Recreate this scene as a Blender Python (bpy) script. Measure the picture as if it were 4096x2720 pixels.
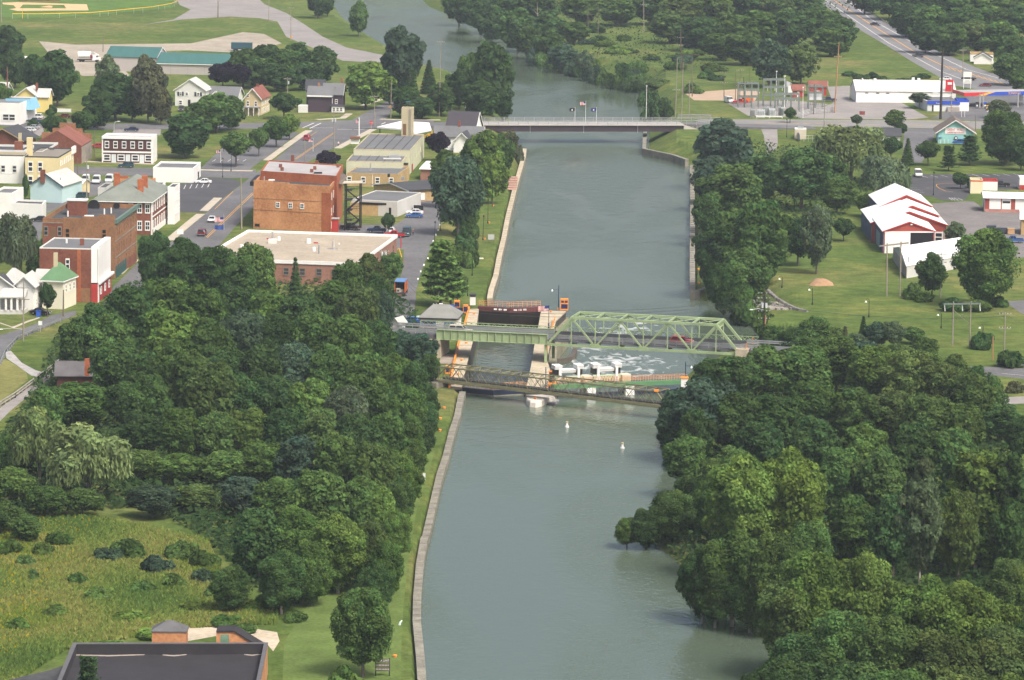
import bpy, math, random
import numpy as np
from mathutils import Vector, Matrix
for o in list(bpy.data.objects): bpy.data.objects.remove(o)
C = bpy.context.scene.collection
SC = bpy.context.scene
rnd = random.Random(7)
# ------------------------------------------------------------------ camera
FL, CX, CY, CAMZ = 15980.0, 2048.0, 1360.0, 139.0
PITCH, ROLL = math.atan(2488.0/15980.0), math.radians(0.8)
cF = np.array([0, math.cos(PITCH), -math.sin(PITCH)])
R0 = np.array([1.0, 0, 0]); U0 = np.array([0, math.sin(PITCH), math.cos(PITCH)])
cR = R0*math.cos(ROLL)+U0*math.sin(ROLL); cU = U0*math.cos(ROLL)-R0*math.sin(ROLL)
cam = bpy.data.cameras.new('camera'); camo = bpy.data.objects.new('camera', cam); C.objects.link(camo)
cam.sensor_width = 36.0; cam.lens = 36.0*FL/4096.0; cam.clip_start = 1.0; cam.clip_end = 60000.0
camo.matrix_world = Matrix(((cR[0], cU[0], -cF[0], 0), (cR[1], cU[1], -cF[1], 0), (cR[2], cU[2], -cF[2], CAMZ), (0, 0, 0, 1)))
SC.camera = camo
# ------------------------------------------------------------------ light
SUN_EL, SUN_AZ = math.radians(54), math.radians(140)     # azimuth measured clockwise from +Y
w = bpy.data.worlds.new("World"); SC.world = w; w.use_nodes = True
nt = w.node_tree; nt.nodes.clear()
sky = nt.nodes.new('ShaderNodeTexSky'); sky.sky_type = 'NISHITA'; sky.sun_disc = False
sky.sun_elevation = SUN_EL; sky.sun_rotation = SUN_AZ; sky.altitude = 130; sky.air_density = 1.0; sky.dust_density = 9.0; sky.ozone_density = 0.6
bg = nt.nodes.new('ShaderNodeBackground'); bg.inputs['Strength'].default_value = 0.10
ow = nt.nodes.new('ShaderNodeOutputWorld'); nt.links.new(sky.outputs[0], bg.inputs[0]); nt.links.new(bg.outputs[0], ow.inputs[0])
sl = bpy.data.lights.new('sun', 'SUN'); sl.energy = 1.5; sl.angle = math.radians(13); sl.color = (1.0, 0.97, 0.92)
so = bpy.data.objects.new('sun', sl); C.objects.link(so)
sd = Vector((math.sin(SUN_AZ)*math.cos(SUN_EL), math.cos(SUN_AZ)*math.cos(SUN_EL), math.sin(SUN_EL)))
so.rotation_euler = sd.to_track_quat('Z', 'Y').to_euler(); so.location = sd*500
SC.view_settings.view_transform = 'Standard'; SC.view_settings.look = 'None'
SC.view_settings.gamma = 1.0; SC.view_settings.use_curve_mapping = False
SC.view_settings.exposure = 1.05
try:
    SC.cycles.use_denoising = True; SC.cycles.denoiser = 'OPENIMAGEDENOISE'
    SC.cycles.denoising_prefilter = 'ACCURATE'
    SC.cycles.max_bounces = 6; SC.cycles.diffuse_bounces = 3; SC.cycles.glossy_bounces = 2; SC.cycles.transmission_bounces = 3
    SC.cycles.volume_bounces = 0; SC.cycles.transparent_max_bounces = 8
except Exception: pass
# ------------------------------------------------------------------ picture measurements -> places on the ground
CROP = {'a': (0, 0, 2.3057), 'b': (1024, 0, 2.3057), 'c': (2048, 0, 2.3057), 'd': (3072, 0, 2.3057), 'e': (0, 580, 2.3057), 'f': (900, 580, 2.3057),
        'g': (2600, 680, 1.5782), 'h': (0, 1000, 2.3057), 'i': (1500, 1130, 3.015), 'j': (1950, 1130, 3.015), 'k': (2500, 1130, 3.015),
        'l': (3072, 1100, 2.3057), 'm': (0, 1600, 2.3057), 'n': (0, 2280, 1.9675), 'o': (1000, 1500, 2.3057), 'p': (3400, 650, 3.392),
        'q': (2400, 1600, 2.3057), 'r': (3072, 1700, 2.3057), 's': (2600, 2150, 1.5782), 't': (1200, 2150, 1.6864), 'u': (0, 300, 4.611),
        'v': (3580, 250, 4.5756), 'w': (1650, 480, 2.53), 'x': (1700, 1180, 3.7333), 'y': (1350, 440, 5.2268), 'z': (0, 0, 0.57642), 'h2': (0, 1020, 5.228),
        'c2': (2600, 380, 2.951), 'F': (0, 0, 1.0)}
def px(c, x, y):
    o = CROP[c]; return o[0]+x/o[2], o[1]+y/o[2]
def ray(fx, fy):
    d = cF*FL+cR*(fx-CX)-cU*(fy-CY); return d
def P(c, x, y, z=5.0):
    fx, fy = px(c, x, y); d = ray(fx, fy); t = (z-CAMZ)/d[2]
    return Vector((d[0]*t, d[1]*t, z))
def S(p):                      # picture scale (px per metre, full picture) at a place
    return FL/(float(np.dot(np.array([p[0], p[1], p[2]-CAMZ]), cF)))
def atD(c, x, y, q):           # the point above/below that lies at the same distance as place q
    fx, fy = px(c, x, y); d = ray(fx, fy); t = q[1]/d[1]
    return Vector((d[0]*t, d[1]*t, CAMZ+d[2]*t))
# ------------------------------------------------------------------ materials
MATS = {}
def M(name, col, var=0.18, scale=0.35, rough=0.85, metal=0.0, tint=False, fine=0.5, spec=0.3, trans=0.0, col2=None, stretch=None, bump=0.0):
    if name in MATS: return MATS[name]
    m = bpy.data.materials.new(name); m.use_nodes = True; N = m.node_tree.nodes; L = m.node_tree.links
    b = N['Principled BSDF']; b.inputs['Roughness'].default_value = rough; b.inputs['Metallic'].default_value = metal
    b.inputs['Specular IOR Level'].default_value = spec
    geo = N.new('ShaderNodeNewGeometry'); src = geo.outputs['Position']
    if stretch:
        mp = N.new('ShaderNodeVectorMath'); mp.operation = 'MULTIPLY'; mp.inputs[1].default_value = stretch; L.new(src, mp.inputs[0]); src = mp.outputs[0]
    n1 = N.new('ShaderNodeTexNoise'); n1.inputs['Scale'].default_value = scale; n1.inputs['Detail'].default_value = 4; L.new(src, n1.inputs['Vector'])
    n2 = N.new('ShaderNodeTexNoise'); n2.inputs['Scale'].default_value = scale*9; n2.inputs['Detail'].default_value = 2; L.new(src, n2.inputs['Vector'])
    mx = N.new('ShaderNodeMath'); mx.operation = 'MULTIPLY_ADD'; mx.inputs[1].default_value = fine; L.new(n2.outputs['Fac'], mx.inputs[0]); L.new(n1.outputs['Fac'], mx.inputs[2])
    mr = N.new('ShaderNodeMapRange'); mr.inputs['From Min'].default_value = 0.3+fine*.3; mr.inputs['From Max'].default_value = 0.7+fine*.7; L.new(mx.outputs[0], mr.inputs['Value'])
    c = N.new('ShaderNodeMix'); c.data_type = 'RGBA'; L.new(mr.outputs[0], c.inputs['Factor'])
    k = 1-var; k2 = 1+var
    c.inputs['A'].default_value = (col[0]*k, col[1]*k, col[2]*k, 1)
    c2 = col2 or tuple(min(.95, v*k2) for v in col); c.inputs['B'].default_value = (*c2, 1)
    out = c.outputs['Result']
    if tint:
        oi = N.new('ShaderNodeObjectInfo'); mm = N.new('ShaderNodeMix'); mm.data_type = 'RGBA'; mm.blend_type = 'MULTIPLY'; mm.inputs['Factor'].default_value = 1
        L.new(out, mm.inputs['A']); L.new(oi.outputs['Color'], mm.inputs['B']); out = mm.outputs['Result']
    L.new(out, b.inputs['Base Color'])
    if trans > 0:
        tr = N.new('ShaderNodeBsdfTranslucent'); L.new(out, tr.inputs['Color']); ms = N.new('ShaderNodeMixShader'); ms.inputs[0].default_value = trans
        L.new(b.outputs[0], ms.inputs[1]); L.new(tr.outputs[0], ms.inputs[2]); L.new(ms.outputs[0], N['Material Output'].inputs['Surface'])
    if bump:
        bp = N.new('ShaderNodeBump'); bp.inputs['Distance'].default_value = bump; L.new(n2.outputs['Fac'], bp.inputs['Height']); L.new(bp.outputs[0], b.inputs['Normal'])
    MATS[name] = m; return m
def plain(name, col, rough=.6, metal=0.0, tint=False, var=.08):
    return M(name, col, var=var, scale=.8, rough=rough, metal=metal, tint=tint)
# ------------------------------------------------------------------ mesh helpers
class MB:
    def __init__(s): s.v = []; s.f = []
    def add(s, vs, fs):
        o = len(s.v); s.v += [tuple(v) for v in vs]; s.f += [tuple(i+o for i in f) for f in fs]; return s
    def box(s, c, sz, rz=0.0):
        hx, hy, hz = sz[0]/2, sz[1]/2, sz[2]/2; ca, sa = math.cos(rz), math.sin(rz); vs = []
        for dz in (-hz, hz):
            for dx, dy in ((-hx, -hy), (hx, -hy), (hx, hy), (-hx, hy)):
                vs.append((c[0]+dx*ca-dy*sa, c[1]+dx*sa+dy*ca, c[2]+dz))
        return s.add(vs, [(0, 3, 2, 1), (4, 5, 6, 7), (0, 1, 5, 4), (1, 2, 6, 5), (2, 3, 7, 6), (3, 0, 4, 7)])
    def prism(s, poly, z0, z1, top=True, bottom=False):
        n = len(poly); vs = [(p[0], p[1], z0) for p in poly]+[(p[0], p[1], z1) for p in poly]
        fs = [(i, (i+1) % n, (i+1) % n+n, i+n) for i in range(n)]
        if top: fs.append(tuple(range(n, 2*n)))
        if bottom: fs.append(tuple(range(n-1, -1, -1)))
        return s.add(vs, fs)
    def quad(s, a, b, c, d): return s.add([a, b, c, d], [(0, 1, 2, 3)])
    def beam(s, p, q, wd, ht=None):
        p, q = Vector(p), Vector(q); d = q-p
        if d.length < 1e-6: return s
        d.normalize(); up = Vector((0, 0, 1)) if abs(d.z) < .98 else Vector((1, 0, 0))
        r = d.cross(up).normalized(); u = r.cross(d); ht = ht or wd; vs = []
        for e in (p, q):
            for i, j in ((-1, -1), (1, -1), (1, 1), (-1, 1)): vs.append(e+r*(i*wd/2)+u*(j*ht/2))
        return s.add(vs, [(0, 3, 2, 1), (4, 5, 6, 7), (0, 1, 5, 4), (1, 2, 6, 5), (2, 3, 7, 6), (3, 0, 4, 7)])
    def tube(s, pts, r0, r1=None, n=6, cap=True):
        pts = [Vector(p) for p in pts]; r1 = r0 if r1 is None else r1; m = len(pts); vs = []
        for i, p in enumerate(pts):
            d = (pts[min(i+1, m-1)]-pts[max(i-1, 0)]).normalized(); a = Vector((1, 0, 0)) if abs(d.x) < .9 else Vector((0, 1, 0))
            r = d.cross(a).normalized(); u = r.cross(d); rr = r0+(r1-r0)*i/max(1, m-1)
            for k in range(n):
                t = 2*math.pi*k/n; vs.append(p+r*(rr*math.cos(t))+u*(rr*math.sin(t)))
        fs = [(i*n+k, i*n+k+n, i*n+(k+1) % n+n, i*n+(k+1) % n) for i in range(m-1) for k in range(n)]
        if cap: fs += [tuple(range(n)), tuple(range(m*n-1, (m-1)*n-1, -1))]
        return s.add(vs, fs)
    def build(s, name, mat, parent=None, loc=None, smooth=False):
        me = bpy.data.meshes.new(name); org = Vector((0, 0, 0))
        if parent is not None: org = ORG.get(parent.name, org)
        elif loc is not None: org = Vector(loc)
        me.from_pydata([(v[0]-org[0], v[1]-org[1], v[2]-org[2]) for v in s.v], [], s.f)
        if mat: me.materials.append(mat)
        if smooth: me.polygons.foreach_set('use_smooth', [True]*len(me.polygons))
        me.update(); return link(name, me, parent, None if parent is not None else org)
ORG = {}
def link(name, me, parent=None, loc=None):
    o = bpy.data.objects.new(name, me); C.objects.link(o)
    if loc is not None: o.location = loc; ORG[o.name] = Vector(loc)
    if parent is not None: o.parent = parent; ORG[o.name] = ORG.get(parent.name, Vector((0, 0, 0)))
    return o
def tag(o, label=None, cat=None, group=None, kind=None):
    if label: o['label'] = label
    if cat: o['category'] = cat
    if group: o['group'] = group
    if kind: o['kind'] = kind
    return o
def thing(name, label, cat, loc, group=None):
    return tag(link(name, None, None, Vector(loc)), label, cat, group)
def dup(o, parent=None):
    c = o.copy(); C.objects.link(c); c.parent = parent
    ORG[c.name] = ORG.get(o.name, Vector((0, 0, 0)))
    for ch in o.children: dup(ch, c)
    return c
def struct(name, mb, mat): return tag(mb.build(name, mat), kind='structure')
# ------------------------------------------------------------------ rivers: shore points (lower pool z=0, upper pool z=3.8)
def pl(c, pts, z): return [P(c, x, y, z) for x, y in pts]
LOW_L = pl('z', [(740, -20), (765, 0), (790, 38), (840, 74), (905, 112), (950, 140), (1000, 168), (1080, 188), (1150, 222), (1190, 290)], 0)
WALL_L = pl('w', [(1115, 290), (1105, 370), (1025, 650), (940, 990), (900, 1200), (855, 1380), (820, 1568)], 2.2)+pl('i', [(1372, 80), (1352, 190)], 2.2)
LOCKL_IN = pl('x', [(805, 205), (770, 470), (715, 690), (610, 1090), (575, 1270), (545, 1390)], 5.0)
LOCKR_IN = pl('x', [(1735, 215), (1690, 480), (1635, 740), (1585, 1050), (1545, 1240), (1525, 1400)], 5.0)
DAM_R = P('k', 700, 1325, 3.8); DAM_L = P('j', 825, 1385, 3.8)
LOW_R = [P('k', 640, 1200, 0), P('z', 1590, 850, 0), P('z', 1670, 822, 0), P('z', 1745, 798, 0)]+pl('g', [(690, 1010), (600, 962), (490, 882), (420, 830)], 0)
WALL_R = pl('g', [(285, 760), (283, 600), (283, 420), (283, 230)], 2.2)+pl('z', [(1600, 380)], 2.2)+pl('c', [(1630, 1470), (1500, 1425), (1350, 1395), (1235, 1370), (1243, 1215)], 2.2)
LOW_R2 = pl('c', [(1262, 1110), (1270, 1040), (1290, 985), (1230, 935), (1165, 885), (1165, 835), (1190, 765), (1100, 735), (980, 700), (780, 670), (620, 640), (500, 590), (300, 530), (40, 430)], 0)+pl('z', [(1190, 100), (1120, 75), (1060, 48), (985, 15), (950, -20)], 0)
GATE_N = pl('x', [(520, 1430), (1015, 1472), (1500, 1440)], 3.8)
low_poly = LOW_L+WALL_L+LOCKL_IN+GATE_N[:1]+GATE_N[2:]+[DAM_L, DAM_R]+LOW_R+WALL_R+LOW_R2
NEAR_L = pl('o', [(1935, 150), (1920, 190), (1885, 370), (1835, 520), (1780, 740), (1720, 920), (1660, 1180), (1590, 1480)], 5.0)+pl('t', [(815, 0), (785, 170), (765, 400), (762, 560), (775, 700), (785, 800), (795, 960)], 5.0)
NEAR_R = pl('z', [(1560, 915), (1535, 1000), (1530, 1066), (1600, 1085), (1500, 1175), (1440, 1222), (1430, 1240), (1500, 1250), (1560, 1300), (1600, 1350), (1605, 1418), (1760, 1425), (1800, 1500), (1750, 1600), (1740, 1700)], 3.8)
up_poly = NEAR_L+pl('z', [(950, 1700)], 3.8)+NEAR_R[::-1]+[DAM_R, DAM_L]+[GATE_N[2], GATE_N[0]]
def sdist(X, Y, poly):
    pts = np.array([(p[0], p[1]) for p in poly]); n = len(pts); d = np.full(X.shape, 1e9); ins = np.zeros(X.shape, bool)
    for i in range(n):
        ax, ay = pts[i]; bx, by = pts[(i+1) % n]; ex, ey = bx-ax, by-ay; L2 = ex*ex+ey*ey+1e-9
        t = np.clip(((X-ax)*ex+(Y-ay)*ey)/L2, 0, 1); d = np.minimum(d, np.hypot(X-ax-t*ex, Y-ay-t*ey))
        c = ((ay > Y) != (by > Y)) & (X < (bx-ax)*(Y-ay)/(by-ay+1e-12)+ax); ins ^= c
    return np.where(ins, -d, d)
def sstep(a, b, x):
    t = np.clip((x-a)/(b-a), 0, 1); return t*t*(3-2*t)
def height(X, Y):
    X = np.asarray(X, float); Y = np.asarray(Y, float)
    dl, du = sdist(X, Y, low_poly), sdist(X, Y, up_poly)
    w = sstep(905, 945, Y)*(1-sstep(1180, 1260, Y))
    base = 5-2.8*w*(1-sstep(6.5, 15, dl))
    walled = sstep(880, 905, Y)*(1-sstep(1235, 1245, Y))+(X < -5)*(Y < 905)
    slope = np.where(walled > .5, 2.2, 0.55)
    hl = np.where(dl > 0, np.minimum(base, -0.5+dl*slope+walled*0.6), np.maximum(-2.5, -0.5+dl*.8))
    ul = np.where(X < 0, 2.2, 0.6)
    hu = np.where(du > 0, np.minimum(base, 3.5+du*ul), np.maximum(1.5, 3.5+du*.8))
    return np.minimum(np.minimum(hl, hu), base)
def gz(x, y): return float(height(np.array([x]), np.array([y]))[0])
def G(c, x, y):
    z = 5.0
    for _ in range(12):
        p = P(c, x, y, z); z2 = gz(p.x, p.y); z = z*.4+max(z2, 0)*.6
    p.z = gz(p.x, p.y); return p
# ------------------------------------------------------------------ ground sheet
def grass_ground():
    m = bpy.data.materials.new('grass_ground'); m.use_nodes = True; N = m.node_tree.nodes; L = m.node_tree.links; b = N['Principled BSDF']
    b.inputs['Roughness'].default_value = 1; b.inputs['Specular IOR Level'].default_value = .05
    geo = N.new('ShaderNodeNewGeometry')
    def noise(sc, det=4):
        n = N.new('ShaderNodeTexNoise'); n.inputs['Scale'].default_value = sc; n.inputs['Detail'].default_value = det; L.new(geo.outputs['Position'], n.inputs['Vector']); return n.outputs['Fac']
    def ramp(f, stops):
        r = N.new('ShaderNodeValToRGB'); r.color_ramp.elements[0].position, r.color_ramp.elements[0].color = stops[0][0], (*stops[0][1], 1)
        r.color_ramp.elements[1].position, r.color_ramp.elements[1].color = stops[-1][0], (*stops[-1][1], 1)
        for p, c in stops[1:-1]: e = r.color_ramp.elements.new(p); e.color = (*c, 1)
        L.new(f, r.inputs[0]); return r.outputs[0]
    a = ramp(noise(.02, 6), [(.32, (.062, .098, .026)), (.5, (.083, .125, .034)), (.68, (.125, .14, .052))])
    d = ramp(noise(.35, 5), [(.25, (.5, .56, .45)), (.75, (1.4, 1.32, 1.25))])
    mm = N.new('ShaderNodeMix'); mm.data_type = 'RGBA'; mm.blend_type = 'MULTIPLY'; mm.inputs['Factor'].default_value = .85; L.new(a, mm.inputs['A']); L.new(d, mm.inputs['B'])
    e = ramp(noise(.09, 5), [(.5, (1, 1, 1)), (.64, (1.45, 1.2, 1.25))]); f2 = ramp(noise(1.6, 3), [(.3, (.72, .75, .7)), (.7, (1.25, 1.22, 1.2))])
    cur = mm.outputs['Result']
    for q in (e, f2):
        m2 = N.new('ShaderNodeMix'); m2.data_type = 'RGBA'; m2.blend_type = 'MULTIPLY'; m2.inputs['Factor'].default_value = .9; L.new(cur, m2.inputs['A']); L.new(q, m2.inputs['B']); cur = m2.outputs['Result']
    L.new(cur, b.inputs['Base Color']); return m
us = np.unique(np.concatenate([np.linspace(-.165, .165, 330), np.linspace(-1.1, -.165, 12), np.linspace(.165, 1.1, 12)]))
ds = np.unique(np.concatenate([np.linspace(20, 490, 14), 490*(2250/490.)**np.linspace(0, 1, 430), 2250*(6000/2250.)**np.linspace(0, 1, 14)]))
X = ds[:, None]*us[None, :]; Y = np.repeat(ds[:, None], len(us), 1)
Z = height(X, Y)
nr, nc = X.shape; idx = np.arange(nr*nc).reshape(nr, nc)
quads = np.stack([idx[:-1, :-1], idx[:-1, 1:], idx[1:, 1:], idx[1:, :-1]], -1).reshape(-1, 4)
me = bpy.data.meshes.new('ground'); me.from_pydata(np.stack([X, Y, Z], -1).reshape(-1, 3).tolist(), [], quads.tolist()); me.materials.append(grass_ground()); me.update()
tag(link('ground', me), kind='structure')
# ------------------------------------------------------------------ water
def water_mat(name, foam):
    m = bpy.data.materials.new(name); m.use_nodes = True; N = m.node_tree.nodes; L = m.node_tree.links; b = N['Principled BSDF']
    geo = N.new('ShaderNodeNewGeometry')
    def noise(sc, st=(1, 1, 1), det=3, dist=0):
        v = N.new('ShaderNodeVectorMath'); v.operation = 'MULTIPLY'; v.inputs[1].default_value = st; L.new(geo.outputs['Position'], v.inputs[0])
        n = N.new('ShaderNodeTexNoise'); n.inputs['Scale'].default_value = sc; n.inputs['Detail'].default_value = det; n.inputs['Distortion'].default_value = dist; L.new(v.outputs[0], n.inputs['Vector']); return n.outputs['Fac']
    def mrange(f, a, b_, c, d):
        r = N.new('ShaderNodeMapRange'); r.inputs['From Min'].default_value = a; r.inputs['From Max'].default_value = b_; r.inputs['To Min'].default_value = c; r.inputs['To Max'].default_value = d; L.new(f, r.inputs['Value']); return r.outputs[0]
    big = noise(.03, (1, .3, 1), 6, 1.2)
    b.inputs['Base Color'].default_value = (.078, .106, .076, 1)
    b.inputs['Specular IOR Level'].default_value = .75; b.inputs['IOR'].default_value = 1.33
    L.new(mrange(big, .38, .62, .04, .24), b.inputs['Roughness'])
    w1 = noise(1.3, (1, .5, 1), 3); w2 = noise(.32, (1, .6, 1), 2)
    ad = N.new('ShaderNodeMath'); ad.operation = 'MULTIPLY_ADD'; ad.inputs[1].default_value = 1.5; L.new(w2, ad.inputs[0]); L.new(w1, ad.inputs[2])
    bp = N.new('ShaderNodeBump'); bp.inputs['Distance'].default_value = .26 if foam else .2; L.new(ad.outputs[0], bp.inputs['Height']); L.new(mrange(big, .38, .62, .12, 1.0 if foam else .75), bp.inputs['Strength']); L.new(bp.outputs[0], b.inputs['Normal'])
    if foam:
        at = N.new('ShaderNodeAttribute'); at.attribute_name = 'foam'
        f = noise(.33, (1, .55, 1), 6, 1.2)
        mu = N.new('ShaderNodeMath'); mu.operation = 'ADD'; L.new(f, mu.inputs[0]); L.new(at.outputs['Fac'], mu.inputs[1])
        fo = mrange(mu.outputs[0], 1.0, 1.36, 0, .9)
        df = N.new('ShaderNodeBsdfDiffuse'); df.inputs['Color'].default_value = (.72, .75, .75, 1)
        ms = N.new('ShaderNodeMixShader'); L.new(fo, ms.inputs[0]); L.new(b.outputs[0], ms.inputs[1]); L.new(df.outputs[0], ms.inputs[2]); L.new(ms.outputs[0], N['Material Output'].inputs['Surface'])
    return m
# lower pool: everything beyond the gates and the dam
gl = [P('z', 600, 900, 0), GATE_N[0], GATE_N[1], GATE_N[2], DAM_L, DAM_R, P('z', 2000, 850, 0)]
def lower_edge(x):
    pts = [(p.x, p.y+2.5) for p in gl]; return np.interp(x, [q[0] for q in pts], [q[1] for q in pts])
xs = np.linspace(-120, 220, 171); ts = np.linspace(0, 1, 160)**2
XX = np.repeat(xs[:, None], len(ts), 1); E = lower_edge(xs)[:, None]; YY = E+(2300-E)*ts[None, :]
XX = XX*(1+.0*YY)
nn = XX.size; ii = np.arange(nn).reshape(XX.shape)
q = np.stack([ii[:-1, :-1], ii[1:, :-1], ii[1:, 1:], ii[:-1, 1:]], -1).reshape(-1, 4)
me = bpy.data.meshes.new('lower_pool_water'); me.from_pydata(np.stack([XX, YY, 0*XX], -1).reshape(-1, 3).tolist(), [], q.tolist())
foam = np.zeros(nn)
for c_, x_, y_, rx, ry, k in [('j', 1500, 980, 26, 22, .56), ('j', 1250, 820, 10, 10, .58), ('j', 1700, 540, 14, 22, .58), ('j', 1500, 620, 12, 10, .6), ('k', 60, 960, 9, 14, .62), ('k', 250, 1080, 9, 12, .58), ('j', 1650, 900, 16, 10, .6), ('j', 1150, 1000, 12, 20, .55), ('j', 1400, 1120, 20, 8, .56)]:
    p = P(c_, x_, y_, 0); foam = np.maximum(foam, (k*np.exp(-((XX-p.x)/rx)**2-((YY-p.y)/ry)**2)).ravel())
me.attributes.new('foam', 'FLOAT', 'POINT').data.foreach_set('value', foam); me.materials.append(water_mat('lower_water', True)); me.update()
tag(link('river_water', me), kind='structure')
mb = MB()
f0 = [P('z', -400, 900, 3.8), P('z', 700, 900, 3.8), GATE_N[0], GATE_N[1], GATE_N[2], DAM_L, DAM_R, P('z', 2000, 850, 3.8)]
mb.add([*f0, Vector((140, 20, 3.8)), Vector((-140, 20, 3.8))], [tuple(range(len(f0)+2))[::-1]])
struct('canal_water', mb, water_mat('upper_water', False))
# ------------------------------------------------------------------ canal walls and the lock
conc = M('pale_concrete', (.4, .35, .255), .28, .35, .9, fine=.8)
concd = M('weathered_concrete', (.2, .19, .155), .5, .5, .95, fine=.8)
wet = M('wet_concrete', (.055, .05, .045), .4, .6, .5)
def wall_run(name, label, inner, wd, zt, z0, mat, seg=4.0, side=-1, group=None):
    """a wall along a line: capping blocks side by side on one body"""
    root = thing(name, label, 'wall', inner[0].copy().to_3d(), group)
    pts = [Vector((p.x, p.y, 0)) for p in inner]; body = MB(); ofs = []
    for i, p in enumerate(pts):
        d = (pts[min(i+1, len(pts)-1)]-pts[max(i-1, 0)]).normalized(); ofs.append(p+Vector((d.y, -d.x, 0))*wd*side)
    ztf = zt if callable(zt) else (lambda y: zt)
    for i in range(len(pts)-1):
        a, b, c, d = pts[i], pts[i+1], ofs[i+1], ofs[i]; za, zb = ztf(a.y)-.35, ztf(b.y)-.35
        body.add([(a.x, a.y, z0), (b.x, b.y, z0), (c.x, c.y, z0), (d.x, d.y, z0), (a.x, a.y, za), (b.x, b.y, zb), (c.x, c.y, zb), (d.x, d.y, za)],
                 [(0, 1, 5, 4), (1, 2, 6, 5), (2, 3, 7, 6), (3, 0, 4, 7), (4, 5, 6, 7)])
    body.build('wall_body', concd, root)
    for i in range(len(pts)-1):
        L_ = (pts[i+1]-pts[i]).length; k = max(1, int(L_/seg))
        for j in range(k):
            t0, t1 = j/k+.005, (j+1)/k-.005
            a, b = pts[i].lerp(pts[i+1], t0), pts[i].lerp(pts[i+1], t1); d, c = ofs[i].lerp(ofs[i+1], t0), ofs[i].lerp(ofs[i+1], t1)
            n = Vector((a-d)).normalized()*.05; h = ztf(a.y)+rnd.uniform(-.012, .012)
            MB().prism([(a+n), (b+n), c, d] if side < 0 else [(a+n), d, c, (b+n)], h-.34, h, bottom=True).build('coping_block', mat, root)
    return root
zl = lambda y: 2.2+2.8*float(1-sstep(905, 935, y))
wall_run('canal_wall', 'long pale concrete canal wall beside the lamp-lined lawn, beyond the lock', WALL_L, 1.25, 2.25, -2.5, conc, side=-1)
wall_run('canal_wall', 'long grey concrete canal wall beside the mown strip, nearer than the lock', NEAR_L, 1.2, 5.0, 1.5, concd, side=-1)
wall_run('quay_wall', 'concrete quay wall under the trees on the bank across from the town', WALL_R[:5], 1.3, 2.25, -2.5, concd, side=-1)
wall_run('quay_wall', 'curved concrete quay wall below the grey road bridge abutment', WALL_R[5:], 1.2, 2.25, -2.5, concd, side=-1)
p0, p1 = WALL_R[0], P('g', 375, 728, 2.2)
wall_run('quay_wall', 'short square concrete end of the quay wall beside the dark shore trees', [p1, p0], 1.2, 2.24, -2.5, concd, side=-1)
stair = thing('stone_landing', 'pinkish stone landing steps set in the canal wall by the lawn', 'steps', P('w', 985, 660, 2.3))
mbs = MB()
for k in range(6):
    a = P('w', 965+k*3, 700-k*18, 2.27); mbs.box((a.x+1.2, a.y, 2.32+k*.09), (2.6, 3.2, .14+k*.18))
mbs.build('step', M('pink_stone', (.36, .22, .17)), stair)
mbs = MB(); a, b = P('w', 945, 690, 2.2), P('w', 958, 580, 2.2)
for t in (0, .33, .66, 1): q_ = a.lerp(b, t); mbs.beam(q_, q_+Vector((0, 0, 1.1)), .07)
mbs.beam(a+Vector((0, 0, 1.1)), b+Vector((0, 0, 1.1)), .07); mbs.build('handrail', plain('grey_steel', (.3, .32, .33), .5), stair)
# lock walls
orange = plain('safety_orange', (.72, .25, .035), .55); cob = plain('cabinet_blue', (.012, .02, .085), .45); white = plain('white_paint', (.74, .74, .72), .6)
LOCKL_OUT = pl('x', [(668, 205), (600, 470), (522, 690), (432, 1090), (400, 1270), (375, 1390)], 5.0)
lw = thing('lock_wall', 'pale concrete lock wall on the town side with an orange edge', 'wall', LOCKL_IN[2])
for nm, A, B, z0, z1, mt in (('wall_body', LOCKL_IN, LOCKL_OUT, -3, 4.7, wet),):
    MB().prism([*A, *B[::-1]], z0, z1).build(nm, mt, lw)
def slabs(A, B, root, n=6, mat=conc, z=5.0):
    for i in range(len(A)-1):
        k = max(1, int((A[i+1]-A[i]).length/n))
        for j in range(k):
            t0, t1 = j/k+.006, (j+1)/k-.006
            MB().prism([A[i].lerp(A[i+1], t0), B[i].lerp(B[i+1], t0), B[i].lerp(B[i+1], t1), A[i].lerp(A[i+1], t1)], z-.32, z+rnd.uniform(-.015, .015), bottom=True).build('slab', mat, root)
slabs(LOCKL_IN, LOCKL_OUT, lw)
mb = MB()
for i in range(len(LOCKL_OUT)-1):
    a, b = LOCKL_OUT[i]+Vector((-.15, 0, .3)), LOCKL_OUT[i+1]+Vector((-.15, 0, .3)); mb.beam(a, b, .35, .7)
mb.build('orange_edge', orange, lw)
LOCKR_OUT = pl('x', [(2105, 240), (1958, 380), (1905, 560), (1860, 760), (1838, 1010), (1960, 1190), (1955, 1440)], 5.0)
ri = LOCKR_IN[:-1]+[P('x', 1500, 1440, 5)]
rw = thing('lock_wall', 'pale concrete island wall between the lock chamber and the rushing water', 'wall', LOCKR_IN[2])
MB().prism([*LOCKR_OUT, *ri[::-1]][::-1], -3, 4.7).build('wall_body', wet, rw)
oo = LOCKR_OUT[:5]+[P('x', 1955, 1440, 5)]
slabs(oo, ri, rw, 5)
mb = MB(); 
for i in range(1, 4): mb.beam(LOCKR_OUT[i]+Vector((-.3, 0, .55)), LOCKR_OUT[i+1]+Vector((-.3, 0, .55)), .14, .16); mb.beam(LOCKR_OUT[i]+Vector((-.3, 0, .95)), LOCKR_OUT[i+1]+Vector((-.3, 0, .95)), .12, .12)
for i in range(1, 4):
    for t in np.linspace(0, 1, 6): a = LOCKR_OUT[i].lerp(LOCKR_OUT[i+1], t)+Vector((-.3, 0, 0)); mb.beam(a, a+Vector((0, 0, 1)), .12)
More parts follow.
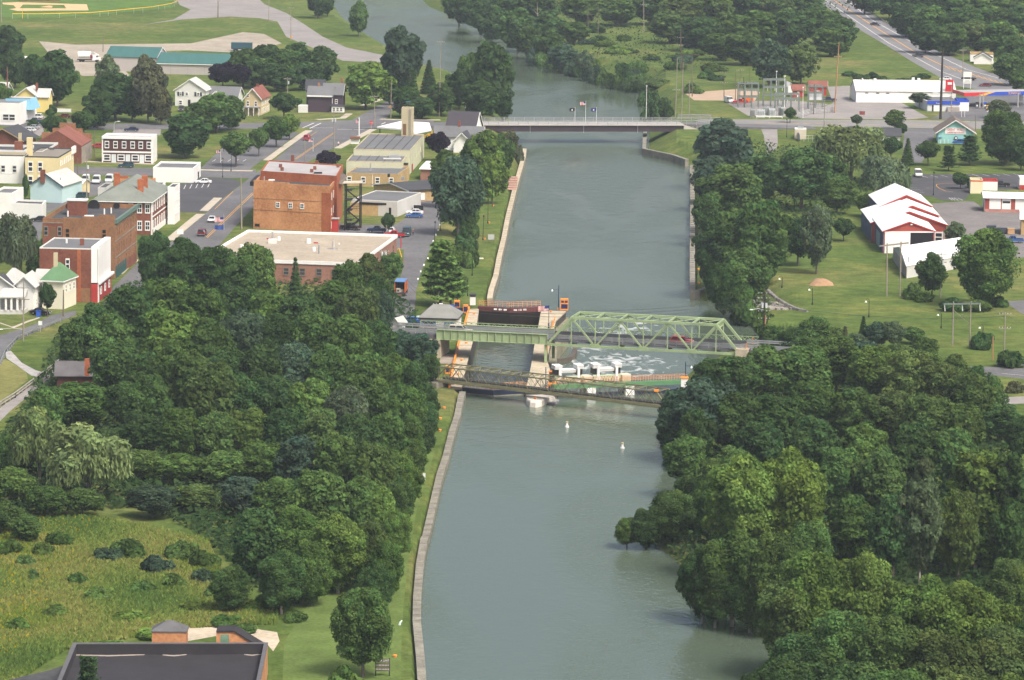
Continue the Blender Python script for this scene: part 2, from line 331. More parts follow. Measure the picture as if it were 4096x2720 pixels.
mb.build('railing', orange, rw)
ledge = M('mossy_rubble', (.2, .19, .13), .5, .6, 1, fine=.9)
lp = pl('x', [(1962, 320), (2145, 330), (2140, 560), (1975, 770), (1955, 1130), (1850, 1140), (1850, 800), (1905, 580)], 3.2)
mb = MB().prism(lp[::-1], -3, 3.2); tag(mb.build('rubble_ledge', ledge, None, lp[0]), 'lower mossy rubble ledge along the river side of the island wall', 'ledge')
bwp = pl('j', [(820, 918), (930, 918), (1010, 890), (1045, 845), (1062, 780)], .9)
bw = thing('timber_breakwater', 'low curved timber breakwater standing in the churning tailwater', 'breakwater', bwp[0])
for i in range(len(bwp)-1):
    k = max(2, int((bwp[i+1]-bwp[i]).length/1.1))
    for j in range(k):
        a = bwp[i].lerp(bwp[i+1], (j+.5)/k); MB().box((a.x, a.y, -.3), (.9, .5, 2.5+rnd.uniform(-.1, .1)), rnd.uniform(-.1, .1)).build('pile', M('old_timber', (.12, .105, .09)), bw)
np_ = pl('j', [(455, 1352), (470, 1400), (515, 1428), (580, 1436), (650, 1424), (700, 1398), (818, 1372), (760, 1345)], 5.0)
nose = thing('pier_nose', 'rounded weathered white pier nose at the near end of the island wall', 'pier', np_[3])
mb = MB(); n = len(np_); cx_ = sum((p for p in np_), Vector())/n
lay = [(1.0, 2), (1.06, 3.2), (1.03, 4.0), (1.0, 4.7), (.93, 5.0)]
vs = [(cx_.x+(p.x-cx_.x)*s_, cx_.y+(p.y-cx_.y)*s_, z_) for s_, z_ in lay for p in np_]
mb.add(vs, [(i*n+k, i*n+(k+1) % n, (i+1)*n+(k+1) % n, (i+1)*n+k) for i in range(4) for k in range(n)]+[tuple(range(4*n, 5*n))])
mb.build('pier_body', M('white_stone', (.58, .54, .48), .3, .8, .95, fine=.9), nose)
dk = pl('j', [(700, 1442), (800, 1460), (866, 1414), (770, 1400)], 4.15)
dock = thing('floating_dock', 'small grey floating dock moored at the white pier nose', 'dock', dk[0])
for k in range(8):
    t0, t1 = k/8+.01, (k+1)/8-.01; MB().prism([dk[0].lerp(dk[1], t0), dk[0].lerp(dk[1], t1), dk[3].lerp(dk[2], t1), dk[3].lerp(dk[2], t0)], 3.7, 4.15, bottom=True).build('plank', M('grey_deck', (.3, .31, .31), .3), dock)
# lower mitre gate (far) and upper mitre gate (near)
rust = M('rust_red_steel', (.115, .035, .03), .35, .5, .6); slime = M('wet_gate_steel', (.018, .014, .011), .5, .8, .35)
gt = thing('lock_gate', 'tall rust-red mitre gate at the far end of the lock chamber', 'lock gate', P('x', 1270, 200, 5))
gA, gM, gB = P('x', 790, 165, 5.4), P('x', 1275, 195, 5.4), P('x', 1745, 178, 5.4)
gM.y -= 0.0
for A, B in ((gA, gM), (gM, gB)):
    d = (B-A); n = Vector((d.y, -d.x, 0)).normalized()
    lf = MB().prism([A-n*.0, B-n*.0, B-n*1.0, A-n*1.0], -2, 4.3, bottom=True).build('gate_leaf', slime, gt)
    MB().prism([A+n*.12, B+n*.12, B-n*1.1, A-n*1.1], 4.3, 5.4, bottom=True).build('gate_beam', rust, lf)
    for t in np.linspace(.06, .94, 9):
        a = A.lerp(B, t); MB().beam((a.x+n.x*.16, a.y+n.y*.16, 4.3), (a.x+n.x*.16, a.y+n.y*.16, 5.3), .14).build('rib', rust, lf)
    for t in ((.55, .7, .85) if A is gA else (.15, .3, .45)):
        a = A.lerp(B, t); MB().box((a.x+n.x*.2, a.y+n.y*.2, 4.95), (.75, .12, .35)).build('number_plate', white, lf)
    mb = MB()
    for t in np.linspace(0, 1, 8): a = A.lerp(B, t)-n*.9; mb.beam(a, a+Vector((0, 0, 1.25)), .08)
    for hh in (.45, .85, 1.25): mb.beam(A-n*.9+Vector((0, 0, hh)), B-n*.9+Vector((0, 0, hh)), .08)
    mb.build('walkway_rail', M('faded_orange', (.62, .27, .1)), lf)
gt = thing('lock_gate', 'low dark blue mitre gate behind the lattice footbridge, holding the upper pool', 'lock gate', P('x', 1015, 1400, 5))
gA, gM, gB = P('x', 560, 1385, 5.0), P('x', 1015, 1425, 5.0), P('x', 1515, 1398, 5.0)
for A, B in ((gA, gM), (gM, gB)):
    d = (B-A); n = Vector((d.y, -d.x, 0)).normalized()
    lf = MB().prism([A, B, B-n*1.0, A-n*1.0], -2, 5.0, bottom=True).build('gate_leaf', plain('gate_navy', (.02, .028, .06), .5), gt)
    MB().prism([A+n*.35, B+n*.35, B+n*.02, A+n*.02], 3.0, 3.98, bottom=True).build('fender', concd, lf)
    MB().prism([A-n*.05, B-n*.05, B-n*1.5, A-n*1.5], 5.0, 5.12, bottom=True).build('walkway', plain('grey_grating', (.2, .2, .2)), lf)
    mb = MB()
    for e in (.1, 1.4):
        for t in np.linspace(0, 1, 8): a = A.lerp(B, t)-n*e; mb.beam(a, a+Vector((0, 0, 1.2)), .09)
        for hh in (.6, 1.2): mb.beam(A-n*e+Vector((0, 0, hh)), B-n*e+Vector((0, 0, hh)), .09)
    mb.build('walkway_rail', M('faded_orange', (.62, .27, .1)), lf)
# ------------------------------------------------------------------ dam with gate machinery
dam = thing('river_dam', 'green-beamed river dam with white gate machinery and orange handrails', 'dam', DAM_L)
D0, D1 = DAM_L, DAM_R; dd = (D1-D0); Ld = dd.length; du_ = dd.normalized(); dn = Vector((du_.y, -du_.x, 0))
def dpt(t, off=0.0, z=4.0): q_ = D0+du_*(t*Ld)-dn*off; return Vector((q_.x, q_.y, z))
green = M('bridge_green', (.27, .35, .19), .22, .25, .6, fine=.4); dgreen = M('beam_green', (.09, .22, .1), .2, .4, .6)
MB().prism([dpt(-.01, 0), dpt(1.08, 0), dpt(1.08, 3), dpt(-.01, 3)], -2, 3.6, bottom=True).build('sill', wet, dam)
MB().prism([dpt(-.02, -.2), dpt(1.05, -.2), dpt(1.05, 1.4), dpt(-.02, 1.4)], 5.5, 6.3, bottom=True).build('walkway_beam', dgreen, dam)
mb = MB()
for e in (-.1, 1.3):
    for t in np.linspace(0, 1.03, 26): a = dpt(t, e, 6.3); mb.beam(a, a+Vector((0, 0, 1.1)), .06)
    for hh in (6.85, 7.4): mb.beam(dpt(-.02, e, hh), dpt(1.03, e, hh), .06)
mb.build('handrail', M('faded_orange', (.62, .27, .1)), dam)
def dt(c, x): # fraction along the dam from a picture column
    fx = px(c, x, 0)[0]; a, b = px('j', 825, 0)[0], px('k', 700, 0)[0]; return (fx-a)/(b-a)
for xx in (1238, 1702):
    t = dt('j', xx); MB().prism([dpt(t-.035, -.6), dpt(t+.035, -.6), dpt(t+.035, 4), dpt(t-.035, 4)], 0, 5.5, bottom=True).build('pier', white, dam)
    MB().prism([dpt(t-.035, 1.6), dpt(t+.035, 1.6), dpt(t+.035, 4), dpt(t-.035, 4)], 5.5, 7.6, bottom=True).build('operator_platform', M('cream_paint', (.55, .5, .4)), dam)
for t0, t1 in ((0.02, dt('j', 1200)), (dt('j', 1272), dt('j', 1665)), (dt('j', 1740), 1.05)):
    MB().prism([dpt(t0, .5), dpt(t1, .5), dpt(t1, .8), dpt(t0, .8)], 1, 4.4, bottom=True).build('sluice_gate', plain('gate_navy', (.02, .028, .06), .5), dam)
for x0, x1 in ((848, 1192), (1306, 1652)):
    a, b = dt('j', x0), dt('j', x1); wv = b-a
    for s0, s1 in ((a, a+wv*.26), (b-wv*.24, b)):
        h_ = MB()
        n_ = 5
        for k in range(n_): 
            z_ = 9.05+k*.17; h_.prism([dpt(s0, 2.2-.05*k), dpt(s1, 2.2-.05*k), dpt(s1, 4.6), dpt(s0, 4.6)], z_, z_+.13, bottom=True)
        h_.build('machine_housing', white, dam)
        MB().prism([dpt(s0+.004, 2.6), dpt(s1-.004, 2.6), dpt(s1-.004, 4.2), dpt(s0+.004, 4.2)], 7.8, 9.05, bottom=True).build('winch_drum', plain('black_iron', (.02, .02, .022), .4), dam)
        m_ = (s0+s1)/2+(.012 if s0 == a else -.012); MB().prism([dpt(m_-.009, 2.0), dpt(m_+.009, 2.0), dpt(m_+.009, 3), dpt(m_-.009, 3)], 6.3, 9.3, bottom=True).build('post', white, dam)
        MB().prism([dpt(m_-.015, 2.0), dpt(m_+.015, 2.0), dpt(m_+.015, 3.4), dpt(m_-.015, 3.4)], 6.3, 7.3, bottom=True).build('post_foot', white, dam)
    h_ = MB()
    for k in range(5): h_.prism([dpt(a+wv*.26, 2.6-.05*k), dpt(b-wv*.24, 2.6-.05*k), dpt(b-wv*.24, 4.4), dpt(a+wv*.26, 4.4)], 8.3+k*.13, 8.42+k*.13, bottom=True)
    h_.build('machine_beam', white, dam)
    mb = MB()
    for k in range(10): mb.beam(dpt(a+wv*(.02+k*.096), 2.2, 6.4), dpt(a+wv*(.066+k*.096), 2.2, 7.5), .16); mb.beam(dpt(a+wv*(.066+k*.096), 2.2, 7.5), dpt(a+wv*(.116+k*.096), 2.2, 6.4), .16)
    mb.beam(dpt(a, 2.2, 7.55), dpt(b, 2.2, 7.55), .2, .25); mb.build('gantry_truss', plain('pale_green_steel', (.5, .55, .38)), dam)
ab = P('k', 720, 1290, 5.5)
ah = thing('dam_post_hut', 'small white and orange machinery post at the far end of the dam', 'hut', ab)
MB().box((ab.x, ab.y+2, 6.2), (1.4, 1.4, 2.6)).build('wall', white, ah); MB().box((ab.x, ab.y+2, 7.6), (1.6, 1.6, .2)).build('roof', orange, ah)
# ------------------------------------------------------------------ lock cabinets with orange frames
def cabinet(label, c, x0, x1, yb, h, panes=0, dpth=1.4):
    a, b = P(c, x0, yb, 5), P(c, x1, yb, 5); m_ = (a+b)/2; wd_ = (b-a).length; t = thing('control_cabinet', label, 'cabinet', m_, 'blue control cabinets round the lock')
    bo = MB().box((m_.x, m_.y+dpth/2, 5+h/2+.1), (wd_*.86, dpth*.9, h-.2)).build('body', cob, t)
    MB().box((m_.x, m_.y+dpth/2, 5+h-.12), (wd_, dpth, .34)).build('top_frame', orange, t); MB().box((m_.x, m_.y+dpth/2, 5.2), (wd_, dpth, .35)).build('base_frame', orange, t)
    for s_ in (-1, 1): MB().box((m_.x+s_*wd_*.47, m_.y+.08, 5+h/2), (.14, .14, h)).build('corner_post', orange, t)
    if panes:
        MB().box((m_.x, m_.y+.03, 5+h*.62), (wd_*.9, .1, .28)).build('mid_frame', orange, t)
        MB().box((m_.x, m_.y+.03, 5+h*.8), (.15, .1, h*.34)).build('pane_bar', orange, t)
    return t
cabinet('tall blue and orange control cabinet with two panes by the far lock gate', 'j', 880, 972, 338, 2.6, 2)
cabinet('blue cabinet with an orange top standing by the green river dam', 'j', 740, 836, 1262, 3.1)
cabinet('low blue cabinet in an orange frame half behind the lattice footbridge', 'j', 728, 828, 1300, 1.3)
cabinet('blue cabinet with an orange rim beside the white control booth', 'i', 955, 1024, 312, 1.7)
cabinet('narrow blue and orange cabinet beside the lock house lawn', 'i', 1062, 1122, 372, 1.8)
cabinet('blue cabinet under orange beams at the town end of the lattice footbridge', 'i', 850, 905, 1105, 1.6)
cabinet('blue box with an orange top among shrubs at the town end of the lattice footbridge', 'i', 700, 745, 1100, 1.2)
a, b = P('i', 1144, 272, 5), P('i', 1212, 272, 5); m_ = (a+b)/2
bt = thing('control_booth', 'white control booth with a dark flat roof by the far lock gate', 'booth', m_)
MB().box((m_.x, m_.y+1, 5.9), (1.3, 1.8, 1.9)).build('wall', white, bt); MB().box((m_.x, m_.y+1, 7.0), (1.28, 1.7, .55)).build('window', plain('dark_glass', (.02, .025, .03), .15), bt); MB().box((m_.x, m_.y+1, 7.38), (1.7, 2.3, .22)).build('roof', plain('dark_roof', (.05, .05, .055)), bt)
# orange machine beam by the cabinets
a, b = P('i', 950, 345, 5.2), P('i', 1115, 350, 5.2)
t = thing('gate_machine', 'orange and blue gate machine lying beside the far lock gate', 'machine', a)
MB().beam(a+Vector((0, 0, .5)), b+Vector((0, 0, .5)), .8, .7).build('housing', cob, t); MB().beam(a, b, 1.1, .22).build('skid', orange, t)
p_ = P('i', 912, 340, 5); t = thing('covered_drum', 'blue tarpaulin-covered drum beside the lock house', 'drum', p_)
MB().tube([p_+Vector((0, 0, z_)) for z_ in (0, 1.0, 1.35)], 1.2, .9, 12).build('cover', plain('tarp_blue', (.03, .07, .25)), t)
MB().box(p_+Vector((0, -1.1, .95)), (.6, .08, .2)).build('badge', white, t)
# mooring bollards
bd = thing('mooring_bollard', 'stubby orange mooring bollard on the lock walls and canal walls', 'bollard', (0, 0, 0), 'orange mooring bollards')
bm = MB().tube([(0, 0, 0), (0, 0, .22)], .26, .2, 10).build('shaft', orange, bd); MB().tube([(0, 0, .22), (0, 0, .34)], .34, .3, 10).build('cap', orange, bd)
sp = [P('i', 1195, 385), P('i', 1102, 735), P('i', 1047, 942), P('i', 1003, 1112), P('i', 835, 1520), P('o', 1752, 517), P('o', 1755, 408), P('o', 1473, 1160), P('o', 1383, 1478), P('t', 640, 236), P('t', 640, 806), P('k', 890, 12, 2.3), P('g', 305, 630, 2.3), P('j', 575, 1405, 5.0), P('w', 730, 1208, 2.2), P('w', 775, 1042, 2.2), P('w', 815, 872, 2.2), P('w', 860, 706, 2.2), P('j', 765, 358, 5)]
BL = ['orange bollard on the town-side lock wall beside the far gate', 'orange bollard on the town-side lock wall just under the green girder', 'orange bollard on the town-side lock wall halfway along the chamber', 'orange bollard on the town-side lock wall behind the lattice footbridge', 'orange bollard on the broken concrete below the lattice footbridge', 'orange bollard on the near strip, second below the broken concrete', 'orange bollard on the near strip, first below the broken concrete', 'orange bollard on the near strip just below the white board', 'orange bollard on the near strip midway between white board and pump head', 'orange bollard on the near strip level with the top of the lone round tree', 'orange bollard on the near strip behind the three-board sign', 'orange bollard at the square end of the far quay wall', 'orange bollard on the far quay wall, farther from its square end', 'orange bollard on top of the rounded white pier nose', 'orange bollard on the far lawn left of the grey sign panel', 'orange bollard on the far lawn, first above the grey sign panel', 'orange bollard on the far lawn, second above the grey sign panel', 'orange bollard on the far lawn at the foot of the stone landing', 'orange bollard on the island wall beside the tall two-pane cabinet']
for i, p in enumerate(sp):
    o = bd if i == 0 else dup(bd); o.location = p; ORG[o.name] = p; o['label'] = BL[i]
# paved shelf beside lock wall
pv = pl('i', [(985, 870), (960, 980), (775, 975), (800, 860)], 5.02)
tag(MB().prism(pv, 4.6, 5.03).build('paved_apron', M('brown_paving', (.27, .23, .19), .3)), kind='structure')
rb = pl('z', [(1528, 1000), (1530, 1064), (1570, 1078)], 3.8); t = thing('bank_wall', 'short stained concrete wall at the water under the right-bank trees', 'wall', rb[1])
for a, b in zip(rb[:-1], rb[1:]):
    k = max(1, int((b-a).length/3)); d = (b-a).normalized(); n = Vector((d.y, -d.x, 0))*-1
    for i in range(k): p_, q_ = a.lerp(b, i/k+.004), a.lerp(b, (i+1)/k-.004); MB().prism([p_, q_, q_+n*1.5, p_+n*1.5], 2, 6.4+rnd.uniform(-.15, .15)).build('wall_block', M('stained_wall', (.17, .12, .085), .4, .5, 1, fine=.9), t)
# ------------------------------------------------------------------ roads, lots and paths
asph = M('asphalt', (.115, .115, .12), .34, .09, .95, fine=.9); asphd = M('dark_asphalt', (.06, .06, .065), .25, .15, .95); gravel = M('gravel', (.23, .215, .205), .22, .1, 1, fine=.8)
sidew = M('sidewalk_concrete', (.4, .36, .29), .15, .4, .95); dirt = M('pale_dirt', (.42, .36, .27), .3, .15, 1, fine=.9); clay = M('infield_clay', (.55, .37, .2), .12, .1, 1)
kerbm = plain('kerb_concrete', (.42, .4, .36), .9); wpaint = plain('road_white', (.7, .7, .68), .8); ypaint = plain('road_yellow', (.6, .3, .04), .8)
lawn = M('mown_grass', (.085, .15, .035), .3, .12, 1, fine=.8, spec=.05); olive_grass = M('dry_grass', (.17, .17, .06), .35, .12, 1, fine=.9, spec=.05)
def patch(name, pts, mat, lift=.012, z=5.0):
    vs = [Vector((p.x, p.y, z+lift)) for p in pts]
    if sum(vs[i].x*vs[(i+1) % len(vs)].y-vs[(i+1) % len(vs)].x*vs[i].y for i in range(len(vs))) < 0: vs.reverse()
    return struct(name, MB().add(vs, [tuple(range(len(vs)))]), mat)
def gp(c, pts): return [P(c, x, y, 5.0) for x, y in pts]
def ribbon(mb, pts, wd, z, hgt=None):
    pts = [Vector((p.x, p.y, 0)) for p in pts]; L_, R_ = [], []
    for i, p in enumerate(pts):
        d = (pts[min(i+1, len(pts)-1)]-pts[max(i-1, 0)]).normalized(); n = Vector((-d.y, d.x, 0))*wd/2; L_.append(p+n); R_.append(p-n)
    for i in range(len(pts)-1):
        q = [(R_[i].x, R_[i].y), (R_[i+1].x, R_[i+1].y), (L_[i+1].x, L_[i+1].y), (L_[i].x, L_[i].y)]
        if hgt: mb.prism(q, z-.2, z+hgt)
        else: mb.add([(a, b, z) for a, b in q], [(0, 1, 2, 3)])
    return mb
def lines(parent_road, name, segs, wd, mat, z=5.03):
    mb = MB()
    for s_ in segs: ribbon(mb, s_, wd, z)
    return mb.build(name, mat, parent_road)
def dashes(pts, on, off):
    out = []; pts = [Vector((p.x, p.y, 0)) for p in pts]; t = 0.0
    for a, b in zip(pts[:-1], pts[1:]):
        L_ = (b-a).length; n = int(L_/(on+off))+1
        for k in range(n):
            s0, s1 = k*(on+off)/L_, min(1, (k*(on+off)+on)/L_)
            if s0 < 1: out.append([a.lerp(b, s0), a.lerp(b, s1)])
    return out
ms_ = patch('main_street_road', gp('z', [(725, 292), (715, 300), (638, 365), (585, 403), (500, 469), (405, 552), (318, 606), (262, 660), (230, 720), (360, 720), (440, 640), (545, 520), (610, 452), (690, 385), (770, 340), (858, 299), (800, 285)]), asph, .016)
lines(ms_, 'road_marking', [gp('e', [(1900, 850), (2330, 440)]), gp('b', [(360, 1465), (720, 1220)]), gp('e', [(1912, 856), (2342, 446)]), gp('b', [(368, 1470), (728, 1224)]), gp('e', [(1980, 592), (2150, 428)]), gp('b', [(460, 1280), (560, 1215)])], .16, ypaint)
lines(ms_, 'road_marking', [gp('b', [(430, 1180), (535, 1135)]), gp('b', [(495, 1185), (600, 1135)]), gp('b', [(495, 1180), (720, 1180)]), gp('b', [(750, 1194), (885, 1194)]), gp('b', [(905, 1196), (1000, 1196)]), gp('b', [(1120, 1165), (1195, 1128)])], .35, wpaint)
cs = patch('cross_street_road', gp('z', [(100, 384), (365, 387), (590, 391), (590, 412), (365, 406), (100, 401)]), asph, .022)
lines(cs, 'road_marking', [gp('e', [(740, 240), (1080, 255)])], .16, ypaint)
bs = patch('bridge_street_road', gp('z', [(-20, 270), (240, 285), (560, 284), (700, 281), (860, 275), (1000, 275), (1000, 288), (870, 292), (725, 294), (560, 297), (240, 299), (-20, 290)]), asph, .02)
patch('north_road', gp('z', [(800, 283), (862, 249), (903, 228), (915, 224), (905, 252), (885, 283)]), asph, .018)
patch('parking_lot', gp('z', [(462, 388), (545, 312), (650, 303), (690, 306), (575, 391)]), asph, .014)
pk_ = patch('car_park', gp('e', [(1625, 380), (1760, 365), (1760, 366), (1625, 381)]), asphd, .012)
lines(pk_, 'road_marking', [gp('e', [(1660+k*55, 372-k*4), (1640+k*55, 410-k*4)]) for k in range(6)]+[gp('a', [(1960+k*70, 1490), (1990+k*70, 1470)]) for k in range(5)], .14, wpaint)
lines(lot, 'road_marking', [gp('f', [(1740+k*0, 690+k*28), (1690, 698+k*28)]) for k in range(4)], .14, wpaint) if 'lot' in globals() else None
patch('parking_lot', gp('z', [(268, 290), (372, 290), (370, 312), (255, 312)]), gravel, .014)
patch('parking_lot', gp('e', [(1620, 360), (1780, 345), (1830, 300), (2130, 310), (2240, 345), (1890, 625), (1620, 620)]), asphd, .013)
patch('parking_lot', gp('e', [(690, 300), (1050, 340), (880, 470), (690, 500), (400, 650), (370, 900), (260, 900), (270, 660), (640, 400)]), asph, .013)
patch('parking_lot', gp('a', [(180, 1080), (420, 1070), (400, 1230), (300, 1300), (200, 1240)]), gravel, .013)
lot = patch('canal_side_parking', gp('f', [(1690, 520), (1830, 380), (1990, 420), (2010, 660), (1950, 800), (1890, 960), (1815, 1150), (1765, 1330), (1745, 1568)])+gp('i', [(495, 520), (170, 520), (150, 200)])+gp('f', [(1510, 1568), (1560, 1380), (1640, 1150), (1650, 960), (1430, 965), (1430, 850), (1180, 830), (1040, 800), (1040, 720), (1250, 735), (1560, 740), (1690, 660)]), asph, .015)
lines(lot, 'road_marking', [gp('f', [(1560, 1000), (1605, 950), (1630, 1035)]), gp('f', [(1630, 1075), (1680, 1075)])], .18, ypaint)
kb = MB()
for p in gp('f', [(2000, 690), (1985, 740), (1965, 790), (1945, 830), (1920, 890), (1900, 960), (1870, 1050), (1835, 1110), (1805, 1170), (1780, 1240)]):
    tag(MB().box((p.x, p.y, 5.1), (.35, 2.0, .22)).build('kerb_stone', white, None, p), 'white painted kerb stone along the lawn edge of the canal-side parking', 'kerb stone', 'white kerb stones of the canal-side parking')
# right bank
hw = patch('highway', gp('d', [(455, -60), (500, 30), (600, 110), (830, 265), (1110, 430), (1330, 570), (1590, 715), (1720, 790), (2600, 930), (2600, 830), (2361, 782), (1900, 615), (1600, 480), (1300, 330), (1000, 165), (790, 0), (735, -60)]), M('highway_asphalt', (.16, .16, .165), .18, .12, .95), .016)
lines(hw, 'road_marking', [gp('d', [(470, -40), (1110, 395), (1590, 655), (1800, 735)]), gp('d', [(670, -40), (960, 185), (1400, 430), (1830, 640), (2361, 785)])], .28, wpaint)
lines(hw, 'road_marking', [gp('d', [(560, -30), (980, 245), (1350, 478), (1610, 605)])], .45, ypaint)
lines(hw, 'road_marking', [gp('d', [(1620+k*52, 600+k*15.5), (1680+k*50, 640+k*14)]) for k in range(12)]+[gp('d', [(1610, 600), (2200, 790)])], .3, ypaint)
er = patch('east_road', gp('c2', [(560, 285), (1250, 288), (2200, 297)])+gp('d', [(2600, 1125), (2600, 1200), (580, 1168)])+gp('c2', [(1280, 357), (560, 350)]), M('road_asphalt', (.2, .195, .185), .15, .12, .95), .022)
lines(er, 'road_marking', [gp('c2', [(1250+k*140, 330+k*1.5), (1340+k*140, 333+k*1.5)]) for k in range(8)]+[gp('d', [(900+k*200, 1146+k*3), (1030+k*200, 1152+k*3)]) for k in range(4)], .5, ypaint, 5.036)
lines(er, 'road_marking', [gp('c2', [(1250, 355), (1500, 358)]), gp('d', [(0, 1163), (580, 1166), (1200, 1180)]), gp('d', [(0, 1104), (1400, 1112), (1860, 1120)])], .35, wpaint, 5.036)
patch('driveway', gp('c2', [(1290, 358), (1500, 362), (1508, 560), (1490, 640), (1395, 715), (1360, 600), (1345, 480)]), gravel, .016)
patch('yard', gp('d', [(270, 1075), (600, 950), (545, 800), (760, 790), (750, 920), (1200, 930), (1480, 1085), (1300, 1100), (700, 1098), (300, 1092)]), gravel, .013)
patch('forecourt', gp('d', [(1500, 1095), (1700, 1000), (1850, 880), (2600, 830), (2600, 1118), (1950, 1114)]), asph, .014)
patch('parking_lot', gp('d', [(1255, 1185), (1565, 1185), (1500, 1330), (1420, 1500), (1240, 1500)]), asph, .016)
patch('sand_yard', gp('c', [(1600, 865), (1700, 850), (2160, 815), (2290, 850), (2240, 930), (1680, 925)]), M('sand', (.36, .27, .19), .12, .2, 1), .015)
patch('substation_yard', gp('c', [(1960, 935), (2361, 930)])+gp('d', [(280, 930), (560, 960), (270, 1075), (0, 1080)])+gp('c', [(2180, 1070)]), gravel, .012)
lr = patch('parking_lot', gp('p', [(850, 160), (2700, 150), (2700, 360), (1660, 370), (1560, 510), (1250, 515), (1130, 470), (980, 440), (800, 360)]), asphd, .015)
lines(lr, 'road_marking', [gp('p', [(955+k*140, 178-k*3), (1055+k*140, 205-k*3)]) for k in range(10)]+[gp('p', [(800, 345), (920, 345)]), gp('p', [(800, 366), (950, 366)]), gp('p', [(850, 388), (990, 386)]), gp('p', [(890, 410), (1010, 408)])]+[gp('p', [(1340, 480), (1390, 513), (1530, 512), (1460, 483), (1340, 480)]), gp('p', [(1375, 482), (1425, 512)]), gp('p', [(1410, 483), (1470, 512)])], .14, wpaint)
lines(lr, 'road_marking', [gp('p', [(1400, 290), (1280, 285), (1180, 295), (1170, 315), (1210, 350), (1300, 390), (1400, 400)]), gp('p', [(1030, 347), (1080, 347)])], .2, ypaint)
patch('gravel_yard', gp('p', [(1100, 560), (1560, 525), (1680, 530), (1850, 650), (2700, 640), (2700, 1290), (2200, 1290), (2100, 1010), (1310, 1000), (1330, 850), (1210, 700)]), M('dark_gravel', (.16, .15, .145), .25, .12, 1, fine=.8), .013)
patch('parking_lot', gp('l', [(2180, 245), (2500, 225), (2500, 420), (2330, 350)]), asph, .014)
sr = patch('side_road', gp('l', [(1700, 840), (2150, 850), (2600, 880), (2600, 985), (2150, 935), (1700, 915)]), asph, .016)
lines(sr, 'road_marking', [gp('l', [(2155, 908), (2600, 950)])], .15, wpaint)
patch('footpath', gp('l', [(1900, 1150), (2100, 1130), (2600, 1110), (2600, 1180), (2000, 1195)]), gravel, .014)
# left
hl_ = patch('hill_road', gp('h', [(-60, 805), (0, 785), (230, 720), (330, 680), (480, 600), (700, 560), (700, 600), (560, 655), (300, 770), (160, 830), (60, 960), (0, 1070), (-60, 1180)]), asph, .016)
patch('trestle_path', gp('h', [(-60, 1500), (660, 985), (700, 1010), (330, 1290), (100, 1480), (-60, 1640)]), gravel, .014)
patch('rubble_strip', gp('h', [(50, 940), (100, 930), (200, 1040), (330, 1110), (400, 1130), (360, 1170), (290, 1160), (150, 1060), (60, 1000)]), M('grey_rubble', (.33, .32, .31), .4, .7, 1, fine=1), .02)
patch('dry_bank', gp('h', [(0, 1010), (60, 1010), (240, 1120), (260, 1200), (0, 1390), (-60, 1400), (-60, 1030)]), olive_grass, .012)
patch('footpath', gp('h2', [(0, 1410), (250, 1500), (330, 1475), (560, 1380), (820, 1300), (830, 1320), (600, 1400), (290, 1530), (0, 1430)]), sidew, .013)
patch('ballpark_road', gp('z', [(330, 57), (420, 45), (530, 38), (600, 42), (640, 50), (660, 85), (720, 110), (790, 140), (905, 146), (890, 128), (800, 110), (745, 85), (700, 55), (660, 30), (610, 10), (585, -14), (400, -14), (415, 12), (440, 22), (400, 45)]), gravel, .014)
patch('dirt_track', gp('z', [(90, 95), (175, 103), (440, 100), (560, 74), (608, 78), (650, 100), (560, 122), (430, 116), (250, 122), (300, 175), (190, 175), (110, 120)]), M('track_dirt', (.3, .265, .21), .3, .1, 1, fine=.9), .012)
inf = patch('infield', gp('a', [(20, 25), (160, 20), (800, 40), (818, 95), (160, 100), (80, 84), (150, 76), (125, 48), (30, 40)]), clay, .014)
patch('infield_grass', gp('a', [(180, 76), (212, 42), (590, 45), (612, 78)]), lawn, .02)
patch('pitching_mound', gp('a', [(370, 66), (450, 50), (485, 55), (480, 72)]), clay, .026)
patch('outfield_grass', gp('a', [(0, 20), (0, 150), (120, 165), (800, 145), (1590, 70), (1620, 40), (1600, -10), (1000, -10), (0, -10)]), lawn, .008)
patch('mown_strip', gp('z', [(650, 1620), (655, 1480), (720, 1380), (800, 1300)])+gp('o', [(1360, 1568), (1400, 1100), (1520, 870), (1590, 720)])+gp('z', [(1003, 1040), (960, 1180), (940, 1300), (930, 1400), (925, 1500), (925, 1620)]), M('strip_grass', (.10, .145, .04), .35, .18, 1, fine=.9, spec=.05), .006)
patch('sand_patch', gp('n', [(1160, 430), (1300, 415), (1700, 420), (1900, 430), (2050, 470), (2180, 490), (2200, 560), (2150, 640), (2090, 570), (1700, 520), (1480, 560), (1300, 500), (1170, 500)]), dirt, .012)
# sidewalks with kerbs
sw = [('e', [(1560, 880), (1750, 720), (1850, 640)]), ('e', [(1880, 610), (2010, 490)]), ('b', [(100, 1480), (250, 1370), (430, 1240), (490, 1205)]), ('b', [(750, 1370), (900, 1290), (1080, 1195)]), ('b', [(560, 1105), (800, 1090), (860, 1050)]), ('b', [(985, 975), (1080, 940), (1190, 905)]), ('b', [(1150, 1100), (1250, 1105), (1700, 1108)]), ('a', [(750, 1490), (1420, 1515)]), ('e', [(1820, 230), (2100, 238), (2330, 240)]), ('e', [(1090, 1190), (1180, 1100), (1250, 1060)])]
for c_, pts in sw: struct('pavement', ribbon(MB(), gp(c_, pts), 2.3, 5.0, .13), sidew)
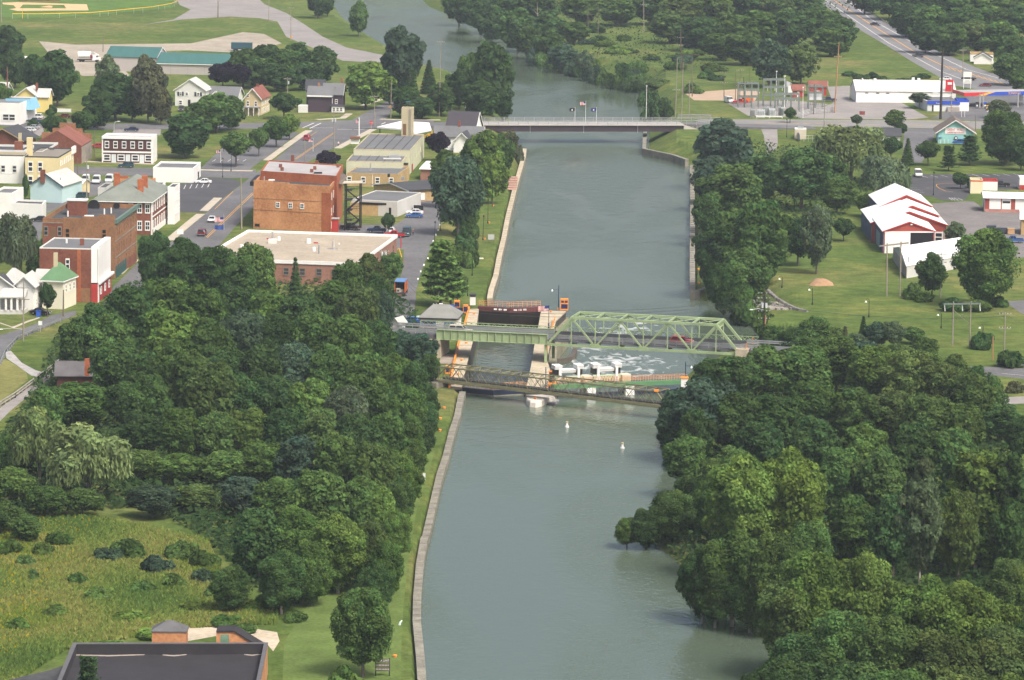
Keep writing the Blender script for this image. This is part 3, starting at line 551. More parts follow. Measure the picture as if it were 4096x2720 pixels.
# ------------------------------------------------------------------ green road bridge
br = thing('road_bridge', 'pale green steel truss bridge with a plate girder span over the lock', 'bridge', P('j', 720, 745, 9.0))
ZG = 9.0
gA, gB, tB = P('i', 745, 683, ZG), P('j', 720, 745, ZG), P('k', 1388, 866, ZG)
ud = (tB-gB).normalized(); un = Vector((-ud.y, ud.x, 0)); WB = 8.0
ug = (gB-gA).normalized(); gn = Vector((-ug.y, ug.x, 0))
def girder(A, B, z0, z1, off, nm):
    d = (B-A).normalized(); n = Vector((-d.y, d.x, 0)); A2, B2 = A+n*off, B+n*off; L_ = (B-A).length
    MB().prism([A2, B2, B2+n*.06, A2+n*.06], z0, z1, bottom=True).build(nm, green, br)
    for z_ in (z0, z1): MB().prism([A2-n*.25, B2-n*.25, B2+n*.3, A2+n*.3], z_-.05, z_+.05, bottom=True).build('flange', green, br)
    k = 15
    for i in range(k+1):
        a = A2.lerp(B2, i/k); MB().prism([a-n*.24-d*.04, a-n*.24+d*.04, a+n*.0+d*.04, a-d*.04], z0+.06, z1-.06).build('stiffener', green, br)
girder(gA, gB, ZG, ZG+2.05, 0, 'plate_girder'); girder(gA, gB, ZG, ZG+2.05, WB, 'plate_girder')
deckm = M('bridge_deck', (.1, .1, .105), .2, .3, .9); steel = plain('galvanised_steel', (.38, .4, .41), .45, .6); dsteel = plain('dark_rail', (.10, .11, .12), .5, .4)
ZD = ZG+.95
ap0, ap1 = gA-ug*26, tB+ud*26
def deck(A, B, n, z0, z1, nm='deck', mat=deckm): return MB().prism([A+n*.3, B+n*.3, B+n*(WB-.3), A+n*(WB-.3)], z0, z1, bottom=True).build(nm, mat, br)
deck(ap0, gA, gn, ZD-2, ZD, 'approach_deck'); deck(gA, gB, gn, ZD-.4, ZD); deck(gB, tB, un, ZD-.4, ZD); deck(tB, ap1, un, ZD-2, ZD, 'approach_deck')
for A, B, n in ((ap0, gA, gn), (tB, ap1, un)): MB().prism([A+n*.6, B+n*.6, B+n*(WB-.6), A+n*(WB-.6)], 2, ZD-2.01).build('embankment', concd, br)
def guard(A, B, n, off, zs, mat, hh, th):
    mb = MB(); A2, B2 = A+n*off, B+n*off; k = max(2, int((B-A).length/2.2))
    for i in range(k+1): a = A2.lerp(B2, i/k); mb.beam((a.x, a.y, ZD), (a.x, a.y, ZD+max(zs)), .12)
    for z_ in zs: mb.beam((A2.x, A2.y, ZD+z_), (B2.x, B2.y, ZD+z_), th, hh)
    return mb.build('guard_rail', mat, br)
guard(gA, gB, gn, .7, (.7, 1.15, 1.5), steel, .2, .08); guard(gB, tB, un, .9, (.35, .62, .95), steel, .2, .08); guard(gA, gB, gn, WB-.7, (.45, .85), steel, .3, .08); guard(gB, tB, un, WB-.9, (.4, .72), dsteel, .32, .1)
for A, B, n in ((ap0, gA, gn), (tB, ap1, un)):
    for e in (.5, WB-.5): guard(A, B, n, e, (.55, .95), steel, .28, .08)
# footway with lattice fence on the far side
for A, B, n in ((gA-ug*6, gB, gn), (gB, tB+ud*2, un)):
    MB().prism([A+n*(WB+.4), B+n*(WB+.4), B+n*(WB+2.2), A+n*(WB+2.2)], ZD-.1, ZD+.08, bottom=True).build('footway', concd, br)
    mb = MB(); A2, B2 = A+n*(WB+2.2), B+n*(WB+2.2); k = int((B-A).length/1.2)
    for i in range(k):
        a, b = A2.lerp(B2, i/k), A2.lerp(B2, (i+1)/k); za, zb = Vector((0, 0, ZD+.1)), Vector((0, 0, ZD+1.25)); a.z = b.z = 0
        mb.beam(a+za, b+zb, .07); mb.beam(a+zb, b+za, .07)
        if i % 3 == 0: mb.beam(a+za, a+zb, .1)
    a, b = A2.copy(), B2.copy(); a.z = b.z = ZD+1.3; mb.beam(a, b, .12); a.z = b.z = ZD+.1; mb.beam(a, b, .1)
    mb.build('lattice_fence', green, br)
# the through truss
HT = 5.9; NP = 8
for off in (0, WB):
    bot = [gB.lerp(tB, i/NP)+un*off for i in range(NP+1)]; top = [b+Vector((0, 0, HT)) for b in bot]
    MB().beam(bot[0], bot[NP], .42, .5).build('bottom_chord', green, br); MB().beam(top[1], top[7], .5, .5).build('top_chord', green, br)
    for p_, q_ in ((bot[0], top[1]), (top[7], bot[8])): MB().beam(p_, q_, .5, .5).build('end_post', green, br)
    for i, (p_, q_) in enumerate([(top[1], bot[2]), (bot[2], top[3]), (top[3], bot[4]), (bot[4], top[5]), (top[5], bot[6]), (bot[6], top[7])]): MB().beam(p_, q_, .32, .34).build('diagonal', green, br)
    for i in range(1, 8): MB().beam(bot[i], top[i], .2 if i % 2 else .16, .2).build('vertical', green, br)
    for i in (2, 4, 6): MB().prism([bot[i]-ud*1.0-un*.28, bot[i]+ud*1.0-un*.28, bot[i]+ud*1.0+un*.28, bot[i]-ud*1.0+un*.28], ZG-.3, ZG+.5, bottom=True).build('gusset', green, br)
for i in range(1, 8):
    a = gB.lerp(tB, i/NP)+Vector((0, 0, HT)); MB().beam(a, a+un*WB, .3, .45 if i in (1, 7) else .35).build('strut', green, br)
    if i < 7:
        b = gB.lerp(tB, (i+1)/NP)+Vector((0, 0, HT)); MB().beam(a, b+un*WB, .14).build('bracing', green, br); MB().beam(a+un*WB, b, .14).build('bracing', green, br)
    g_ = gB.lerp(tB, i/NP)+Vector((0, 0, .0)); MB().beam(g_, g_+un*WB, .3, .6).build('floor_beam', green, br)
for i in (1, 7):
    mb = MB()
    a = gB.lerp(tB, i/NP)+Vector((0, 0, HT-1.1)); mb.beam(a, a+un*WB, .2); 
    for k in range(6): mb.beam(a+un*(WB*k/6), a+un*(WB*(k+1)/6)+Vector((0, 0, 1.0)), .1)
    mb.build('portal_bracing', green, br)
for off in (.5, WB-.5):
    c0 = gB+un*off-ud*.4; MB().beam((c0.x, c0.y, 4.9), (c0.x, c0.y, ZG), .7, .6).build('pier_column', green, br)
e_ = tB+un*0; MB().box((e_.x+.5, e_.y+.3, ZG+.1), (2.6, 2.4, 2.2), math.atan2(ud.y, ud.x)).build('end_block', conc, br)
mb = MB()
for off in (0.2, WB-.2):
    q_ = tB+un*off+ud*1.2; mb.box((q_.x, q_.y, ZD+.8), (.12, .5, 1.3))
mb.build('hazard_marker', orange, br)
MB().prism([tB+un*-.5, tB+ud*3-un*.5, tB+ud*3+un*(WB+.5), tB+un*(WB+.5)], -1, ZG-.2).build('abutment', conc, br)
MB().prism([gA+gn*-.3-ug*3, gA+ug*.8-gn*.3, gA+ug*.8+gn*(WB+.5), gA-ug*3+gn*(WB+.5)], 2, ZG-.05).build('abutment', conc, br)
# ------------------------------------------------------------------ lattice footbridge in front of the lock
fb = thing('lattice_footbridge', 'old olive-brown lattice truss footbridge crossing in front of the lock and dam', 'bridge', P('j', 460, 1280, 6))
fs = M('weathered_olive_steel', (.165, .16, .09), .25, .3, .75)
ZB = 6.4
bA, bB = P('i', 765, 1192, ZB), P('k', 505, 1516, ZB); L_ = (bB-bA).length; d_ = (bB-bA).normalized(); n_ = Vector((-d_.y, d_.x, 0)); WF, HF, K = 4.6, 3.0, 22
tops = [HF*(1-.0*i) for i in range(K+1)]
for off in (0, WF):
    bt_ = [bA.lerp(bB, i/K)+n_*off for i in range(K+1)]; tp = [b+Vector((0, 0, HF)) for b in bt_]
    MB().beam(bt_[0], bt_[K], .2, .36 if off == 0 else .26).build('bottom_chord', fs, fb); MB().beam(tp[0], tp[K-1], .22, .24).build('top_chord', fs, fb)
    MB().beam(tp[K-1], bt_[K], .34, .3).build('end_post', fs, fb); MB().beam(tp[0], bt_[0]-d_*3.4, .26).build('end_post', fs, fb)
    for i in range(K):
        MB().beam(bt_[i], tp[i], .09).build('vertical', fs, fb)
        if i < K-1:
            MB().beam(bt_[i] if i % 2 else tp[i], tp[i+1] if i % 2 else bt_[i+1], .11).build('diagonal', fs, fb)
            MB().beam(tp[i] if i % 2 else bt_[i], bt_[i+1] if i % 2 else tp[i+1], .06).build('diagonal', fs, fb)
for i in range(0, K):
    a = bA.lerp(bB, i/K)+Vector((0, 0, HF)); MB().beam(a, a+n_*WF, .13).build('strut', fs, fb)
    if i < K-1:
        b = bA.lerp(bB, (i+1)/K)+Vector((0, 0, HF)); MB().beam(a+n_*(WF if i % 2 else 0), b+n_*(0 if i % 2 else WF), .1).build('bracing', fs, fb)
MB().prism([bA-d_*4+n_*1.2, bB+n_*1.2, bB+n_*(WF-1.2), bA-d_*4+n_*(WF-1.2)], ZB-.1, ZB+.06, bottom=True).build('walkway', fs, fb)
mb = MB()
for off in (1.7, 2.6): mb.tube([bA+n_*off+Vector((0, 0, .5)), bB+n_*off+Vector((0, 0, .5))], .22, n=6)
mb.build('pipe', plain('dark_pipe', (.05, .05, .05)), fb)
MB().box(bA.lerp(bB, (K-1)/K)+Vector((0, 0, HF+.25)), (.9, .6, .4)).build('orange_box', orange, fb)
for q_ in (bA-d_*1.0, bB+d_*1.5): MB().prism([q_-n_*1-d_*1.2, q_-n_*1+d_*1.2, q_+n_*(WF+1)+d_*1.2, q_+n_*(WF+1)-d_*1.2], 2, ZB-.3).build('abutment', concd, fb)
# ------------------------------------------------------------------ grey road bridge further up
ZR = 6.5
gr = thing('road_bridge', 'low grey road bridge with brown girders and three flags, far up the canal', 'bridge', P('c', 700, 1150, ZR))
qA, qB = P('b', 1960, 1148, ZR), P('c', 1590, 1150, ZR); ud2 = (qB-qA).normalized(); un2 = Vector((-ud2.y, ud2.x, 0)); WR = 10.5
pale = M('bridge_concrete', (.43, .41, .38), .12, .3, .9); brown = M('weathering_steel', (.045, .032, .04), .25, .4, .8)
MB().prism([qA, qB, qB+un2*WR, qA+un2*WR], ZR-.35, ZR, bottom=True).build('deck', pale, gr)
MB().prism([qA+un2*1.6, qB+un2*1.6, qB+un2*(WR-1.6), qA+un2*(WR-1.6)], ZR, ZR+.02).build('roadway', M('pale_deck', (.33, .32, .31), .1, .3, .9), gr)
for off in (.5, 3.5, 6.5, WR-.6): MB().prism([qA+un2*off, qB+un2*off, qB+un2*(off+.35), qA+un2*(off+.35)], ZR-2.4, ZR-.36, bottom=True).build('girder', brown, gr)
for x_ in (168, 662, 1160):
    a = P('c', x_, 1150, ZR); MB().beam((a.x, a.y-.05, ZR-.3), (a.x, a.y-.05, ZR-2.7), .12).build('drain_pipe', steel, gr)
qC = qB+ud2*14
for off in (.15, WR-.15):
    A2, B2 = qA+un2*off, qC+un2*off; k = 26
    for i in range(k+1): a = A2.lerp(B2, i/k); MB().beam((a.x, a.y, ZR), (a.x, a.y, ZR+1.35), .16).build('rail_post', steel, gr)
    mb = MB()
    for z_ in (.5, .9, 1.35): mb.beam((A2.x, A2.y, ZR+z_), (B2.x, B2.y, ZR+z_), .1, .13)
    mb.build('rail', steel, gr)
MB().prism([qB+ud2*-.2, qB+ud2*6, qB+ud2*6+un2*2.0, qB+ud2*-.2+un2*2.0], 1.0, ZR-.36).build('abutment', pale, gr)
MB().add([qB+Vector((0, 0, -.02))+un2*-.1, qB+ud2*11+un2*-.1+Vector((0, 0, -3.6)), qB+ud2*11+un2*-.1+Vector((0, 0, -5)), qB+un2*-.1+Vector((0, 0, -5.4)), qB+Vector((0, 0, -.02))+un2*.6, qB+ud2*11+un2*.6+Vector((0, 0, -3.6)), qB+ud2*11+un2*.6+Vector((0, 0, -5)), qB+un2*.6+Vector((0, 0, -5.4))], [(0, 3, 2, 1), (4, 5, 6, 7), (0, 1, 5, 4), (3, 7, 6, 2), (1, 2, 6, 5), (0, 4, 7, 3)]).build('wing_wall', pale, gr)
MB().prism([qB+ud2*-2.6+un2*1, qB+un2*1, qB+un2*(WR-1), qB+ud2*-2.6+un2*(WR-1)], 1.0, ZR-2.5).build('bearing_wall', pale, gr)
MB().prism([qA+ud2*-.2, qA+ud2*3, qA+ud2*3+un2*WR, qA+ud2*-.2+un2*WR], 0, ZR-2.5).build('abutment', pale, gr)
for A, B in ((qA, qA-ud2*40), (qB, qB+ud2*45)):
    vs = [A, A+un2*WR, B+un2*WR, B]; vs = [Vector((v.x, v.y, ZR-.01 if i < 2 else 5.03)) for i, v in enumerate(vs)]
    if A is qB: vs.reverse()
    lo = [Vector((v.x, v.y, 1)) for v in vs]
    struct('bridge_approach_road', MB().add(vs+lo, [(0, 1, 2, 3)]+[(i+4, (i+1) % 4+4, (i+1) % 4, i) for i in range(4)]), asph)
# flagpoles on it
def flag_mesh(name, wd, ht, mat, parent, p, dx=-1, wave=.12):
    mb = MB(); n = 8
    for i in range(n+1):
        x = p.x+dx*wd*i/n; y = p.y+math.sin(i*1.1)*wave*i/n*2; s_ = -.12*ht*(i/n)
        mb.v += [(x, y, p.z+s_), (x, y, p.z-ht+s_)]
    mb.f = [(2*i, 2*i+1, 2*i+3, 2*i+2) for i in range(n)]
    return mb.build(name, mat, parent)
def us_flag(parent, p, wd, ht, dx=-1):
    red, wh, bl = plain('flag_red', (.45, .03, .04), .7), plain('flag_white', (.75, .72, .7), .7), plain('flag_blue', (.02, .03, .15), .7)
    f = flag_mesh('flag', wd, ht, wh, parent, p, dx)
    me = f.data; me.materials.clear(); me.materials.append(wh); me.materials.append(red); me.materials.append(bl)
    bm_v, bm_f, mi = [], [], []; n = 10; rows = 13
    for i in range(n+1):
        for j in range(rows+1):
            x = p.x+dx*wd*i/n; y = p.y+math.sin(i*1.0)*.1*i/n*2; bm_v.append((x, y, p.z-ht*j/rows-.12*ht*i/n))
    org = ORG[parent.name]
    for i in range(n):
        for j in range(rows):
            a = i*(rows+1)+j; bm_f.append((a, a+1, a+rows+2, a+rows+1)); mi.append(2 if (i < 4 and j < 7) else (1 if j % 2 == 0 else 0))
    me.clear_geometry(); me.from_pydata([(v[0]-org[0], v[1]-org[1], v[2]-org[2]) for v in bm_v], [], bm_f); me.polygons.foreach_set('material_index', mi); me.update(); return f
def flagpole(label, p, h, r=.07, kind='us', wd=1.8, ht=1.1, ztop=None):
    t = thing('flagpole', label, 'flagpole', p); MB().tube([p, p+Vector((0, 0, h))], r, r*.7, 8).build('pole', plain('pole_white', (.72, .72, .72), .4), t)
    MB().tube([p+Vector((0, 0, h)), p+Vector((0, 0, h+.15))], r*1.6, r*.6, 8).build('finial', plain('brass', (.5, .4, .15), .4), t)
    q_ = p+Vector((-r, 0, h-.15 if ztop is None else ztop))
    if kind == 'us': us_flag(t, q_, wd, ht)
    elif kind: 
        f = flag_mesh('flag', wd, ht, plain('flag_'+kind, (.012, .012, .016) if kind == 'black' else (.03, .07, .26), .7), t, q_)
        MB().tube([q_+Vector((-wd*.5, -.16, -ht*.62)), q_+Vector((-wd*.5, -.12, -ht*.62))], ht*.22, n=10).build('emblem', plain('flag_white', (.75, .72, .7), .7), f)
    return t
for x_, h, kd, lb in ((582, 5.3, 'black', 'white flagpole with a black flag on the grey road bridge'), (680, 7.4, 'us', 'tallest white flagpole, striped flag, midway along the grey road bridge'), (780, 5.3, 'blue', 'white flagpole with a blue flag on the grey road bridge')):
    flagpole(lb, P('c', x_, 1140, ZR)+un2*.6, h, kind=kd)
# ------------------------------------------------------------------ building helpers
glass = plain('window_glass', (.025, .03, .04), .12); dglass = plain('shop_glass', (.05, .06, .075), .15)
def rect(c, fl, fr, z, depth, rot=None):
    A, B = P(c, *fl, z), P(c, *fr, z)
    if rot is not None:
        r = math.radians(rot); wd = (B.x-A.x)/math.cos(r); m_ = (A+B)/2; d = Vector((math.cos(r), math.sin(r), 0)); A, B = m_-d*wd/2, m_+d*wd/2
    d = (B-A).normalized(); n = Vector((-d.y, d.x, 0))
    if isinstance(depth, tuple): depth = max(1.5, (P(c, *depth, z)-B).dot(n))
    return [A, B, B+n*depth, A+n*depth]
def para(c, fl, fr, back, z, left=False):
    A, B, q = P(c, *fl, z), P(c, *fr, z), P(c, *back, z); v = q-(A if left else B); return [A, B, B+v, A+v]
def inset(c, k):
    m_ = sum(c, Vector())/4; out = []
    for p in c:
        v = p-m_; out.append(p-v.normalized()*k*1.414)
    return out
def flat(name, label, c, zt, wall, roof, z0=4.9, par=.5, cat='building', trim=None, root=None):
    t = root or thing(name, label, cat, (c[0]+c[1])/2-Vector((0, 0, c[0].z-5)))
    MB().prism(c, z0, zt-par).build('wall', wall, t)
    MB().prism(inset(c, .28), zt-par-.2, zt-par+.02).build('roof', roof, t)
    mb = MB(); i_ = inset(c, .3)
    for k in range(4):
        a, b, e, f = c[k], c[(k+1) % 4], i_[(k+1) % 4], i_[k]; mb.prism([a, b, e, f], zt-par, zt)
    mb.build('parapet', trim or wall, t); return t
def gable(name, label, c, ze, zr, wall, roof, z0=4.9, axis='y', over=.45, cat='house', trim=None, root=None, ridge_at=.5):
    """axis y: ridge runs away from the front edge (gable end in front); axis x: ridge runs along the front edge"""
    t = root or thing(name, label, cat, (c[0]+c[1])/2-Vector((0, 0, c[0].z-5)))
    A, B, D, E = [Vector((p.x, p.y, 0)) for p in c]
    if axis == 'x': A, B, D, E = B, D, E, A
    r0, r1 = A.lerp(B, ridge_at), E.lerp(D, ridge_at); up = lambda p, z: (p.x, p.y, z)
    mb = MB(); v = [up(A, z0), up(B, z0), up(D, z0), up(E, z0), up(A, ze), up(B, ze), up(D, ze), up(E, ze), up(r0, zr), up(r1, zr)]
    mb.add(v, [(0, 1, 5, 8, 4), (1, 2, 6, 5), (2, 3, 7, 9, 6), (3, 0, 4, 7)]); mb.build('wall', wall, t)
    dl = (E-A).normalized()*over
    for p0, p1, q0, q1 in ((A, E, r0, r1), (B, D, r0, r1)):
        side = (p0-q0); ln = side.length; sd_ = side.normalized(); drop = (zr-ze)/ln*over
        a0, a1 = p0+sd_*over-dl, p1+sd_*over+dl; b0, b1 = q0-dl, q1+dl; th = .16; lo = .05
        vs = [up(a0, ze-drop+lo), up(a1, ze-drop+lo), up(b1, zr+lo), up(b0, zr+lo), up(a0, ze-drop+lo+th), up(a1, ze-drop+lo+th), up(b1, zr+lo+th), up(b0, zr+lo+th)]
        fs_ = [(0, 1, 2, 3), (7, 6, 5, 4), (0, 4, 5, 1), (1, 5, 6, 2), (2, 6, 7, 3), (3, 7, 4, 0)]
        MB().add(vs, fs_ if p0 is not A else [f[::-1] for f in fs_]).build('roof', roof, t)
        if trim:
            MB().beam(vs[0], vs[3], .1, .26).build('barge_board', trim, t)
    return t
def hip(name, label, c, ze, zr, wall, roof, z0=4.9, over=.5, cat='house', ridge=.0, trim=None, root=None, along='x'):
    t = root or thing(name, label, cat, (c[0]+c[1])/2-Vector((0, 0, c[0].z-5)))
    MB().prism(c, z0, ze).build('wall', wall, t); o = inset(c, -over); m_ = sum(c, Vector())/4
    d = (c[1]-c[0])/2*ridge if along == 'x' else (c[3]-c[0])/2*ridge
    up = lambda p, z: (p.x, p.y, z)
    r0, r1 = m_-d, m_+d; v = [up(p, ze-.02) for p in o]+[up(p, ze+.16) for p in o]+[up(r0, zr), up(r1, zr)]
    f = [(3, 2, 1, 0)]+[(k, (k+1) % 4, (k+1) % 4+4, k+4) for k in range(4)]
    f += [(4, 5, 9, 8), (5, 6, 9), (6, 7, 8, 9), (7, 4, 8)] if along == 'x' else [(4, 5, 8), (5, 6, 9, 8), (6, 7, 9), (7, 4, 8, 9)]
    MB().add(v, f).build('roof', roof, t)
    if trim:
        mb = MB()
        for k in range(4): mb.beam(up(o[k], ze+.0), up(o[(k+1) % 4], ze+.0), .14, .24)
        mb.build('gutter', trim, t)
    return t
WM = {}
def unit_window(kind):
    if kind in WM: return WM[kind]
    mb = MB(); b = .13
    for s_ in (-1, 1): mb.box((s_*(.5-b/2), 0, 0), (b, 1, 1)); mb.box((0, 0, s_*(.5-b/2)), (1-2*b, 1, b))
    if kind == 'sash': mb.box((0, 0, 0), (1-2*b, .8, .09))
    if kind == 'cross': mb.box((0, 0, 0), (1-2*b, .8, .07)); mb.box((0, 0, .22), (.06, .8, .34)); mb.box((0, 0, -.22), (.06, .8, .34))
    me = bpy.data.meshes.new('window'); me.from_pydata(mb.v, [], mb.f); me.materials.append(white); me.update()
    mp = MB().box((0, .15, 0), (.8, .5, .8)); pm = bpy.data.meshes.new('pane'); pm.from_pydata(mp.v, [], mp.f); pm.materials.append(glass); pm.update()
    WM[kind] = (me, pm); return WM[kind]
def win(t, A, B, us_, z, wd, ht, frame=None, pane=None, kind='sash', name='window', thick=.2):
    A, B = Vector((A.x, A.y, 0)), Vector((B.x, B.y, 0)); d = (B-A).normalized(); ang = math.atan2(d.y, d.x); n = Vector((d.y, -d.x, 0)); me, pm = unit_window(kind)
    for u in (us_ if isinstance(us_, (list, tuple, np.ndarray)) else [us_]):
        p = A.lerp(B, float(u))+n*.04; p.z = z; o = link(name, me, t); o.location = p-ORG[t.name]; o.rotation_euler = (0, 0, ang); o.scale = (wd, thick, ht)
        o.material_slots[0].link = 'OBJECT'; o.material_slots[0].material = frame or white
        q = link('pane', pm, o); q.material_slots[0].link = 'OBJECT'; q.material_slots[0].material = pane or glass
def slab(t, name, A, B, u0, u1, z0, z1, mat, out=.06, back=.1):
    A, B = Vector((A.x, A.y, 0)), Vector((B.x, B.y, 0)); d = (B-A).normalized(); n = Vector((d.y, -d.x, 0)); p, q = A.lerp(B, u0), A.lerp(B, u1)
    return MB().prism([p+n*out, q+n*out, q-n*back, p-n*back], z0, z1, bottom=True).build(name, mat, t)
def chim(t, p, wd, z0, z1, mat, dp=None):
    return MB().box((p.x, p.y, (z0+z1)/2), (wd, dp or wd, z1-z0)).build('chimney', mat, t)
def vent(t, c, x, y, z, wd, h, mat, name='roof_vent'):
    p = P(c, x, y, z); MB().tube([p, p+Vector((0, 0, h*.7)), p+Vector((0, 0, h))], wd/2, wd*.42, 8).build(name, mat, t)
def brickm(name, col, col2): return M(name, col, .25, .22, .95, col2=col2, fine=.8)
b_org = brickm('orange_brick', (.42, .17, .07), (.6, .31, .15)); b_red = brickm('red_brick', (.15, .05, .033), (.24, .09, .055)); b_bro = brickm('brown_brick', (.2, .105, .055), (.33, .17, .085)); b_pink = brickm('pink_brick', (.26, .13, .095), (.34, .18, .13))
b_red2 = brickm('bright_red_brick', (.3, .08, .035), (.42, .14, .06)); tan = brickm('tan_block', (.4, .28, .13), (.5, .36, .18)); beige = M('beige_render', (.45, .4, .26), .1, .2); cream = M('cream_render', (.62, .53, .3), .1, .2)
wwall = M('white_wall', (.74, .74, .72), .07, .3, .8); offw = M('offwhite_siding', (.6, .61, .58), .08, .3, .8); pgreen = M('pale_green_wall', (.5, .5, .36), .1, .2); gwall = M('grey_wall', (.5, .5, .48), .1, .2); lblue = M('light_blue_siding', (.45, .6, .62), .06, .3)
tar = M('tar_roof', (.055, .057, .062), .45, .12, .95, fine=.6); grey_roof = M('grey_roof', (.13, .135, .14), .18, .15, .95); lroof = M('light_grey_roof', (.33, .32, .32), .2, .15, .95); tanroof = M('tan_gravel_roof', (.33, .285, .22), .24, .16, 1, fine=.9); shing = M('charcoal_shingle', (.05, .053, .06), .2, .3, .95, stretch=(.4, .4, 5)); gshing = M('grey_shingle', (.2, .205, .21), .18, .3, .95, stretch=(.4, .4, 5)); lshing = M('pale_shingle', (.42, .42, .4), .12, .3, .95)
teal = M('teal_metal_roof', (.045, .125, .115), .12, .4, .5, stretch=(1, .05, 1)); wmetal = M('white_metal_roof', (.76, .76, .75), .1, .15, .5); gsh = M('green_shingle', (.1, .2, .1), .15, .4); brick_roof = M('red_shingle', (.2, .075, .055), .2, .3); brn_sh = M('brown_shingle', (.15, .12, .1), .2, .3); slate_green = M('green_slate', (.17, .19, .165), .18, .3)
rpaint = M('red_paint', (.36, .035, .03), .15, .3, .8); wood = M('wood_door', (.16, .09, .05), .15, .6); blackm = plain('black_metal', (.012, .012, .014), .5); darkop = plain('dark_opening', (.01, .01, .012), .9)
steelv = plain('vent_steel', (.55, .56, .57), .35, .7)
# ---- A tall orange-brick block with fire escape
ZA = 17.3
c = para('f', (263, 342), (975, 378), (1022, 316), ZA)
A_ = flat('brick_building', 'tall building with a washed orange brick wall and three small white windows', c, ZA, b_org, tar, par=.9)
slab(A_, 'brick_pilaster', c[0], c[1], .885, 1.0, 4.9, ZA-1.9, b_red2, .05); slab(A_, 'brick_band', c[0], c[1], 0, .885, 9.95, 10.08, b_bro, .05); slab(A_, 'brick_band', c[0], c[1], 0, .885, 13.0, 13.1, b_bro, .05)
slab(A_, 'stepped_parapet', c[0], c[1], 0, .25, ZA, ZA+.55, b_org, .0, .35); slab(A_, 'stepped_parapet', c[0], c[1], .25, .46, ZA, ZA+.28, b_org, .0, .35)
win(A_, c[0], c[1], [.318, .482, .632], 11.6, 1.15, 1.5, kind='cross')
slab(A_, 'wall_poster', c[0], c[1], .02, .082, 5.6, 6.3, blackm, .08); slab(A_, 'east_face', c[1], c[2], 0, 1, 4.9, ZA-.9, b_red2, .05)
win(A_, c[1], c[2], [.15, .5, .85], 14.3, .9, 1.9); win(A_, c[1], c[2], [.15, .5, .85], 10.3, .9, 1.9); win(A_, c[1], c[2], [.15, .5, .85], 6.8, .9, 1.9)
mb = MB(); d = (c[3]-c[0]); mb.prism([c[0]+Vector((-.9, -.2, 0)), c[0]+Vector((.05, -.2, 0)), c[3]+Vector((.05, 0, 0)), c[3]+Vector((-.9, 0, 0))], ZA-1.0, ZA+.1, bottom=True); mb.build('cornice', blackm, A_)
vent(A_, 'f', 362, 330, ZA-.8, .35, 1.2, steelv); a = P('f', 430, 330, ZA-.8); MB().box((a.x, a.y, ZA-.6), (1.6, 1.2, .3)).build('skylight', white, A_)
a = P('f', 1012, 795, 5); MB().box((a.x, a.y, 6.6), (2.0, 2.2, 3.4)).build('porch', rpaint, A_); MB().box((a.x, a.y, 8.4), (2.4, 2.6, .2)).build('porch_roof', lroof, A_)
ca = c
ZA2 = 18.8
n_ = (c[3]-c[0]).normalized(); c2 = [c[3]+Vector((.8, .3, 0)), c[2]+Vector((1.2, .3, 0))]; dp = 17.5
cA2 = [c2[0], c2[1], c2[1]+n_*dp, c2[0]+n_*dp]; cA2 = para('f', (328, 238), (1030, 284), (1088, 182), ZA2)
A2_ = flat('brick_building', 'taller red brick block with a pale flat roof and chimneys, behind the orange wall', cA2, ZA2, b_red2, lroof, par=.35)
for x, y in ((623, 135), (512, 195), (527, 225), (828, 215), (800, 240), (1043, 195), (845, 160)):
    p = P('f', x, y, ZA2); chim(A2_, p, .85, ZA2-.4, ZA2+(1.3 if y == 135 else .55), b_red)
p = P('f', 858, 252, ZA2); MB().box((p.x, p.y, ZA2-.1), (2.2, 1.2, .3)).build('roof_hatch', blackm, A2_)
a = P('f', 945, 340, 15); MB().box((a.x, a.y, 16.4), (.35, .3, 2)).build('flue', white, A2_)
p0, p1 = P('f', 1030, 352, 16.2), P('f', 1090, 370, 15.6); MB().add([P('f', 1030, 350, 16.0), P('f', 1088, 365, 15.4), P('f', 1128, 285, 15.8), P('f', 1075, 250, 17.6)], [(0, 1, 2, 3)]).build('lean_to_roof', brn_sh, A2_)
# fire escape tower
fe = thing('fire_escape', 'black steel fire escape stair tower beside the orange brick block', 'fire escape', P('f', 1180, 780, 5))
fA, fB = P('f', 1105, 790, 5), P('f', 1242, 785, 5); fn = Vector((0.06, 1, 0))*3.6
for q in (fA, fB, fA+fn, fB+fn): MB().beam(q, q+Vector((0, 0, 12.6)), .3).build('post', blackm, fe)
for i, z_ in enumerate((7.6, 10.3, 13.0, 15.6)):
    MB().prism([fA, fA.lerp(fB, .45), fA.lerp(fB, .45)+fn, fA+fn], z_-.08, z_+.05, bottom=True).build('landing', blackm, fe)
    mb = MB(); 
    for hh in (.5, 1.0): mb.beam(fA+Vector((0, 0, z_-5+hh)), fB+Vector((0, 0, z_-5+hh)), .09)
    for k in range(6): a = fA.lerp(fB, k/5)+Vector((0, 0, z_-5)); mb.beam(a, a+Vector((0, 0, 1)), .07)
    mb.build('railing', blackm, fe)
    zl_ = z_-2.65 if i else 5.0; u0, u1 = (.12, .92) if i % 2 == 0 else (.92, .12)
    q0, q1 = fA.lerp(fB, u0), fA.lerp(fB, u1); q0.z, q1.z = zl_, z_; off = fn*.2
    MB().beam(q0+off, q1+off, 1.0, .22).build('stair_flight', blackm, fe)
MB().prism([fA+Vector((-.6, -.6, 0)), fB+Vector((.5, -.6, 0)), fB+fn+Vector((.5, 0, 0)), fA+fn+Vector((-.6, 0, 0))], 17.5, 17.75, bottom=True).build('canopy', M('tan_sheet', (.46, .42, .33), .1), fe)
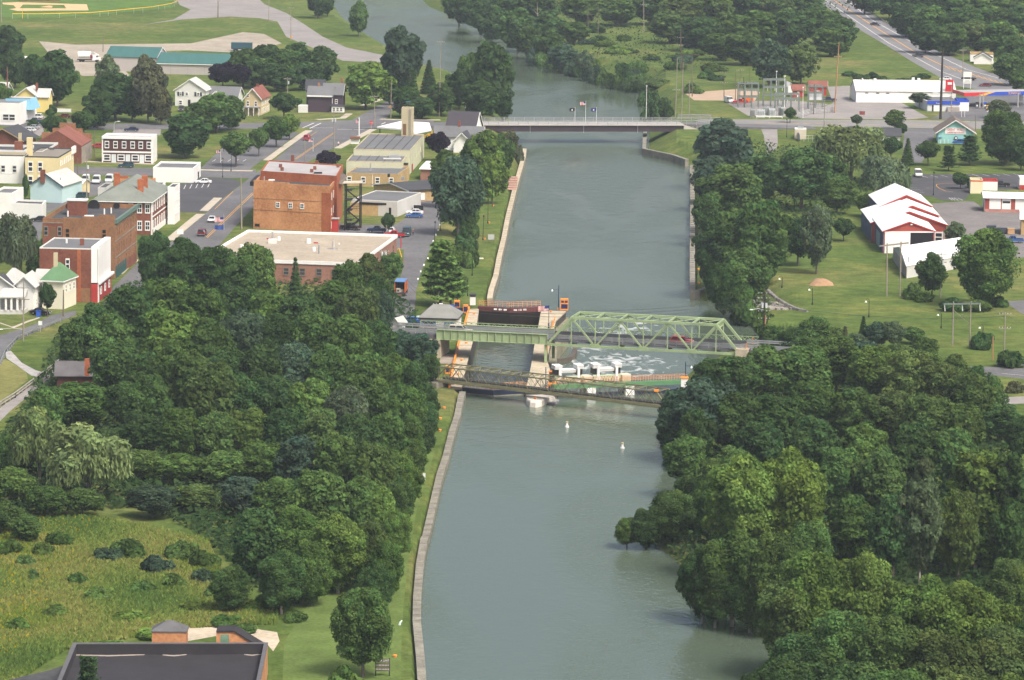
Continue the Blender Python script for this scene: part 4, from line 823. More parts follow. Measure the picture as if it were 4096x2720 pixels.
# ---- B large flat tan roof
ZB_ = 10.6
c = rect('f', (480, 1062), (1222, 1087), ZB_, (1427, 822)); d = (c[1]-c[0]).normalized(); c[0] = c[0]-d*18.5; c[3] = c[3]-d*18.5
B_ = flat('bank_building', 'long low brick building with a broad tan gravel roof and white fascia', c, ZB_, b_pink, tanroof, par=.55, trim=white)
mb = MB()
for k in range(4): a, b = inset(c, -.12)[k], inset(c, -.12)[(k+1) % 4]; mb.beam((a.x, a.y, ZB_-.35), (b.x, b.y, ZB_-.35), .2, .75)
mb.build('fascia', white, B_)
us_ = [(x-480)/742*(1-18.5/(c[1]-c[0]).length)+18.5/(c[1]-c[0]).length for x in (565, 715, 868, 1010, 1130)]
win(B_, c[0], c[1], us_, 8.0, 1.5, 2.0, plain('brown_frame', (.2, .15, .11)), dglass); win(B_, c[1], c[2], np.linspace(.1, .9, 6), 7.6, 1.0, 2.6, plain('brown_frame', (.2, .15, .11)), dglass)
zr_ = ZB_-.55
for x, y, w_, h_ in ((495, 880, .7, 1.0), (770, 905, 1.0, 1.1), (820, 980, .75, 1.0), (152, 955, .8, 1.0), (1052, 915, .3, .3)): vent(B_, 'f', x, y, zr_, w_*1.3, h_, white)
for x, y, h_ in ((438, 865, 1.7), (868, 1002, 2.2)): vent(B_, 'f', x, y, zr_, .55, h_, steelv, 'flue')
a = P('f', 440, 905, zr_); MB().box((a.x, a.y, zr_+.5), (2.1, 2.0, 1.0)).build('roof_unit', offw, B_)
for x, y in ((838, 908), (405, 870)): a = P('f', x, y, zr_); MB().box((a.x, a.y, zr_+.15), (1.1, .4, .3)).build('red_box', rpaint, B_)
sdsh = thing('satellite_dish', 'white satellite dish on the tan gravel roof', 'satellite dish', P('f', 995, 960, zr_)); a = P('f', 995, 960, zr_)
mb = MB(); n_ = 12; R_ = 1.25
for rr, xx in ((.05, 0.0), (.55, .1), (1.0, .34)):
    for k in range(n_): t_ = 2*math.pi*k/n_; mb.v.append((a.x+xx-.1, a.y+R_*rr*math.cos(t_)*.8+.0, a.z+1.5+R_*rr*math.sin(t_)))
mb.f = [(i*n_+k, i*n_+(k+1) % n_, (i+1)*n_+(k+1) % n_, (i+1)*n_+k) for i in range(2) for k in range(n_)]+[tuple(range(n_))]
mb.build('dish', white, sdsh); MB().beam(a, a+Vector((0, 0, 1.4)), .15).build('mast', steelv, sdsh); MB().box((a.x, a.y, a.z+.08), (2.6, 1.6, .14)).build('base_frame', steelv, sdsh)
# ---- C pale green-grey firehouse group
Z1 = 12.2
c = rect('y', (335, 815), (1515, 840), Z1, (1805, 505)); C1 = flat('firehouse', 'pale green firehouse with grey ribbed flat roofs and a square hose tower', c, Z1, pgreen, grey_roof, par=.35, trim=beige)
MB()
for k in range(1, 6):
    a, b = c[0].lerp(c[1], k/6), c[3].lerp(c[2], k/6); MB().beam((a.x, a.y, Z1-.28), (b.x, b.y, Z1-.28), .18, .12).build('roof_seam', tar, C1)
ct = rect('y', (1333, 520), (1562, 525), Z1, 4.5); ZT = Z1+8.3
flat('x', '', ct, ZT, beige, grey_roof, z0=Z1-.4, par=.3, root=C1); slab(C1, 'door', ct[0], ct[1], .15, .45, Z1, Z1+3.4, wood, .06)
mb = MB()
for s_ in (.72, .86): a = ct[0].lerp(ct[1], s_)+Vector((0, -.2, 0)); mb.beam((a.x, a.y, Z1), (a.x, a.y, ZT), .08)
for k in range(18): a, b = ct[0].lerp(ct[1], .72)+Vector((0, -.2, 0)), ct[0].lerp(ct[1], .86)+Vector((0, -.2, 0)); mb.beam((a.x, a.y, Z1+.3+k*.45), (b.x, b.y, Z1+.3+k*.45), .07)
mb.build('ladder', plain('ladder_grey', (.25, .25, .25)), C1); a = (ct[2]+ct[3])/2; MB().beam((a.x, a.y, ZT), (a.x, a.y, ZT+1.4), .2).build('siren_post', blackm, C1); MB().box((a.x, a.y, ZT+1.5), (1.6, .5, .4)).build('siren', teal, C1)
win(C1, c[1], c[2], [.25, .42, .58, .74], 8.6, .7, 1.7, pgreen, dglass); slab(C1, 'door', c[1], c[2], .12, .2, 4.9, 7.3, rpaint, .08)
Z2 = 10.6
c2 = rect('y', (185, 1062), (1345, 1085), Z2, (1500, 900)); flat('x', '', c2, Z2, pgreen, grey_roof, par=.3, root=C1, trim=beige)
for k in range(1, 6):
    a, b = c2[0].lerp(c2[1], k/6), c2[3].lerp(c2[2], k/6); MB().beam((a.x, a.y, Z2-.25), (b.x, b.y, Z2-.25), .18, .12).build('roof_seam', tar, C1)
a = P('y', 1195, 1000, Z2); MB().box((a.x, a.y, Z2+.3), (3.2, 2.6, .9)).build('roof_unit', steelv, C1); a = P('y', 1145, 1035, Z2-.2); MB().box((a.x, a.y, Z2+.05), (5.2, 1.0, .3)).build('roof_duct', offw, C1)
win(C1, c2[1], c2[2], [.2, .5, .8], 8.0, .7, 1.6, pgreen, dglass)
# attached tan wing with four white windows
Z3 = 8.9
c3 = rect('y', (200, 1308), (1262, 1340), Z3, (1340, 1180)); C3 = flat('tan_wing_building', 'low tan building with four white sash windows in front of the firehouse', c3, Z3, tan, grey_roof, par=.25)
win(C3, c3[0], c3[1], [.045, .32, .60, .87], 6.9, 1.35, 1.9); slab(C3, 'downpipe', c3[0], c3[1], .495, .505, 4.9, 8.5, white, .12); vent(C3, 'y', 690, 1270, Z3, .3, 2.2, steelv, 'flue')
a = P('y', 1395, 1360, 6); MB().box((a.x, a.y+1, 7.0), (2.0, 2.2, 4.2)).build('lift_shaft', tan, C3); MB().box((a.x, a.y+1, 9.25), (2.3, 2.5, .35)).build('shaft_roof', blackm, C3)
can = rect('y', (825, 350), (1640, 470), 11, (1960, 400))
cn = thing('petrol_canopy', 'bright white angled canopy roof behind the hose tower', 'canopy', P('y', 1400, 450, 5))
cp = [P('y', 825, 348, 9.6), P('y', 1335, 392, 9.6), P('y', 1605, 478, 9.6), P('y', 1965, 402, 9.6), P('y', 1918, 262, 9.6), P('y', 1335, 228, 9.6)]
MB().prism(cp, 9.1, 9.6, bottom=True).build('roof', wmetal, cn); MB().prism([p*1 for p in inset(cp[:4], 0)], 9.0, 9.09, bottom=True).build('soffit', plain('purple_edge', (.12, .1, .3)), cn)
for q in (cp[0], cp[3]): MB().beam((q.x*.98, q.y+2, 5), (q.x*.98, q.y+2, 9), .35).build('post', plain('dark_green', (.03, .09, .06)), cn)
# ---- black gable + grey building along the canal lot
c = rect('f', (1455, 372), (1695, 412), 8.6, (1780, 280)); c[3] = c[3]-(c[1]-c[0])*.35; c[0] = c[0]-(c[1]-c[0])*.35
t = gable('shop_building', 'tan shop with a shallow black gable roof and white garage doors by the canal-side parking', c, 8.3, 9.6, tan, shing, axis='y', trim=white, over=.6)
win(t, c[1], c[2], [.2, .45, .7], 6.4, 1.8, 2.0, white, white); 
a = P('f', 1640, 325, 9.3); MB().box((a.x, a.y, 9.8), (.9, .9, .9)).build('roof_fan', steelv, t); a = P('f', 1510, 300, 9.2); MB().box((a.x, a.y, 9.8), (.7, .7, .9)).build('roof_fan', blackm, t)
c = rect('f', (1165, 500), (1590, 520), 9.2, (1665, 430)); t = flat('workshop', 'grey flat-roofed workshop with a pale side wall beside the fire escape', c, 9.2, gwall, grey_roof, par=.2, trim=offw)
slab(t, 'door', c[0], c[1], .82, .87, 4.9, 7.4, darkop, .08)
c = rect('f', (1155, 532), (1488, 545), 8.3, 4.5); t2 = flat('tan_block_annex', 'plain tan brick annex in front of the grey workshop', c, 8.3, tan, blackm, par=.35); slab(t2, 'dark_fascia', c[0], c[1], .25, 1.06, 8.0, 8.6, blackm, .15)
c = rect('f', (1803, 222), (1950, 225), 8.2, 8); t = hip('brick_cottage', 'small brown brick cottage with a bright white roof behind the canal-side trees', c, 8.2, 10.2, b_pink, wmetal, ridge=.4)
# ---- D1 three-storey brown brick
ZD1 = 19.2
c = rect('e', (370, 700), (1080, 668), ZD1, (1208, 545), rot=-4); D1 = flat('brick_building', 'three-storey brown brick building with a stepped parapet and black roof', c, ZD1, b_bro, tar, par=1.1)
slab(D1, 'brick_front', c[0], c[1], 0, .28, 4.9, ZD1-1.1, b_red, .05); slab(D1, 'coping', c[0], c[1], 0, .28, ZD1-1.1, ZD1-.9, concd, .1)
slab(D1, 'stepped_parapet', c[0], c[1], .28, .55, ZD1, ZD1+.3, b_bro, 0, .35); slab(D1, 'stepped_parapet', c[0], c[1], .55, .78, ZD1, ZD1+.7, b_bro, 0, .35); slab(D1, 'stepped_parapet', c[0], c[1], .78, 1.0, ZD1, ZD1+1.2, b_bro, 0, .35)
win(D1, c[0], c[1], [.047, .235], 16.2, 1.0, 2.4, concd); win(D1, c[0], c[1], [.345, .85], 15.8, 1.1, 2.6, b_bro, darkop); slab(D1, 'door', c[0], c[1], .11, .18, 14.4, 17.2, wood, .08); win(D1, c[0], c[1], [.85], 11.5, 1.1, 2.6, concd)
for z_ in (16, 12, 8.2): win(D1, c[1], c[2], np.linspace(.08, .92, 9), z_, 1.0, 2.3, b_bro, glass)
for z_ in (17.6, 13.9, 9.9): slab(D1, 'brick_band', c[1], c[2], 0, 1, z_, z_+.2, concd, .12)
slab(D1, 'cornice', c[1], c[2], 0, 1, ZD1-.9, ZD1+.05, plain('copper_green', (.1, .17, .14)), .5)
slab(D1, 'shop_front', c[1], c[2], .02, .5, 4.9, 8.0, plain('shop_green', (.02, .08, .075)), .12); slab(D1, 'shop_front', c[1], c[2], .55, .98, 4.9, 7.6, b_red, .12)
a = P('e', 715, 640, ZD1-1); MB().box((a.x, a.y, ZD1+.7), (4.6, 3.4, 3.6)).build('stair_head', b_red, D1); MB().box((a.x, a.y, ZD1+2.6), (5, 3.8, .25)).build('stair_head_roof', offw, D1)
for x, y in ((962, 640), (1025, 630), (625, 660)): vent(D1, 'e', x, y, ZD1-1, .4, 1.4, white)
a = P('e', 822, 670, ZD1-1); MB().box((a.x, a.y, ZD1-.7), (2.2, 1.4, .5)).build('skylight', white, D1)
for x, r_ in ((865, 1.5), (640, .9), (1075, .8)): a = P('e', x, 545, ZD1); MB().tube([(a.x, a.y-.2, ZD1-.4), (a.x, a.y+.2, ZD1-.4)], r_, n=14).build('arched_parapet', blackm, D1)
# ---- D2 red brick with white side
ZD2 = 17.5
c = rect('e', (345, 965), (857, 935), ZD2, (945, 862), rot=-4); D2 = flat('brick_building', 'dark red brick building with a white painted shopfront side over a red ground floor', c, ZD2, b_red, grey_roof, par=.25, trim=offw)
win(D2, c[0], c[1], .545, 13.8, .95, 2.6); win(D2, c[0], c[1], .55, 9.4, .95, 2.6)
slab(D2, 'brick_patch', c[0], c[1], .5, .98, 4.9, 8.3, b_bro, .05); slab(D2, 'brick_pier', c[0], c[1], .73, .8, 4.9, ZD2-.3, b_red2, .06)
n_ = (c[2]-c[1]).normalized(); MB().prism([c[1]+n_*-.1+Vector((.02, 0, 0)), c[1]+n_*-.1+Vector((1.4, 0, 0)), c[2]+Vector((1.4, 0, 0)), c[2]+Vector((.02, 0, 0))], 9.6, ZD2+.4, bottom=True).build('white_facade', wwall, D2)
MB().prism([c[1]+n_*-.1+Vector((.02, 0, 0)), c[1]+n_*-.1+Vector((1.5, 0, 0)), c[2]+Vector((1.5, 0, 0)), c[2]+Vector((.02, 0, 0))], 4.9, 9.3, bottom=True).build('red_shop_front', rpaint, D2); q0, q1 = c[1]+Vector((1.6, 0, 0)), c[2]+Vector((1.6, 0, 0))
slab(D2, 'shop_cornice', q0, q1, 0, 1.05, 9.2, 9.7, wwall, .5); win(D2, q0, q1, [.2, .5, .8], 7.4, 1.4, 1.8); slab(D2, 'corner_board', q0, q1, 0, .06, 4.9, ZD2, wwall, .06)
chim(D2, P('e', 757, 915, ZD2), .9, ZD2-.4, ZD2+1.3, b_red); vent(D2, 'e', 614, 905, ZD2, .5, .9, white)
# faded pink lettering on the white side
def text_obj(body, parent, p, rot, size, mat, name='lettering', ext=.02, align='CENTER', squeeze=1.0):
    cu = bpy.data.curves.new(name, 'FONT'); cu.body = body; cu.size = size; cu.extrude = ext; cu.align_x = align; cu.align_y = 'CENTER'; cu.materials.append(mat); cu.resolution_u = 2
    o = bpy.data.objects.new(name, cu); C.objects.link(o); o.rotation_euler = rot; o.scale = (squeeze, 1, 1)
    me = bpy.data.meshes.new_from_object(o); bpy.data.objects.remove(o); bpy.data.curves.remove(cu)
    o = link(name, me, parent, None if parent is not None else Vector(p)); o.rotation_euler = rot; o.scale = (squeeze, 1, 1); o['kind'] = 'stuff'
    if parent is not None: o.location = Vector(p)-ORG[parent.name]
    return o
# ---- D3 hotel with green slate hip roof
ZD3 = 13.6
c = rect('e', (860, 512), (1393, 530), ZD3, (1540, 402), rot=-4); D3 = hip('brick_hotel', 'red brick Greek revival building with a green slate hip roof and white windows', c, ZD3, 18.2, b_red, slate_green, ridge=.55, along='y', trim=white, over=.7, cat='building')
for z_ in (11.9, 7.4): win(D3, c[0], c[1], [.65, .8, .935], z_, 1.3, 2.6, kind='cross'); win(D3, c[1], c[2], np.linspace(.08, .92, 8), z_, 1.2, 2.4)
slab(D3, 'corner_pilaster', c[1], c[2], 0, .035, 4.9, ZD3, white, .15); slab(D3, 'belt', c[1], c[2], 0, 1, 9.4, 9.7, white, .12); slab(D3, 'shop_front', c[1], c[2], .1, .98, 4.9, 6.4, white, .12)
for x, y in ((1080, 330), (1296, 385), (1335, 350)): p = P('e', x, y, 17); chim(D3, p, 1.5, 14.5, 19.0, b_red2)
for x, y in ((1098, 405), (1200, 408)): p = P('e', x, y, 15.8); MB().box((p.x, p.y, 15.95), (.8, .8, .5)).build('roof_light', offw, D3)
c = rect('e', (1535, 400), (1622, 372), 15, 9, rot=-4); t = flat('white_shop', 'narrow tall white shop adjoining the brick hotel', c, 15, wwall, tar, par=.3); win(t, c[1], c[2], [.2, .5, .8], 12, .9, 2.0); win(t, c[1], c[2], [.2, .5, .8], 8.6, .9, 2.0)
c = rect('e', (1365, 375), (1480, 372), 14.6, 9, rot=-4); t = flat('white_shop', 'white rear block with a black flat roof behind the brick hotel', c, 14.6, wwall, tar, par=.2)
c = rect('e', (1090, 310), (1420, 312), 16.0, 3.2, rot=-4); t = flat('brick_building', 'stepped orange-brown brick parapet block behind the green slate roof', c, 16, b_org, tar, par=.5); slab(t, 'stepped_parapet', c[0], c[1], .0, .27, 16, 16.7, b_red2, 0, .5); slab(t, 'stepped_parapet', c[0], c[1], .27, .7, 16, 16.35, b_org, 0, .5)
c = rect('e', (895, 400), (980, 385), 13, 12, rot=-4); flat('stone_annex', 'pale grey annex wall on the left of the green slate roof', c, 13, gwall, tar, par=.3)
# ---- D4 brown with white trim
ZD4 = 13.0
c = rect('a', (937, 1258), (1408, 1262), ZD4, (1466, 1235), rot=-3); D4 = flat('brown_storefront', 'two-storey dark brown storefront building with white corner trim and white doors', c, ZD4, M('brown_siding', (.075, .03, .027), .12, .4), lroof, par=.6, trim=white)
for u in (0, .975): slab(D4, 'corner_board', c[0], c[1], u, u+.025, 4.9, ZD4, white, .1)
slab(D4, 'cornice', c[0], c[1], 0, 1, ZD4-.75, ZD4+.05, white, .35); slab(D4, 'belt', c[0], c[1], 0, 1, 8.1, 8.6, white, .15); slab(D4, 'east_face', c[1], c[2], 0, 1, 4.9, ZD4-.6, wwall, .06)
win(D4, c[0], c[1], [.1, .27, .44, .61, .77, .93], 10.5, 1.35, 2.2); win(D4, c[0], c[1], [.1, .38, .66, .92], 6.6, 2.2, 2.0)
for u in (.235, .515, .79): slab(D4, 'door', c[0], c[1], u-.045, u+.045, 4.95, 7.6, plain('pale_door', (.55, .6, .62)), .12); 
# ---- D5 white box
ZD5 = 9.3
c = rect('e', (1410, 207), (1785, 210), ZD5, (1810, 155), rot=-3); D5 = flat('white_block_shop', 'plain white single-storey block with a charcoal flat roof on the street corner', c, ZD5, wwall, grey_roof, par=.6, trim=wwall); slab(D5, 'door', c[1], c[2], .6, .75, 4.95, 7, blackm, .06)
# ---- D6 cream, D7 white
ZD6 = 13.4
c = rect('e', (228, 105), (545, 106), ZD6, (684, 28), rot=-4); D6 = flat('cream_brick_building', 'cream two-storey building with a flat brown-grey roof and tall windows', c, ZD6, cream, M('brown_grey_roof', (.2, .18, .15), .15, .2), par=.35, trim=tar)
win(D6, c[0], c[1], [.16, .45], 10.4, 1.4, 3.2); win(D6, c[0], c[1], [.16, .45], 6.4, 1.4, 3.0); chim(D6, P('e', 275, 85, ZD6), 1.6, ZD6-.5, ZD6+4.8, cream); win(D6, c[1], c[2], np.linspace(.12, .88, 7), 11.3, .9, 1.7); slab(D6, 'hanging_sign', c[1], c[2], .85, 1.05, 12, 14.0, white, .5)
MB().box((P('e', 480, 170, 9).x, P('e', 480, 170, 9).y-.4, 10.6), (1.4, .7, 5.2)).build('ivy', M('ivy', (.035, .035, .025), .4, 2), D6)
ZD7 = 12.8
c = rect('e', (-140, 100), (220, 108), ZD7, 13, rot=-4); D7 = flat('white_building', 'white two-storey building with a black roof at the left edge, beside the cream one', c, ZD7, wwall, tar, par=.6, trim=wwall); win(D7, c[0], c[1], [.47, .76], 9.2, 1.3, 2.3, offw); MB().box((P('e', 70, 240, 9).x, P('e', 70, 240, 9).y-1, 8.4), (3.2, 2, .25)).build('balcony', gwall, D7)
for i, (fl, fr, br, z, mt, lb) in enumerate([((-140, 40), (225, 50), (300, 0), 13.6, beige, 'low parapet-walled black roof left of the tall cream chimney'), ((150, 60), (400, 50), (500, -25), 13.2, b_red, 'black flat roof section with a pale parapet behind the cream building')]):
    c = rect('e', fl, fr, z, br, rot=-4); t = flat('flat_roof_block', lb, c, z, mt, tar, par=.6, trim=offw)
    if i == 0: chim(t, P('e', 172, 35, z), 2.2, z-.6, z+2.2, b_red); chim(t, P('e', 185, -30, z), .9, z-.6, z+2.6, beige)
# ---- D8 light blue cottage
c = rect('e', (285, 345), (566, 368), 10.2, 16, rot=-14); D8 = gable('blue_cottage', 'light blue gable cottage with a pale roof near the vans', c, 9.8, 12.8, lblue, lshing, trim=plain('navy_trim', (.03, .05, .12))); chim(D8, P('e', 395, 262, 13), 1.3, 10.5, 14.0, b_red)
c = rect('e', (640, 350), (752, 345), 8.4, 7, rot=-14); gable('cream_shed', 'small cream shed attached behind the light blue cottage', c, 7.9, 9, cream, offw, axis='x')
# ---- D9 stepped-gable brick hall
c = rect('u', (620, 1195), (1460, 1298), 11.2, 17, rot=-4)
D9 = gable('brick_hall', 'red-brown brick hall with stepped gable parapets and a red shingle roof', c, 10.2, 14.6, b_red, brick_roof, axis='y', over=.05, cat='building', ridge_at=.52)
for k, (u0, u1, z1) in enumerate(((0, .22, 11.2), (.22, .36, 12.6), (.36, .68, 14.2), (.68, .82, 12.6), (.82, 1.0, 11.2))): slab(D9, 'stepped_parapet', c[0], c[1], u0, u1, 4.9, z1-1.2, b_red, .15); slab(D9, 'stepped_parapet', c[3], c[2], u0, u1, 4.9, z1+1.2, b_bro, .0, .5)
slab(D9, 'east_face', c[1], c[2], 0, 1, 4.9, 10, M('patched_stucco', (.3, .27, .23), .3, .7), .06)
for k in range(6): a = c[1].lerp(c[2], .1+k*.16)+Vector((-1.2, 0, 0)); MB().box((a.x, a.y, 10.8), (.5, .8, .3)).build('snow_guard', white, D9)
# ---- D10 dark gable garage
c = rect('u', (-260, 1090), (380, 1160), 10.2, 13, rot=-12); t = gable('brick_garage', 'red brick garage with a broad charcoal gable roof at the left edge', c, 9.2, 12.4, b_red, shing, trim=tan, over=.9)
# ---- D11 showroom
c = rect('u', (-300, 900), (360, 910), 5.2, 22, rot=-8); t = flat('showroom', 'white car showroom with a sky-blue mansard corner at the left edge', c, 12.2, wwall, M('slate_roof', (.16, .17, .18), .1), par=.3); 
n_ = (c[2]-c[1]).normalized(); d_ = (c[1]-c[0]).normalized(); skyb = M('sky_blue_panel', (.22, .45, .6), .05)
MB().add([c[1]+d_*-7+n_*9+Vector((0, 0, 4)), c[1]+d_*2.2+n_*9+Vector((0, 0, 4)), c[1]+d_*2.2+n_*19+Vector((0, 0, 4)), c[1]+d_*-7+n_*9+Vector((0, 0, 7.6)), c[1]+d_*.9+n_*9.6+Vector((0, 0, 7.6)), c[1]+d_*.9+n_*18+Vector((0, 0, 7.6))], [(0, 1, 4, 3), (1, 2, 5, 4)]).build('mansard', skyb, t)
win(t, c[0], c[1], [.62, .8], 7.5, 2.4, 2.4)
# ---- D12 yellow house, D13 white house, D14 garage
yel = M('yellow_siding', (.68, .56, .22), .06, .4)
c = rect('u', (285, 358), (690, 362), 11, 9.5, rot=-8); c[1] = c[1]; D12 = gable('yellow_house', 'yellow two-storey house with a grey roof and a glazed porch', c, 10.4, 13.2, yel, lshing, trim=white, over=.5)
c_ = [c[1]+Vector((0, 1.2, 0)), c[1]+Vector((3.6, .8, 0)), c[1]+Vector((4.2, 8, 0)), c[1]+Vector((.4, 8.4, 0))]; gable('x', '', c_, 10.2, 12.6, yel, lshing, axis='x', root=D12, trim=white)
win(D12, c[0], c[1], [.35, .72], 9.0, .9, 1.7); chim(D12, c[1]+Vector((-.6, 4.5, 0)), .8, 12, 14.6, b_red)
d_ = (c[1]-c[0]).normalized(); n_ = Vector((d_.y, -d_.x, 0)); pc = [c[0]+n_*2.4, c[1]+n_*2.4, c[1], c[0]]; MB().prism(pc, 4.9, 7.4).build('porch', yel, D12); MB().add([(pc[0].x-.3, pc[0].y-.3, 7.4), (pc[1].x+.3, pc[1].y-.3, 7.4), (pc[2].x+.3, pc[2].y, 8.3), (pc[3].x-.3, pc[3].y, 8.3)], [(0, 1, 2, 3)]).build('porch_roof', gshing, D12); win(D12, pc[0], pc[1], [.16, .4, .62, .85], 6.2, 1.0, 1.5)
c = rect('u', (-200, 260), (110, 240), 10.5, 9, rot=-8); gable('white_house', 'white house cut by the left edge beside the reddish pole', c, 9.5, 12.2, wwall, lshing, axis='x', trim=white)
c = rect('a', (58, 665), (248, 672), 7.4, 6, rot=-8); gable('pale_garage', 'low pale garage with a light roof behind the yellow house', c, 7.2, 8.6, cream, lshing, axis='x')
c = rect('a', (170, 530), (262, 550), 8.6, 6, rot=-20); gable('white_shed', 'small white-roofed shed between the dark trees near the left edge', c, 7.6, 9, wwall, wmetal, axis='x')
# ---- E teal-roofed warehouses
ZE = 10.4
c = rect('a', (975, 522), (1442, 535), ZE, 17, rot=-9); t = gable('warehouse', 'grey block warehouse with a teal metal roof, the taller left one', c, ZE, 13.6, M('block_wall', (.4, .37, .35), .08, .2), teal, axis='x', cat='warehouse', trim=white, over=.3)
c = rect('a', (1450, 580), (2420, 608), 9.0, 18, rot=-6); t = gable('warehouse', 'long grey block warehouse with a lower teal metal roof', c, 9.0, 12.2, M('block_wall', (.4, .37, .35), .08, .2), teal, axis='x', cat='warehouse', trim=white, over=.3)
for u in (.13, .29, .45, .6): slab(t, 'wall_joint', c[0], c[1], u, u+.004, 4.9, 8.8, lroof, .06)
slab(t, 'eave_gutter', c[0], c[1], 0, 1, 8.75, 9.0, white, .5)
# ---- houses on bridge street
c = rect('a', (1614, 805), (1900, 812), 11.4, 9, rot=-8); t = gable('white_house', 'white gable house with black shutters and a pale shingle roof', c, 10.6, 14.2, offw, lshing, trim=white, over=.5, ridge_at=.48); win(t, c[0], c[1], [.18, .38, .75], 9.2, 1.0, 1.3); win(t, c[0], c[1], [.18], 6.2, 1.2, 1.6); slab(t, 'door', c[0], c[1], .42, .5, 4.95, 7.2, blackm, .08)
for u in (.11, .25, .66, .84): slab(t, 'shutter', c[0], c[1], u-.03, u+.03, 8.5, 9.9, plain('shutter_navy', (.03, .04, .06)), .12)
c = rect('a', (1930, 865), (2190, 865), 9.2, 9, rot=-8); t = gable('grey_roof_house', 'low house with a charcoal roof and white gables between the white and tan houses', c, 8.6, 11.2, offw, grey_roof, axis='x', trim=white, over=.6); c_ = [c[0].lerp(c[1], .02)+Vector((0, -2, 0)), c[0].lerp(c[1], .45)+Vector((0, -2, 0)), c[0].lerp(c[1], .45)+Vector((0, 2.5, 0)), c[0].lerp(c[1], .02)+Vector((0, 2.5, 0))]; gable('x', '', c_, 8.3, 10.2, offw, grey_roof, root=t, trim=white)
tanh = M('tan_siding', (.5, .41, .24), .07, .4)
c = rect('a', (2262, 880), (2400, 895), 11.4, 14, rot=-9); t = gable('tan_house', 'tan two-storey house with a red-brown roof and a white arched porch', c, 10.9, 14.0, tanh, brick_roof, trim=white, over=.6); win(t, c[0], c[1], [.2, .7], 8.9, .9, 2.0); win(t, c[0], c[1], [.2], 11.6, .8, 1.4); win(t, c[1], c[2], np.linspace(.15, .9, 5), 9, .8, 1.8); win(t, c[1], c[2], np.linspace(.15, .9, 5), 6.4, .8, 1.8); chim(t, c[0].lerp(c[2], .5), .8, 13, 15, b_red)
d_ = (c[1]-c[0]).normalized(); n_ = Vector((d_.y, -d_.x, 0)); pc = [c[0]+n_*2.6, c[1]+n_*2.6, c[1], c[0]]; MB().prism(pc, 7.6, 7.9, bottom=True).build('porch_roof', gshing, t)
for k in range(4): q = pc[0].lerp(pc[1], k/3); MB().beam((q.x, q.y, 5), (q.x, q.y, 7.6), .22).build('porch_column', white, t)
# dark Victorian
vict = M('dark_plum_siding', (.055, .038, .05), .12, .4)
c = rect('b', (480, 882), (698, 885), 10.6, 8, rot=-5); t = gable('dark_house', 'dark plum house with grey roofs, white eaves and a white glazed porch', c, 10.6, 13.4, vict, grey_roof, trim=None, axis='x', over=.6); slab(t, 'eave', c[0], c[1], -.03, 1.03, 10.3, 10.7, white, .7)
c_ = [c[1]+Vector((-3, 1.5, 0)), c[1]+Vector((3.5, 1.3, 0)), c[1]+Vector((4, 14, 0)), c[1]+Vector((-2.5, 14, 0))]; gable('x', '', c_, 11, 14.2, vict, grey_roof, root=t, axis='x', trim=white, over=.5); win(t, c_[0], c_[1], [.7], 8.6, .9, 1.6); win(t, c[1], c[2], [.2, .5], 8.8, .7, 1.8)
c_ = [c[0]+Vector((-1, 8, 0)), c[0]+Vector((5, 8, 0)), c[0]+Vector((5, 14, 0)), c[0]+Vector((-1, 14, 0))]; gable('x', '', c_, 12, 15, vict, shing, root=t, axis='x', over=.5); chim(t, c[0]+Vector((3.5, 4, 0)), .8, 12, 14.6, b_bro); chim(t, c[1]+Vector((3, 10, 0)), .8, 13, 16, b_bro)
pc = [c[1]+Vector((.1, -2, 0)), c[1]+Vector((4.2, -2, 0)), c[1]+Vector((4.4, 1, 0)), c[1]+Vector((.2, 1, 0))]; MB().prism(pc, 5.2, 7.3).build('porch', wwall, t); MB().prism(inset(pc, -.4), 7.3, 7.6, bottom=True).build('porch_roof', shing, t); win(t, pc[0], pc[1], [.2, .5, .8], 6.3, 1.0, 1.4); slab(t, 'cottage_wing', c[0], c[0]+Vector((-3.2, 0, 0)), 0, 1, 4.9, 7.4, offw, 1, 3)
# ---- pair by the far bridge
c = rect('b', (1760, 1090), (2015, 1140), 10.6, 11, rot=-12); t = gable('dark_roof_house', 'house with a steep dark roof and a white pointed gable beside the grey road bridge', c, 8.0, 13.0, wwall, M('dark_plum_roof', (.05, .045, .055), .1, .4), axis='x', trim=white, over=.5)
c = rect('b', (1825, 1262), (1975, 1285), 9.6, 9, rot=-10); t = gable('white_gable_house', 'white gable house with charcoal roofs behind the purple-leaved tree', c, 8.6, 11.2, wwall, shing, trim=white, over=.7); c_ = [c[0]+Vector((-6, 6, 0)), c[1]+Vector((4, 6, 0)), c[1]+Vector((4, 14, 0)), c[0]+Vector((-6, 14, 0))]; gable('x', '', c_, 9.4, 12.2, wwall, grey_roof, axis='x', root=t, trim=white); chim(t, c_[0].lerp(c_[2], .5), .8, 11.6, 14, b_red)
